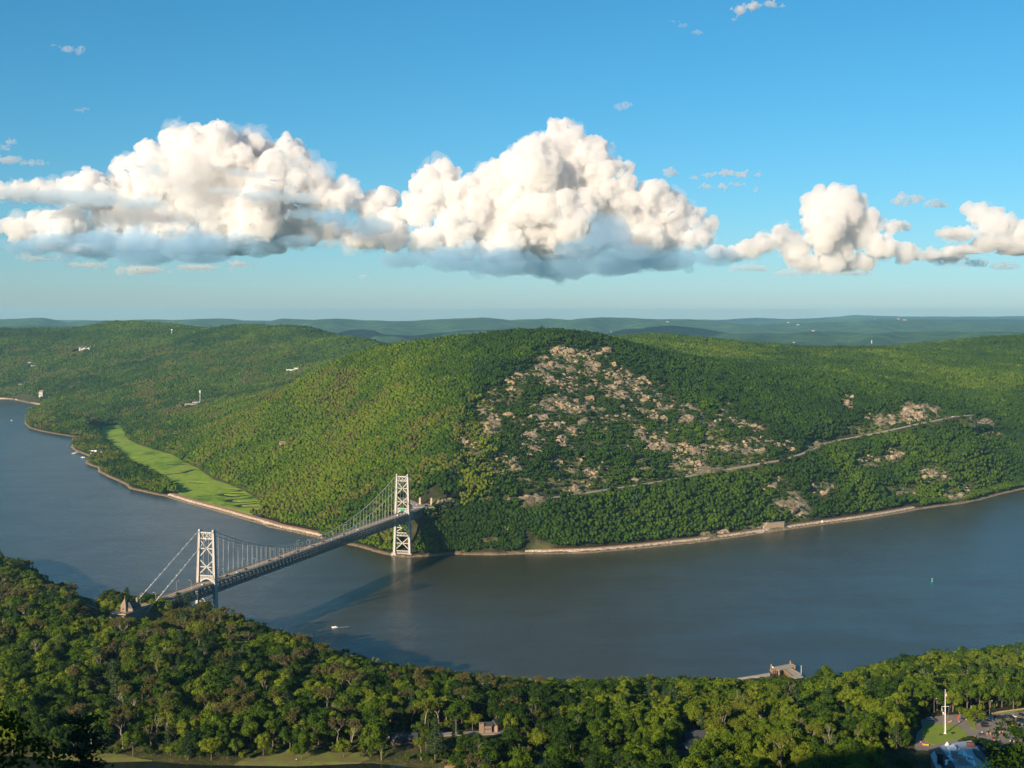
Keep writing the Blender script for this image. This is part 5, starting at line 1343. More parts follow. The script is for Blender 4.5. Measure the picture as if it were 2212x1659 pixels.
# people on the picnic ground
def person(loc, rz, shirt, trousers, pose, label):
    mb_v, mb_e, rad = [], [], []
    def v(p, r): mb_v.append(p); rad.append(r); return len(mb_v) - 1
    s = 0.18 if pose == 'walk' else 0.02
    pel = v((0, 0, 0.95), .15); che = v((0, 0, 1.32), .17); nk = v((0, 0, 1.50), .07); hd = v((0.02, 0, 1.68), .11); ht = v((0.02, 0, 1.76), .09)
    mb_e += [(pel, che), (che, nk), (nk, hd), (hd, ht)]
    for k, sd in enumerate((-1, 1)):
        kn = v((s * sd + .03, .1 * sd, .5), .075); an = v((s * sd * 1.6 - .03, .1 * sd, .09), .05); to = v((s * sd * 1.6 + .16, .11 * sd, .04), .04)
        mb_e += [(pel, kn), (kn, an), (an, to)]
        sh = v((0, .21 * sd, 1.42), .07); el = v((-s * sd * .8, .27 * sd, 1.14), .05); wr = v((-s * sd * 1.2 + .12, .26 * sd, .9), .035); hn = v((-s * sd * 1.2 + .17, .26 * sd, .8), .04)
        mb_e += [(che, sh), (sh, el), (el, wr), (wr, hn)]
    me = bpy.data.meshes.new("person"); me.from_pydata(mb_v, mb_e, [])
    for m in (M['skin'], shirt, trousers): me.materials.append(m)
    o = bpy.data.objects.new("person", me); COL.objects.link(o)
    md = o.modifiers.new("skin", 'SKIN')
    for i, sv in enumerate(me.skin_vertices[0].data if me.skin_vertices else []): sv.radius = (rad[i], rad[i])
    if me.skin_vertices: me.skin_vertices[0].data[pel].use_root = True
    o.modifiers.new("subdivision", 'SUBSURF').render_levels = 1
    dg = bpy.context.evaluated_depsgraph_get(); ev = o.evaluated_get(dg)
    nm = bpy.data.meshes.new_from_object(ev)
    for m in (M['skin'], shirt, trousers):
        if len(nm.materials) < 3: nm.materials.append(m)
    for p in nm.polygons:
        c = p.center; p.use_smooth = True
        p.material_index = 0 if (c.z > 1.5 or (c.z < .93 and abs(c.y) > .2)) else (1 if c.z > .95 else 2)
    o.modifiers.clear(); o.data = nm
    o.location = loc; o.rotation_euler = (0, 0, rz); tag(o, label, "person", "people in the park")
PCOL = {'white': M['white'], 'red': M['red'], 'blue': M['navy'], 'dark': M['black'], 'tan': M['dirt'], 'orange': M['orange']}
ppl = [(1108,1648,'white','dark','stand',"person in a white shirt at the left of the picnic ground"),(1135,1646,'red','dark','walk',"person in a red shirt on the picnic ground"),(1196,1652,'blue','tan','stand',"person in a navy shirt by the picnic ground trees"),(1262,1650,'white','blue','walk',"person in white with navy trousers at the bottom middle"),
 (1330,1644,'dark','tan','stand',"person in black top and tan trousers on the picnic ground"),(1344,1653,'orange','dark','walk',"person in an orange shirt on the picnic ground"),(1560,1648,'white','dark','walk',"person in white walking on the right of the picnic ground"),(640,1634,'white','blue','walk',"person in white crossing the sunlit park lawn"),(668,1637,'red','dark','stand',"person in red standing on the sunlit park lawn")]
for x, y, a, b_, ps, lb in ppl:
    X, Y = gp50(x, y, 51); person((X, Y, gz(X, Y) + .14), rng.uniform(0, 6), PCOL[a], PCOL[b_], ps, lb)
for px, py, a, b_, lb in [(1470, 1150, 'white', 'dark', "person in white walking in the open parking lot"), (1447, 1165, 'dark', 'dark', "person in black walking in the open parking lot"), (1386, 1185, 'white', 'tan', "person in white at the shaded edge of the lot")]:
    X, Y = c6(px, py, 51); person((X, Y, 50.12), 1.0, PCOL[a], PCOL[b_], 'walk', lb)

# ------------------------------------------------------------------ trees
import bmesh
def ico(sub):
    bm = bmesh.new(); bmesh.ops.create_icosphere(bm, subdivisions=sub, radius=1.0)
    v = np.array([p.co[:] for p in bm.verts]); f = np.array([[q.index for q in p.verts] for p in bm.faces]); bm.free()
    return v, f
ICO1, ICO2, ICO3 = ico(1), ico(2), ico(3)

def leaf_quads(cen, nrm, size, R):
    n = len(cen)
    t = R.normal(size=(n, 3)); a = np.cross(nrm, t); a /= np.linalg.norm(a, axis=1, keepdims=True) + 1e-9
    b = np.cross(nrm, a); b /= np.linalg.norm(b, axis=1, keepdims=True) + 1e-9
    s = size[:, None]
    e = R.uniform(0.6, 1.0, (n, 1))
    v = np.stack([cen - a * s, cen - b * s * e, cen + a * s, cen + b * s * e], 1).reshape(-1, 3)
    return v, np.arange(n * 4).reshape(-1, 4)

def broadleaf(seed, Ht, Rw, nclump=18, per=130, leaf=0.55, base=0.30, top_heavy=0.2, gap=0.0):
    R = np.random.default_rng(seed)
    zc0, zc1 = Ht * base, Ht
    cz, rz = (zc0 + zc1) / 2, (zc1 - zc0) / 2
    cen = []
    while len(cen) < nclump:
        d = R.normal(size=3); d /= np.linalg.norm(d)
        if d[2] < -0.55: continue
        k = R.uniform(0.5, 0.88)
        c = np.array([d[0] * Rw * k, d[1] * Rw * k, cz + d[2] * rz * k + top_heavy * rz * 0.3])
        cen.append((c, d))
    vs, qs, n0 = [], [], 0
    for c, d in cen:
        r = Rw * R.uniform(0.26, 0.46)
        n = int(per * R.uniform(0.6, 1.3) * (1 - gap * R.random()))
        u = R.normal(size=(n, 3)); u[:, 2] += 0.35; u += d * 0.5; u /= np.linalg.norm(u, axis=1, keepdims=True)
        p = c + u * r * R.uniform(0.75, 1.08, (n, 1)) * np.array([1, 1, 0.8])
        nn = u + R.normal(size=(n, 3)) * 0.45; nn /= np.linalg.norm(nn, axis=1, keepdims=True)
        v, q = leaf_quads(p, nn, leaf * R.uniform(0.6, 1.25, n), R)
        vs.append(v); qs.append(q + n0); n0 += len(v)
    tm = MB()
    lean = R.uniform(-0.4, 0.4, 2)
    tr = Ht * 0.022
    p0 = Vector((0, 0, -1.0)); p1 = Vector((lean[0] * .4, lean[1] * .4, zc0)); p2 = Vector((lean[0], lean[1], cz + rz * .35))
    tm.tube([p0, p1, p2], [tr * 1.25, tr * .85, tr * .3], 6)
    for c, d in cen[:: max(1, nclump // 7)]:
        s = p1.lerp(p2, R.uniform(0, 0.7)); e = Vector(c)
        tm.tube([s, s.lerp(e, 0.5) + Vector((0, 0, .4)), e], [tr * .5, tr * .32, tr * .12], 5)
    return np.concatenate(vs), np.concatenate(qs), tm

def budding(seed, Ht, Rw, leaves=900, leaf=0.30):
    """an open crown whose limbs show: forked limbs with thin young leaves at their ends"""
    R = np.random.default_rng(seed)
    tm = MB(); tips = []
    def grow(p, d, L, r, lev):
        q_ = p + d * L + Vector(R.normal(size=3)) * L * .08
        tm.tube([p, p.lerp(q_, .5) + Vector(R.normal(size=3)) * L * .05, q_], [r, r * .8, r * .6], 5 if lev < 2 else 3, cap=False)
        if lev >= 3:
            tips.append(q_); tips.append(p.lerp(q_, .6)); return
        for k in range(3 if lev else 4):
            a = R.uniform(0, 6.28); sp = R.uniform(0.35, 0.75)
            x = d.orthogonal().normalized(); y = d.cross(x)
            nd = (d + (x * math.cos(a) + y * math.sin(a)) * sp + Vector((0, 0, .15))).normalized()
            grow(q_, nd, L * R.uniform(.6, .8), r * .55, lev + 1)
    tr = Ht * .02
    tm.tube([(0, 0, -1), (0, 0, Ht * .3)], [tr * 1.2, tr], 6)
    grow(Vector((0, 0, Ht * .28)), Vector((R.uniform(-.1, .1), R.uniform(-.1, .1), 1)).normalized(), Ht * .22, tr * .8, 0)
    T = np.array([t[:] for t in tips])
    sc_ = Rw / (np.abs(T[:, :2]).max() + .1); zs = Ht / T[:, 2].max()
    tm.v = [(p[0] * (sc_ if p[2] > Ht * .3 else 1), p[1] * (sc_ if p[2] > Ht * .3 else 1), p[2] * (zs if p[2] > Ht * .3 else 1)) for p in tm.v]
    T = T * np.array([sc_, sc_, zs])
    c = T[R.integers(0, len(T), leaves)] + R.normal(size=(leaves, 3)) * Rw * 0.09
    nn = R.normal(size=(leaves, 3)) + np.array([0, 0, .6]); nn /= np.linalg.norm(nn, axis=1, keepdims=True)
    v, q = leaf_quads(c, nn, leaf * R.uniform(.6, 1.3, leaves), R)
    return v, q, tm

def pine(seed, Ht, Rw, whorls=13, per=150, leaf=0.42, spire=False):
    R = np.random.default_rng(seed)
    vs, qs, n0 = [], [], 0; tm = MB()
    tm.tube([(0, 0, -1), (0, 0, Ht * .5), (0, 0, Ht)], [Ht * .02, Ht * .014, Ht * .003], 6)
    for w in range(whorls):
        f = w / (whorls - 1); z = Ht * (0.22 + 0.77 * f) if not spire else Ht * (0.08 + 0.9 * f)
        rad = Rw * ((1 - f) ** .75 if spire else (1 - f * .75) * R.uniform(.6, 1.05)) + 0.4
        nb = 6 if not spire else 8
        for b in range(nb):
            a = 6.283 * (b + R.random() * .8) / nb; rr = rad * R.uniform(.65, 1.1)
            e = Vector((math.cos(a) * rr, math.sin(a) * rr, z + (0.12 * rr if not spire else -0.25 * rr)))
            tm.tube([(0, 0, z), e], [Ht * .006, Ht * .002], 4, cap=False)
            n = int(per / nb * (0.4 + rr / Rw))
            t = R.uniform(.25, 1.05, (n, 1)); p = np.array([0, 0, z]) * (1 - t) + np.array(e[:]) * t + R.normal(size=(n, 3)) * np.array([.35, .35, .2]) * (0.5 + rr * .14)
            nn = R.normal(size=(n, 3)) * .6 + np.array([0, 0, 1.0]); nn /= np.linalg.norm(nn, axis=1, keepdims=True)
            v, q = leaf_quads(p, nn, leaf * R.uniform(.6, 1.3, n), R)
            vs.append(v); qs.append(q + n0); n0 += len(v)
    return np.concatenate(vs), np.concatenate(qs), tm

def far_crown(seed, Ht, Rw, conif=False):
    """a small stand: several crowns close together, each with its own height and tone"""
    R = np.random.default_rng(seed)
    vs, ts, tn, n0 = [], [], [], 0
    v0, f0 = ICO2
    spots = [(0, 0)] + [(math.cos(a) * R.uniform(.62, .95), math.sin(a) * R.uniform(.62, .95)) for a in np.arange(5) * 1.2566 + R.uniform(0, 6)]
    for sx, sy in spots:
        hh = Ht * R.uniform(.72, 1.06); rr = Rw * R.uniform(.40, .60); own = R.normal() * .055
        for k in range(4):
            c = np.array([sx * Rw, sy * Rw, hh - rr * 1.0]) + (R.uniform(-.5, .5, 3) * rr * np.array([1, 1, .7]) if k else 0)
            r = rr * (R.uniform(.42, .62) if k else .92)
            v = v0 * (1 + .15 * R.normal(size=(len(v0), 1))) * r * np.array([1, 1, 1.15 if not k else .9]) + c
            if conif: v[:, :2] = (v[:, :2] - c[:2]) * np.clip(1.5 - 1.3 * v[:, 2:3] / hh, .12, 1.2) + c[:2]
            vs.append(v); ts.append(f0 + n0); n0 += len(v); tn.append(np.full(len(v), own + R.normal() * .02))
    return np.concatenate(vs), np.concatenate(ts), np.concatenate(tn)

KINDS = []     # each: dict(name, crown mesh, trunk mesh, combined mesh, H, R, shape word, needle?)
def combo(name, v, q, tm, leafm, barkm, tris=None):
    tv = np.array([p[:3] for p in tm.v]); tq = [f for f in tm.f if len(f) == 4]
    allv = np.concatenate([v, tv]); quads_ = np.concatenate([q, np.array(tq) + len(v)])
    mi = np.concatenate([np.zeros(len(q), int), np.ones(len(tq), int)])
    return np_mesh(name, allv, quads=quads_, mats=[M[leafm], M[barkm]], mat_idx=mi)
def add_kind(shape, gen, Ht, Rw, leafm='near_leaf', barkm='bark'):
    v, q, tm = gen
    KINDS.append(dict(shape=shape, crown=np_mesh("crown", v, quads=q, mats=[M[leafm]]), trunk=tm.mesh("trunk", M[barkm]), both=combo("tree_form", v, q, tm, leafm, barkm), H=Ht, R=Rw))
for i in range(5):
    add_kind("round-crowned", broadleaf(100 + i, 17 , 6.8, 15 + 4 * i, 165 - 14 * i, 0.50, 0.14 + .03 * i, 0.1, .25), 17, 6.8)
for i in range(3):
    add_kind("tall oval", broadleaf(120 + i, 20, 5.2, 18 + 3 * i, 125, 0.48, 0.12, 0.1, .3), 20, 5.2)
for i in range(2):
    add_kind("loose airy", broadleaf(140 + i, 18, 6.5, 15, 75, 0.46, 0.30, 0.2, 0.5), 18, 6.5, 'near_leaf', 'pale_bark')
for i in range(3):
    add_kind("thin budding", budding(150 + i, 17.5, 6.6, 1500 + 500 * i, 0.36), 17.5, 6.6, 'near_leaf', 'pale_bark')
add_kind("leafless pale", budding(170, 18, 5.2, 130, 0.24), 18, 5.2, 'near_leaf', 'pale_bark')
for i in range(2):
    add_kind("layered pine", pine(180 + i, 21, 5.2), 21, 5.2, 'needle', 'bark')
add_kind("narrow spruce", pine(190, 17, 3.2, 16, 130, .36, True), 17, 3.2, 'needle', 'bark')
NNEAR = len(KINDS)
FARM = []
for i in range(6):
    v, t, tn_ = far_crown(300 + i, 12.0, 5.2); FARM.append(np_mesh("tree_form", v, tris=t, mats=[M['leaf']], smooth=True))
    FARM[-1].attributes.new("own_tone", 'FLOAT', 'POINT').data.foreach_set("value", tn_.astype(np.float32))
v, t, tn_ = far_crown(320, 14.0, 4.6, True); FARM.append(np_mesh("tree_form", v, tris=t, mats=[M['needle']]))
NFAR = len(FARM)

# ---- where trees stand
def jitter_grid(x0, x1, y0, y1, s):
    nx = int((x1 - x0) / s) + 1; ny = int((y1 - y0) / (s * .87)) + 1
    X, Y = np.meshgrid(np.arange(nx), np.arange(ny))
    px = x0 + (X + 0.5 * (Y % 2)) * s + rng.uniform(-.38, .38, X.shape) * s
    py = y0 + Y * s * .87 + rng.uniform(-.38, .38, X.shape) * s
    return px.ravel(), py.ravel()
def in_view(x, y, m=190): return np.abs(F * x / y) < 1106 + m
PTS = []
for (y0, y1, s) in ((735, 1000, 10.2), (1000, 1760, 10.4), (1760, 2400, 7.4), (2400, 3300, 7.8), (3300, 4700, 8.6), (4700, 6600, 9.6)):
    w = 0.6 * y1
    x, y = jitter_grid(-w, w, y0, y1, s); m = in_view(x, y, 620 if y1 <= 1760 else 230); PTS.append(np.stack([x[m], y[m], np.full(m.sum(), s)], 1))
PTS.append(None)
xu, yu = jitter_grid(-520, 520, 770, 1420, 6.6); mu = in_view(xu, yu) & (rng.random(len(xu)) < np.where(yu < 905, 1.0, .35)); NU = int(mu.sum())
PTS[-1] = np.stack([xu[mu], yu[mu], np.full(NU, -1.0)], 1)
xu, yu = jitter_grid(-280, 1150, 1800, 2950, 6.2); cu = crag_field(xu, yu, samp(GZ, xu, yu))[0]; mu = (cu > .12) & in_view(xu, yu) & (rng.random(len(xu)) < .6)
PTS.append(np.stack([xu[mu], yu[mu], np.full(int(mu.sum()), -6.9)], 1))
xu, yu = jitter_grid(-140, 90, 1845, 1905, 4.2); PTS.append(np.stack([xu, yu, np.full(len(xu), 7.4)], 1))
P = np.concatenate(PTS)
x, y, sp = P.T
z = samp(GZ, x, y)
sd = seg_dist(x, y, RIVER, True); sd = np.where(inside(x, y, RIVER), -sd, sd)
far_side = y > 1450 + 0.5 * np.abs(x + 150)
keep = sd > np.where(far_side, 5.0, 3.0)
px_ = CX + F * x / y
py_ = EY + F * (H - z) / y
emb = far_side & (((px_ > 1128) & (px_ < 1990) & (x > 0)) | ((px_ > 352) & (px_ < 690) & (y < 2900) & (x < -200)) | (px_ < 90) & (y > 4600))
keep &= ~(emb & (sd < 25))
keep &= ~(inside(x, y, MARSH) & (seg_dist(x, y, MARSH, True) > np.where(x * .9 + y > 2300, 7, 3)))
dr, vr = seg_dist(x, y, ROAD, False, [p[2] for p in ROAD]); df = seg_dist(x, y, FORK)
keep &= (dr > np.where(z < vr - 3, 6.2, 9.5)) & (df > 9)
rk = samp(RK, x, y)
scale = np.ones(len(x))
cm_, cf_ = crag_field(x, y + 12, samp(GZ, x, y + 12)); cf_ = np.maximum(cf_, crag_field(x, y + 3, z)[1])
keep &= ~((rk > 0.5) & (rng.random(len(x)) < 0.72)) & ~((cf_ > .78) & (rng.random(len(x)) < .48))
scale = np.where(rk > 0.25, rng.uniform(.3, .55, len(x)), scale)
scale = np.where(cf_ > .62, np.minimum(scale, rng.uniform(.28, .6, len(x))), scale)
scale = np.where((cm_ > .15) & (cf_ <= .62), scale * rng.uniform(.5, .95, len(x)), scale)
rz_near = np.zeros(len(x))
for cx, cy_, rx, ry, s in ROCKZ:
    rz_near = np.maximum(rz_near, s * np.exp(-(((px_ - cx) / rx) ** 2 + ((py_ - cy_) / ry) ** 2)))
scale = scale * np.where(far_side & (y < 3000), 1 - 0.35 * rz_near, 1)
low = (dr < 45) & (z < vr + 1) & far_side; scale = np.where(low, np.clip(np.minimum(scale, (vr + 2.5 + np.where(x < 90, 7, 0) + 7 * np.clip(fbm(x / 60, y / 60, oct=2, seed=55) + .1, 0, 1) - z) / 13.5), 0.18, 1.0), scale)
near_side = ~far_side
un = (x - B0[0]) * UX + (y - B0[1]) * UY; vn = -(x - B0[0]) * UY + (y - B0[1]) * UX
keep &= ~((un > -165) & (un < 620) & (np.abs(vn) < 12) & ((un < -20) | (un > 470)))
keep &= ~((np.abs(un) < 9) & (np.abs(vn) < 16)) & ~((np.abs(un - BL) < 12) & (np.abs(vn) < 18)) & ~((np.abs(un - BL + 6) < 16) & (np.abs(vn) < 9))
keep &= ~((un > BL + 30) & (un < BL + 110) & (np.abs(vn - 4) < 20) & (z > 46))
for poly, mrg in ((asph, 5), (oval, 4), (LAKE, 4)):
    keep &= ~(inside(x, y, poly) | (seg_dist(x, y, poly, True) < mrg))
def clear_box(X, Y, w, front, back):
    global keep
    keep &= ~((np.abs(x - X) < w) & (y > Y - front) & (y < Y + back))
clear_box(lodge.location.x + 6, lodge.location.y, 62, 120, 32)
keep &= ~(near_side & (px_ > 1935) & (y < 845))
clear_box(toll.location.x, toll.location.y, 13, 14, 9)
clear_box(h1.location.x + 4, h1.location.y, 10, 42, 7)
for o_ in bpy.data.objects:
    if o_.name.startswith("picnic_shelter"): clear_box(o_.location.x, o_.location.y, 10, 30, 6)
for X, Y, r_ in CLEAR: clear_box(X, Y, r_ * .8, r_ * .9, r_ * .5)
for Pn in LAWNS: keep &= ~(inside(x, y, Pn) & (rng.random(len(x)) < .6))
keep &= ~(inside(x, y, DIRT) & (rng.random(len(x)) < .72))
pry = np.interp(x, [p.x for p in PR], [p.y for p in PR]); keep &= ~((px_ > 850) & (px_ < 1110) & (y < pry) & (y > pry - 46) & (rng.random(len(x)) < .72) & near_side)
keep &= seg_dist(x, y, [(p.x, p.y) for p in PR]) > 6
keep &= seg_dist(x, y, TRACKCLEAR + [(P1.x, P1.y)]) > 6
keep &= ~((seg_dist(x, y, [(P0.x, P0.y), (P1.x, P1.y)]) < 26) & (y < P0.y + 4) & (px_ > 170) & (px_ < 250))
clear_box(pier.location.x, pier.location.y, 30, 14, 30)
xs_, ys_ = cp(1250, 640); clear_box(xs_, ys_, 16, 16, 8)
clear_box(*gp(1688, 1139, 6), 26, 8, 24)
keep &= (sd < 1e6)
# density gaps on the near side for a less even wood
P = P[keep]; x, y, z, sd, far_side, px_, scale, sp, dr = x[keep], y[keep], z[keep], sd[keep], far_side[keep], px_[keep], scale[keep], sp[keep], dr[keep]
n = len(x)
near_side = ~far_side
under = sp < 0; sp = np.abs(sp); scale = np.where(under, np.where(far_side, rng.uniform(.2, .46, n), rng.uniform(.16, .36, n)), scale)
# tone by stand: neighbouring trees are alike, with strays
t1 = fbm(x / 260, y / 380, oct=3, seed=41); t2 = fbm(x / 70, y / 90, oct=2, seed=43)
tone = np.where(far_side, 0.34 + 0.34 * t1 + 0.20 * t2, 0.42 + 0.17 * sstep(1250, 550, px_) + 0.5 * t1 + 0.42 * t2) + rng.normal(0, 1, n) * np.where(far_side, .055, .19)
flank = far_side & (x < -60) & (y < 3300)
tone += np.where(flank, 0.13 * sstep(-40, -260, x), 0)  # sunlit brightness of the left flank put into the tree tone
brn = fbm(x / 55, y / 80, oct=2, seed=49) + rng.normal(0, .16, n) - np.where(y > 3300, .06, 0)
tone = np.where(far_side & (x < 0) & (z < 200) & (brn > .24), .77 + rng.random(n) * .08, np.where(flank & (tone > .74), .74, tone))
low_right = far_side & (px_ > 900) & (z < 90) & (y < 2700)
tone -= np.where(low_right, 0.08, 0)  # right face darkened in tone for its weaker light, low ground first
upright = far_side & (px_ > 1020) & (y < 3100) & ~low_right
tone -= np.where(upright, 0.12, 0)  # upper right face, its dimmer light likewise put into the tone
tone += np.where(far_side & (y > 3300), 0.04, 0)
stray = rng.random(n)
tone = np.where(far_side & (stray < .03), tone + .15, tone); tone = np.where((~far_side) & (stray < .10), 0.64 + rng.random(n) * .08, tone)
t3 = fbm(x / 420, y / 600, oct=3, seed=47)
tone = np.where(far_side & (y > 3200) & (t3 + t2 * .4 > .30) & (z < 130), .77 + rng.normal(0, .05, n), tone)
tone = np.clip(tone, 0.02, 1.0)
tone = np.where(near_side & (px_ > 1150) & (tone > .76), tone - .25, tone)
kind = np.zeros(n, int)
rr = rng.random(n)
for i in range(n):
    if far_side[i]:
        kind[i] = NNEAR + (int(rr[i] * 6) if stray[i] > .06 or tone[i] > .5 else 6)
    else:
        t = tone[i]; r = rr[i]
        if r < .055 and not under[i]: kind[i] = 14 + int(r / .055 * 2.99)
        elif r < .085 and not under[i]: kind[i] = 13
        elif under[i]: kind[i] = int(r * 997) % 5
        elif t > .72 and not under[i]: kind[i] = 10 + int(r * 2.99)
        elif r < .16: kind[i] = 8 + int(r * 100) % 2
        elif r < .36: kind[i] = 5 + int(r * 1000) % 3
        else: kind[i] = int(r * 997) % 5
rb = rng.random(n); mixb = near_side & ~under & (px_ > 150) & (px_ < 1180) & (kind < 14)
kind = np.where(mixb & (rb < .17), 10 + (rr * 997).astype(int) % 3, np.where(mixb & (rb < .225), 13, kind)); tone = np.where(mixb & (rb < .17), .82 + rr * .18, tone)
HT = np.array([k['H'] for k in KINDS] + [12.0] * 6 + [14.0])
sc = scale * np.where(far_side, np.clip(rng.lognormal(-.10, .17, n), .55, 1.4), rng.uniform(.62, 1.28, n))
sc = np.where(far_side & (sd < 30) & (x > -400), sc * .75, sc)
sc = np.where(far_side & (x < -500) & (y < 3400) & (sd < 170) & (seg_dist(x, y, MARSH, True) < 170) & (px_ < 352), sc * .68, sc)
# the outline of the near wood against the water
SKY_F = np.array([(-400,1290),(-1,1290),(150,1305),(165,1326),(215,1334),(250,1334),(262,1340),(300,1340),(340,1342),(365,1332),(380,1316),(412,1312),(430,1312),(455,1314),(470,1316),(500,1322),(520,1335),(560,1346),(600,1360),(650,1378),(700,1400),(760,1412),(850,1436),(950,1448),(1050,1460),(1106,1468),(1250,1470),(1400,1466),(1560,1466),(1600,1472),(1655,1470),(1665,1466),(1740,1472),(1765,1462),(1784,1436),(1800,1462),(1860,1446),(1950,1420),(2000,1409),(2100,1398),(2212,1384),(2600,1350)], float)
SKY_B = np.array([(-400,1150),(0,1172),(30,1185),(60,1207),(92,1250),(110,1268),(130,1258),(155,1262),(165,1296),(178,1308),(186,1320),(205,1330),(216,1330),(219,1290),(240,1271),(262,1276),(275,1282),(290,1300),(310,1284),(330,1282),(345,1300),(380,1310),(470,1340),(2600,1400)], float)
ht = HT[kind] * sc
front = near_side & (y < np.where(px_ < 335, 1228, 1330))
lim = np.where(front, np.interp(px_, SKY_F[:, 0], SKY_F[:, 1]), np.interp(px_, SKY_B[:, 0], SKY_B[:, 1]))
lim = lim + rng.uniform(-7, 9, n)
hmax = H - (lim - EY) * y / F - z
ok = (~near_side) | (hmax > 6.5)
sc = np.where(near_side, np.minimum(sc, hmax / HT[kind]), sc)
ok &= sc > .15
# leave out what stands wholly behind other things
TOPZ = GZ + np.where(GY > 1450 + 0.5 * np.abs(GX + 150), 6.0, 7.0) * (samp(RK, GX.ravel(), GY.ravel()).reshape(GX.shape) < .5)
el = (TOPZ - H) / GY
occ = np.maximum.accumulate(el, axis=0)
ztop = z + HT[kind] * sc
vis_el = (ztop - H) / y
o_at = samp(occ, x, np.maximum(y - 14, 562))
ok &= vis_el > o_at - 0.006
sel = np.where(ok)[0]
x, y, z, tone, kind, sc, px_, vis_el, o_at, near_side = [a[sel] for a in (x, y, z, tone, kind, sc, px_, vis_el, o_at, near_side)]
n = len(x)
rot = rng.uniform(0, 6.283, n)
wid = sc * rng.uniform(.9, 1.15, n)
ty = EY + F * (H - z - HT[kind] * sc) / y
print("trees:", n, "near:", int(near_side.sum()))

# ---- the largest ones become objects of their own
score = np.where(near_side & (np.abs(px_ - CX) < 1112) & (ty < 1650) & (vis_el > o_at + 0.004), HT[kind] * sc / y, 0)
order = np.argsort(-score)[:270]
order = order[score[order] > 0]
COLW = [(.2, "dark green"), (.42, "mid green"), (.58, "fresh green"), (.76, "yellow-green"), (2, "olive-brown")]
ZONES = [((60, 1600), "by the lake at bottom left"), ((330, 1600), "on the lake shore"), ((640, 1620), "around the sunlit park lawn"), ((870, 1600), "around the long low shelter"), ((1050, 1565), "near the small stone building"), ((1250, 1640), "on the picnic ground"),
         ((1490, 1605), "around the picnic shelter"), ((1700, 1600), "between picnic shelter and lodge"), ((1930, 1590), "just left of the oval lawn"), ((2040, 1500), "behind the flagpole lawn"), ((2150, 1480), "behind the parked cars"),
         ((1750, 1510), "on the slope behind the pier"), ((1450, 1520), "above the mid-river shore"), ((1100, 1500), "above the shore at centre"), ((750, 1480), "on the wooded slope at centre left"), ((420, 1420), "below the near bridge tower"), ((120, 1450), "in the wood at far left")]
ORD = ["leftmost", "second from left", "third from left", "fourth from left", "fifth from left", "sixth from left", "seventh from left", "eighth from left", "ninth from left", "tenth from left", "eleventh from left", "twelfth from left"]
indiv = []
def colour_word(t, shape):
    if shape == "leafless pale": return "grey-brown"
    if shape in ("layered pine", "narrow spruce"): return "dark green"
    return next(w for lim_, w in COLW if t < lim_)
def place_tree(i_kind, X, Y, Z, s, w, r, tn):
    k = KINDS[i_kind]
    nm = {"layered pine": "pine_tree", "narrow spruce": "spruce_tree", "leafless pale": "bare_tree"}.get(k['shape'], "broadleaf_tree")
    t = empty(nm, (X, Y, Z), r); t.scale = (w, w, s)
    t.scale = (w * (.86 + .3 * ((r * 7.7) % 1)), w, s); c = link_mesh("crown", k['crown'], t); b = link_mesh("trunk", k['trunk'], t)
    c["tone"] = float(tn); b["tone"] = float(tn)
    indiv.append((t, k['shape'], colour_word(tn, k['shape']), CX + F * X / Y, EY + F * (H - Z - k['H'] * s * .6) / Y))
    return t
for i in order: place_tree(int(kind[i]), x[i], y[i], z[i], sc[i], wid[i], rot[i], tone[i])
def special(kd, px, ytop, zt, Hm, Wm, tn, label):
    """a tree of known top: stands on the ground below it"""
    X, Y = gp(px, ytop, zt); zg = gz(X, Y)
    k = KINDS[kd]; t = place_tree(kd, X, Y, zt - Hm, Hm / k['H'], Wm / k['R'], 1.0, tn); indiv.pop(); tag(t, label, "tree", "trees of the near bank"); return t
special(5, 1784, 1433, 27, 24, 5.2, .55, "tall pale green poplar-shaped tree right of the timber pier")
X, Y = c6(1278, 1085); t = place_tree(0, X, Y, 50.1, 11.5 / 17, 7.0 / 6.8, .3, .60); indiv.pop(); tag(t, "round bright green tree standing alone on the grass island", "tree", "trees of the near bank")
X, Y = c6(1085, 980); t = place_tree(9, X, Y, 50.1, 7.5 / 18, 3.6 / 6.5, .3, .5); indiv.pop(); tag(t, "small airy grey-green tree by the red sign behind the lawn", "tree", "trees of the near bank")
special(2, 240, 1271, 67, 17, 8.5, .25, "broad dark green tree left of the stone toll house, against the water")
special(14, 274, 1270, 67, 18, 5.0, .1, "pine against the water just left of the near cable anchor")
special(3, 316, 1280, 65, 15, 7.5, .18, "dark green round tree behind the near approach road, against the water")
special(0, 347, 1288, 63, 21, 8.8, .66, "large yellow-green round tree right of the toll house, in front of the road")
special(14, 386, 1281, 61, 20, 6.0, .3, "left one of two dark pines in front of the bridge approach")
special(15, 404, 1281, 61, 21, 6.5, .3, "right one of two dark pines in front of the bridge approach")
special(4, 440, 1299, 52, 15, 7.0, .80, "olive tree hiding the foot of the near bridge tower")
special(1, 282, 1333, 60, 12, 7.0, .62, "fresh yellow-green tree in front of the stone toll house")
special(3, 1815, 1618, 62, 13, 7.5, .70, "rounded golden yellow-green tree left of the lodge drive")
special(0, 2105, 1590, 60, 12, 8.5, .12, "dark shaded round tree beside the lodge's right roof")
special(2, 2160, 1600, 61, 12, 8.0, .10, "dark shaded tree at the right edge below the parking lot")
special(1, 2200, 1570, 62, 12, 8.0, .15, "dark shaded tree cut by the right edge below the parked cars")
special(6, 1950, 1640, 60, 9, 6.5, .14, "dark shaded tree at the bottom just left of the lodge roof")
groups = {}
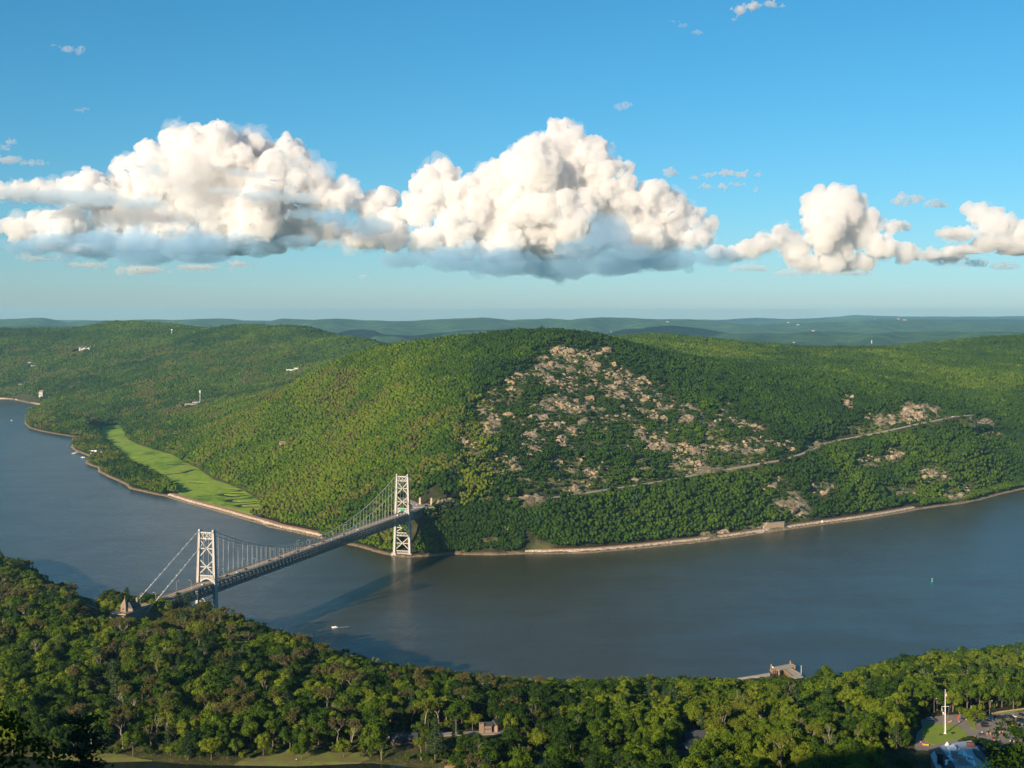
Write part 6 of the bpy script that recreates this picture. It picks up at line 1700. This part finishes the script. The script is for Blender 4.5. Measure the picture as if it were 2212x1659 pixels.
for rec in indiv:
    zi = min(range(len(ZONES)), key=lambda k: (ZONES[k][0][0] - rec[3]) ** 2 + 2.5 * (ZONES[k][0][1] - rec[4]) ** 2)
    groups.setdefault((rec[1], rec[2], zi), []).append(rec)
for (sh, cw, zi), L in groups.items():
    L.sort(key=lambda r: r[3])
    noun = sh if sh in ("layered pine",) else sh + " tree"
    for j, r in enumerate(L):
        if len(L) == 1: lb = f"only {cw} {noun} {ZONES[zi][1]}"
        elif j == len(L) - 1: lb = f"rightmost {cw} {noun} {ZONES[zi][1]}"
        else: lb = f"{ORD[min(j, 11)]} {cw} {noun} {ZONES[zi][1]}"
        tag(r[0], lb, "tree", "trees of the near bank")

# ---- close foliage on the mountainside at the lower corners
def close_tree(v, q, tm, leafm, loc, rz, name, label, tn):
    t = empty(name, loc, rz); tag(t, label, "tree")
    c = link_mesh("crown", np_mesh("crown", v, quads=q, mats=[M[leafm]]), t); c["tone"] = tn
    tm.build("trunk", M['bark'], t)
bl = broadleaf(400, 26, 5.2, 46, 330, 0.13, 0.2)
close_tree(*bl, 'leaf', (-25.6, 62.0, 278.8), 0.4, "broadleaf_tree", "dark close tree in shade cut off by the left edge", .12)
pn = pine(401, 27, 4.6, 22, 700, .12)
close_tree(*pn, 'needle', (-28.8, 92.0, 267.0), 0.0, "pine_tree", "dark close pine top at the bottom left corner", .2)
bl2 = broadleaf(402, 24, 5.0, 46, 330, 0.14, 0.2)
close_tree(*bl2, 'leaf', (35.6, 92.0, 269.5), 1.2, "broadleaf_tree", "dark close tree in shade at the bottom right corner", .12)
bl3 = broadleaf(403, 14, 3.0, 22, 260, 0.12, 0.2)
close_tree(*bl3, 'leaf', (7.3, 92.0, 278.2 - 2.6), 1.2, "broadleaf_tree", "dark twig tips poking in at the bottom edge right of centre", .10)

# ---- crags that break out of the mountain face
def crag(seed):
    R = np.random.default_rng(seed); v, f = ICO3
    v = v * np.array([1.0, .6, .85])
    for k in range(16):
        d = R.normal(size=3); d /= np.linalg.norm(d); lim_ = R.uniform(.42, .8)
        over = v @ d - lim_; v = v - np.clip(over, 0, None)[:, None] * d
    v = v + R.normal(size=v.shape) * .035
    return np_mesh("crag", v, tris=f, mats=[M['crag']])
def crag_mat():
    m, nt, b = newmat("crag_rock"); geo = N(nt, "ShaderNodeNewGeometry"); n1 = noise(nt, 0.22, 6, .75, geo.outputs["Position"])
    at = N(nt, "ShaderNodeAttribute", attribute_type='INSTANCER', attribute_name='tone')
    r1 = ramp(nt, [(.34, (.070, .062, .040)), (.5, (.27, .218, .148)), (.7, (.44, .36, .25))]); nt.links.new(n1.outputs["Fac"], r1.inputs["Fac"])
    r2 = ramp(nt, [(0, (.62, .62, .60)), (.5, (1, 1, 1)), (1, (1.2, 1.06, .92))]); nt.links.new(at.outputs["Fac"], r2.inputs["Fac"])
    mm_ = N(nt, "ShaderNodeMix", data_type='RGBA', blend_type='MULTIPLY'); mm_.inputs[0].default_value = 1; nt.links.new(r1.outputs[0], mm_.inputs[6]); nt.links.new(r2.outputs[0], mm_.inputs[7])
    nt.links.new(mm_.outputs[2], b.inputs["Base Color"]); b.inputs["Roughness"].default_value = .95; b.inputs["Specular IOR Level"].default_value = .1
    bp = N(nt, "ShaderNodeBump"); bp.inputs["Distance"].default_value = 2.0; nt.links.new(n1.outputs["Fac"], bp.inputs["Height"]); nt.links.new(bp.outputs[0], b.inputs["Normal"])
    return m
M['crag'] = crag_mat()
qx, qy = jitter_grid(-300, 1150, 1800, 2950, 6.6)
qz = samp(GZ, qx, qy); qm, qn = crag_field(qx, qy, qz)
qd, qv = seg_dist(qx, qy, ROAD, False, [p[2] for p in ROAD])
qk = (qm > .05) & (qn > .80) & (rng.random(len(qx)) < .5) & (qd > 11) & (seg_dist(qx, qy, RIVER, True) > 22)
qx, qy, qz, qm = qx[qk], qy[qk], qz[qk], qm[qk]; nq = len(qx)
print("crags:", nq)
qs = np.clip(rng.lognormal(1.08, .45, nq), 1.4, 8.5)

# ---- everything else is woodland
rest = np.setdiff1d(np.arange(n), order)
def scatter(name, label, part, x, y, z, tone, kind, rot, tall, wide, forms):
    me = bpy.data.meshes.new(name)
    me.vertices.add(len(x)); me.vertices.foreach_set("co", np.stack([x, y, z], -1).astype(np.float32).ravel())
    for nm, typ, arr in (("tone", 'FLOAT', tone), ("form", 'INT', kind), ("turn", 'FLOAT', rot), ("tall", 'FLOAT', tall), ("wide", 'FLOAT', wide)):
        a = me.attributes.new(nm, typ, 'POINT'); a.data.foreach_set("value", np.asarray(arr, np.int32 if typ == 'INT' else np.float32))
    forest = link_mesh(name, me)
    tag(forest, label, kind="stuff")
    ng = bpy.data.node_groups.new("woodland", 'GeometryNodeTree')
    ng.interface.new_socket("Geometry", in_out='INPUT', socket_type='NodeSocketGeometry'); ng.interface.new_socket("Geometry", in_out='OUTPUT', socket_type='NodeSocketGeometry')
    gi = ng.nodes.new('NodeGroupInput'); go = ng.nodes.new('NodeGroupOutput'); jn_ = ng.nodes.new('GeometryNodeJoinGeometry')
    def nattr(nm, typ):
        a = ng.nodes.new('GeometryNodeInputNamedAttribute'); a.data_type = typ; a.inputs[0].default_value = nm
        return next(o for o in a.outputs if o.enabled and o.name == 'Attribute')
    fa, ra, ta, wa = nattr("form", 'INT'), nattr("turn", 'FLOAT'), nattr("tall", 'FLOAT'), nattr("wide", 'FLOAT')
    cr_ = ng.nodes.new('ShaderNodeCombineXYZ'); ng.links.new(ra, cr_.inputs[2])
    cs_ = ng.nodes.new('ShaderNodeCombineXYZ'); ng.links.new(wa, cs_.inputs[0]); ng.links.new(wa, cs_.inputs[1]); ng.links.new(ta, cs_.inputs[2])
    spot = {}
    for k, fm in enumerate(forms):
        c_ = np.where(kind == k)[0]
        j = c_[0] if len(c_) else 0
        o = link_mesh(part, fm, forest, (x[j], y[j], z[j])); o.scale = (wide[j], wide[j], tall[j]); o["tone"] = float(tone[j])
        oi = ng.nodes.new('GeometryNodeObjectInfo'); oi.inputs['Object'].default_value = o; oi.inputs['As Instance'].default_value = True
        cmp_ = ng.nodes.new('FunctionNodeCompare'); cmp_.data_type = 'INT'; cmp_.operation = 'EQUAL'
        ins_ = [s for s in cmp_.inputs if s.enabled]; ng.links.new(fa, ins_[0]); ins_[1].default_value = k
        ip = ng.nodes.new('GeometryNodeInstanceOnPoints')
        ng.links.new(gi.outputs[0], ip.inputs['Points']); ng.links.new(next(s for s in cmp_.outputs if s.enabled), ip.inputs['Selection']); ng.links.new(oi.outputs['Geometry'], ip.inputs['Instance'])
        ng.links.new(cr_.outputs[0], ip.inputs['Rotation']); ng.links.new(cs_.outputs[0], ip.inputs['Scale'])
        ng.links.new(ip.outputs[0], jn_.inputs[0])
    ng.links.new(jn_.outputs[0], go.inputs[0])
    md = forest.modifiers.new("woodland", 'NODES'); md.node_group = ng
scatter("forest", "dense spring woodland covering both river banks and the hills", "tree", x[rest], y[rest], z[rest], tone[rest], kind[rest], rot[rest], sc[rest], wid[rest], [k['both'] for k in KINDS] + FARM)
scatter("rock_outcrops", "tan broken rock outcrops scattered over the mountain face", "rock", qx, qy, qz - qs * .12, rng.random(nq), rng.integers(0, 6, nq), rng.uniform(-.9, .9, nq), qs * rng.uniform(.8, 1.6, nq), qs * rng.uniform(1.0, 2.0, nq), [crag(500 + i) for i in range(6)])

# ------------------------------------------------------------------ clouds
def cloud_mat(name, dens, col=(1, 1, 1), aniso=0.2):
    m = bpy.data.materials.new(name); m.use_nodes = True
    nt = m.node_tree; nt.nodes.remove(nt.nodes["Principled BSDF"])
    v = N(nt, "ShaderNodeVolumePrincipled"); v.inputs["Color"].default_value = (*col, 1); v.inputs["Density"].default_value = dens; v.inputs["Anisotropy"].default_value = aniso
    nt.links.new(v.outputs[0], nt.nodes["Material Output"].inputs["Volume"])
    m.cycles.homogeneous_volume = True
    return m
M['cloud'] = cloud_mat("cloud", 0.0098, (0.960, 0.956, 0.954), 0.1)
M['veil'] = cloud_mat("cloud_veil", 0.0014, (0.98, 0.98, 0.98), 0.1)
M['shade_grey_cloud'] = cloud_mat("shade_grey_cloud", 0.0030, (0.74, 0.86, 0.95), 0.0)  # grey of the shadowed cloud parts put into the scattering colour
M['shade_tint_cloud'] = cloud_mat("shade_tint_cloud", 0.0023, (0.47, 0.71, 0.90), 0.0)  # blue-grey shade of the cumulus undersides put into the scattering colour
M['thin_cloud'] = cloud_mat("thin_cloud", 0.0075, (0.98, 0.98, 0.98))
M['wisp'] = cloud_mat("wisp", 0.0038, (0.98, 0.98, 0.98))
def remeshed(o, voxel):
    md = o.modifiers.new("union", 'REMESH'); md.mode = 'VOXEL'; md.voxel_size = voxel
    nm = bpy.data.meshes.new_from_object(o.evaluated_get(bpy.context.evaluated_depsgraph_get())); o.modifiers.clear()
    return nm
def ruffle(nm, seed, layers, inflate=0.0):
    nv = len(nm.vertices); co = np.empty(nv * 3, np.float32); nm.vertices.foreach_get("co", co); co = co.reshape(-1, 3).astype(float)
    no = np.empty(nv * 3, np.float32); nm.vertex_normals.foreach_get("vector", no); no = no.reshape(-1, 3)
    dsp = inflate
    for L, a, billow in layers:
        q = co / L; nz = vnoise(q[:, 0], q[:, 1], q[:, 2] + .001, seed=seed + int(L))
        dsp = dsp + a * ((0.55 - np.abs(nz) * 1.6) if billow else nz)
    return co + no * dsp[:, None]
def cloud(name, D, blobs, mat, label, seed, voxel=19.0, kids=26, amp=1.0, flat=None, group=None, squash=0.8, veil=True, ragged=False):
    R = np.random.default_rng(seed); s = D / F
    v0, f0 = ICO2; v1, f1 = ICO1
    def make(bl_, kids_, gk):
        vs, ts, n0 = [], [], 0
        def put(v, f, c, r):
            nonlocal n0
            vs.append(v * r + c); ts.append(f + n0); n0 += len(v)
        for bx, by, br, *e in bl_:
            ry = e[0] if e else br
            fr = e[1] if len(e) > 1 else 0
            c = np.array([(bx - CX) * s, D + R.uniform(-.6, .6) * br * s - fr * s, H - (by - EY) * s])
            ax = np.array([br, br * squash, ry]) * s
            put(v0, f0, c, ax * (.72 if ragged else .92))
            for k in range(kids_):
                d = R.normal(size=3); d[1] -= 0.3; d[2] += 0.15; d /= np.linalg.norm(d)
                r = br * s * R.choice([.16, .22, .30, .42, .5], p=[.2, .25, .25, .2, .1]) * R.uniform(.85, 1.2) * min(1, ry / br) ** .6
                cc = c + d * ax * (R.uniform(.4, 1.2) if ragged else R.uniform(.62, 1.02)); r = r * (.8 if ragged else 1)
                put(v0, f0, cc, np.array([r, r, r * .92]))
                if gk and r > 4 * voxel:
                    for j in range(5):
                        e_ = R.normal(size=3); e_[1] -= 0.4; e_[2] += 0.35; e_ /= np.linalg.norm(e_)
                        put(v1, f1, cc + e_ * r * R.uniform(.75, 1.0), np.full(3, r * R.uniform(.22, .5)))
        return np_mesh(name, np.concatenate(vs), tris=np.concatenate(ts))
    me = make(blobs, kids, True)
    o = bpy.data.objects.new(name, me); COL.objects.link(o)
    nm = remeshed(o, voxel)
    co = ruffle(nm, seed, [(900, 70 * amp, False), (420, 60 * amp, True), (190, 44 * amp, True), (90, 34 * amp, True), (46, 22 * amp, True)])
    def base(co):
        if flat is not None:
            zf = H - (flat - EY) * s
            lift = 60 * vnoise(co[:, 0] / 500, co[:, 1] / 500, seed=seed + 9) + 25 * vnoise(co[:, 0] / 140, co[:, 1] / 140, seed=seed + 8)
            zz = zf + lift
            co[:, 2] = np.where(co[:, 2] < zz, zz + (co[:, 2] - zz) * 0.25, co[:, 2])
        return co
    nm.vertices.foreach_set("co", base(co).astype(np.float32).ravel()); nm.materials.clear(); nm.materials.append(mat); nm.update()
    o.data = nm
    tag(o, label, "cloud", group, kind="thing")
    if veil:                                                             # the torn thin rim of the cloud
        ov = bpy.data.objects.new("veil", make(blobs, max(4, kids // 3), False)); COL.objects.link(ov)
        nv_ = remeshed(ov, voxel * 1.3)
        cv = ruffle(nv_, seed + 5, [(700, 90 * amp, False), (260, 120 * amp, False), (120, 95 * amp, False), (60, 55 * amp, False)], 5 * amp)
        nv_.vertices.foreach_set("co", base(cv).astype(np.float32).ravel()); nv_.materials.clear(); nv_.materials.append(M['veil']); nv_.update()
        ov.data = nv_; ov.parent = o
    return o
cloud("cloud", 23000, [(470,335,78),(400,322,56),(540,340,60),(600,352,56),(330,362,50),(285,372,34),(450,410,100),(560,425,90),(650,385,50),(250,405,34),(350,430,80),(690,420,50),(745,425,40),(800,452,42),(850,478,30),
  (60,408,44,20),(130,412,50,24),(200,420,50,34),(10,414,40,16),(250,445,50),(40,490,34,26),(95,480,34,24),(160,490,46,34),(240,500,50,40),(320,490,54),(480,490,62),(560,485,56),(640,490,50),(710,500,40,30),(400,515,50,36),(770,505,40,26),(840,500,40,26),
  (120,520,50,22),(300,530,60,26),(470,535,60,24),(200,540,50,18)], M['cloud'], "towering white cumulus cloud at the left with a long grey shelf", 11, flat=545)
cloud("cloud", 22500, [(1212,322,56),(1160,345,56),(1262,345,50),(1100,382,50),(1050,392,42),(1180,410,90),(1280,405,64),(1322,372,32),(950,402,46),(912,445,36),(1000,455,60),(1100,475,80),(1220,475,70),(1340,435,42),(1402,430,38),(1450,455,38),(1500,470,24),(1400,490,40),(1530,490,20),
  (850,515,34,24),(930,520,40,28),(1000,525,40),(1100,530,60,34),(1250,530,60,34),(1390,520,50,30),(1340,490,60),(1260,490,60),(1450,505,45,34),(1150,520,60),(780,520,40,20),(1510,520,36,22)], M['cloud'], "tallest white cumulus cloud at the centre with a blue-grey base", 23, flat=556)
cloud("cloud", 22000, [(1770,452,40),(1822,452,44),(1780,500,50),(1842,500,46),(1800,550,42),(1720,540,34),(1650,522,28,22),(1690,508,26),(1880,482,26),(1940,490,38,14),(1620,540,30,20),(1900,535,34,26),(1960,545,34,22),(2015,552,28,16),(1740,570,34,18),(1860,568,34,18),(1590,548,26,14),(1550,545,30,12),(2060,552,34,14)], M['cloud'], "compact white cumulus cloud right of centre with an upright tower", 37, voxel=20, amp=.7, flat=588)
cloud("cloud", 22000, [(2120,462,26),(2140,482,32),(2172,492,26),(2212,510,34),(2080,505,34,16),(2150,525,48,16),(2260,520,34),(2050,505,30,9),(2090,545,40,14),(2210,545,50,16)], M['cloud'], "small white cumulus cloud at the right edge", 41, voxel=20, amp=.6, flat=545)
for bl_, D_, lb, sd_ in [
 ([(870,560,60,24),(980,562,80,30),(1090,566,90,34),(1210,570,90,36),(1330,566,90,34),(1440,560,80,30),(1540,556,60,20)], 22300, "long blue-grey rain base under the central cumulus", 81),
 ([(1320,505,60,44),(1250,540,60,22),(1370,545,60,20)], 21200, "blue-grey mass standing in for shade on the central cumulus", 82),
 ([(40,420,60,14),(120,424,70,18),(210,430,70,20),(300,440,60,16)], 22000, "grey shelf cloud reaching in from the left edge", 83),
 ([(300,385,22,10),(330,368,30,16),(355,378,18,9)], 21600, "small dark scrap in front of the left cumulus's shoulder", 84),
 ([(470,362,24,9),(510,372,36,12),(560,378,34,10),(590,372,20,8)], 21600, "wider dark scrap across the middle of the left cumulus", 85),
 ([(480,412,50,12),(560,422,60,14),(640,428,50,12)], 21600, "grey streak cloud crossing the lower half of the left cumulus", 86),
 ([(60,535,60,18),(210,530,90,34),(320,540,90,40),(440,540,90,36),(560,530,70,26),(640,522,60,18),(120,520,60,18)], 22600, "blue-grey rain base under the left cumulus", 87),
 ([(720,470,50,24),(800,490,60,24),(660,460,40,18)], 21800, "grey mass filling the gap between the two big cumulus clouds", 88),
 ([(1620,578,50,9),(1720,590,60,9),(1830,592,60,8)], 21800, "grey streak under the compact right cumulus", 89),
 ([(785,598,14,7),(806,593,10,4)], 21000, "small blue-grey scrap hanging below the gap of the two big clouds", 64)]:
    cloud("cloud", D_, bl_, M['shade_tint_cloud' if 'blue-grey rain' in lb or 'mass' in lb else 'shade_grey_cloud'], lb, sd_, voxel=26 if sd_ != 64 else 12, kids=12, amp=.55 if sd_ != 64 else .2, veil=False)  # grey and blue tints stand in for shade on the clouds
G = "small cloud scraps"
for bl_, mt, lb, sd_ in [
 ([(1500,384,14,6),(1530,378,18,8),(1565,373,20,8),(1600,376,18,7),(1638,378,14,7)], 'thin_cloud', "upper one of two long thin clouds right of the central cumulus", 51),
 ([(1525,402,18,8),(1560,403,18,8),(1592,400,16,9),(1630,410,8,11)], 'thin_cloud', "lower one of two long thin clouds right of the central cumulus", 52),
 ([(1445,372,14,9),(1462,375,10,7)], 'thin_cloud', "small puff just above the central cumulus's right shoulder", 53),
 ([(1945,432,20,9),(1975,430,18,9),(2010,440,20,6),(2035,443,12,4)], 'thin_cloud', "thin flat cloud above between the two right cumulus clouds", 54),
 ([(1600,22,22,12),(1630,12,24,13),(1665,8,22,11),(1690,14,12,7),(1585,42,8,7)], 'thin_cloud', "ragged white cloud scrap cut by the top edge", 55),
 ([(1450,46,16,5),(1475,54,14,4),(1510,68,16,4)], 'wisp', "faint slanting wisp left of the scrap at the top edge", 56),
 ([(115,97,12,4),(145,106,16,5),(172,108,10,8)], 'wisp', "faint small wisp high in the upper left sky", 57),
 ([(170,238,12,4),(184,235,10,4)], 'wisp', "tiny wisp above the left cumulus", 58),
 ([(1340,231,10,5),(1352,228,10,5)], 'wisp', "tiny wisp above right of the central cumulus", 59),
 ([(25,306,18,7),(10,318,10,5)], 'wisp', "small wisp at the left edge above the shelf cloud", 60),
 ([(20,346,40,6),(70,352,34,4)], 'wisp', "long flat wisp at the left edge just above the shelf cloud", 61),
 ([(940,311,12,2),(960,310,10,2)], 'wisp', "hairline wisp left of the central cumulus top", 62),
 ([(100,560,50,7),(180,572,50,7),(300,582,60,8),(430,578,70,7),(520,570,50,5)], 'wisp', "faint band of pale cloud under the left cumulus", 65),
 ([(2050,560,40,8),(2110,568,34,7),(2170,575,30,5)], 'wisp', "faint band of pale cloud under the right edge cumulus", 66)]:
    o_ = cloud("cloud", 20000, bl_, M[mt], lb, sd_, voxel=9, kids=26, amp=.42, group=G, veil=False, ragged=True)
def shade_cloud(tx, td, w, dpt, h, label, seed):  # unseen cloud above the frame, added to cast a shadow on the far hills
    X = (tx - CX) * td / F - h * 0.587 / math.tan(SUN_EL); Y = td - h * 0.81 / math.tan(SUN_EL); Z = 120 + h
    R = np.random.default_rng(seed); v0, f0 = ICO2; vs, ts = [], []
    for k in range(26):
        c = np.array([R.uniform(-.8, .8) * w, R.uniform(-.8, .8) * dpt, R.uniform(-40, 60)]); vs.append(v0 * np.array([w * .35, dpt * .4, 130]) * R.uniform(.7, 1.1) + c); ts.append(f0 + len(v0) * k)
    o = link_mesh("cloud", np_mesh("cloud", np.concatenate(vs), tris=np.concatenate(ts)), None, (X, Y, Z))
    nm = remeshed(o, 60); nm.materials.clear(); nm.materials.append(M['cloud']); o.data = nm
    tag(o, label, "cloud")
shade_cloud(1075, 11300, 1250, 620, 2200, "flat cloud overhead that shades the dark ridge behind the central hilltop", 71)
shade_cloud(1400, 11200, 560, 520, 2200, "flat cloud overhead that shades the dark hill right of the central hilltop", 72)
shade_cloud(770, 11100, 380, 450, 2200, "flat cloud overhead that shades the dark hill left of the central hilltop", 74)
shade_cloud(2060, 22000, 1400, 700, 3500, "flat cloud overhead that shades the far plain at the right", 73)

# ------------------------------------------------------------------ air
def haze_mat(d):
    m = bpy.data.materials.new("haze"); m.use_nodes = True
    nt = m.node_tree; nt.nodes.remove(nt.nodes["Principled BSDF"])
    v = N(nt, "ShaderNodeVolumePrincipled"); v.inputs["Color"].default_value = (0.35, 0.72, 0.97, 1); v.inputs["Density"].default_value = d; v.inputs["Anisotropy"].default_value = 0.0
    nt.links.new(v.outputs[0], nt.nodes["Material Output"].inputs["Volume"]); m.cycles.homogeneous_volume = True
    return m
HAZE = 2.4e-5
zmin = min(GZ.min(), -6) - 1.0
zmax = max(GZ.max(), HZ.max(), H) + 14
hb = MB().box((0, 16250, (zmax + zmin) / 2), (48000, 36500, zmax - zmin)).build("haze", haze_mat(HAZE)); tag(hb, "thin blue air haze over the whole valley", kind="stuff")
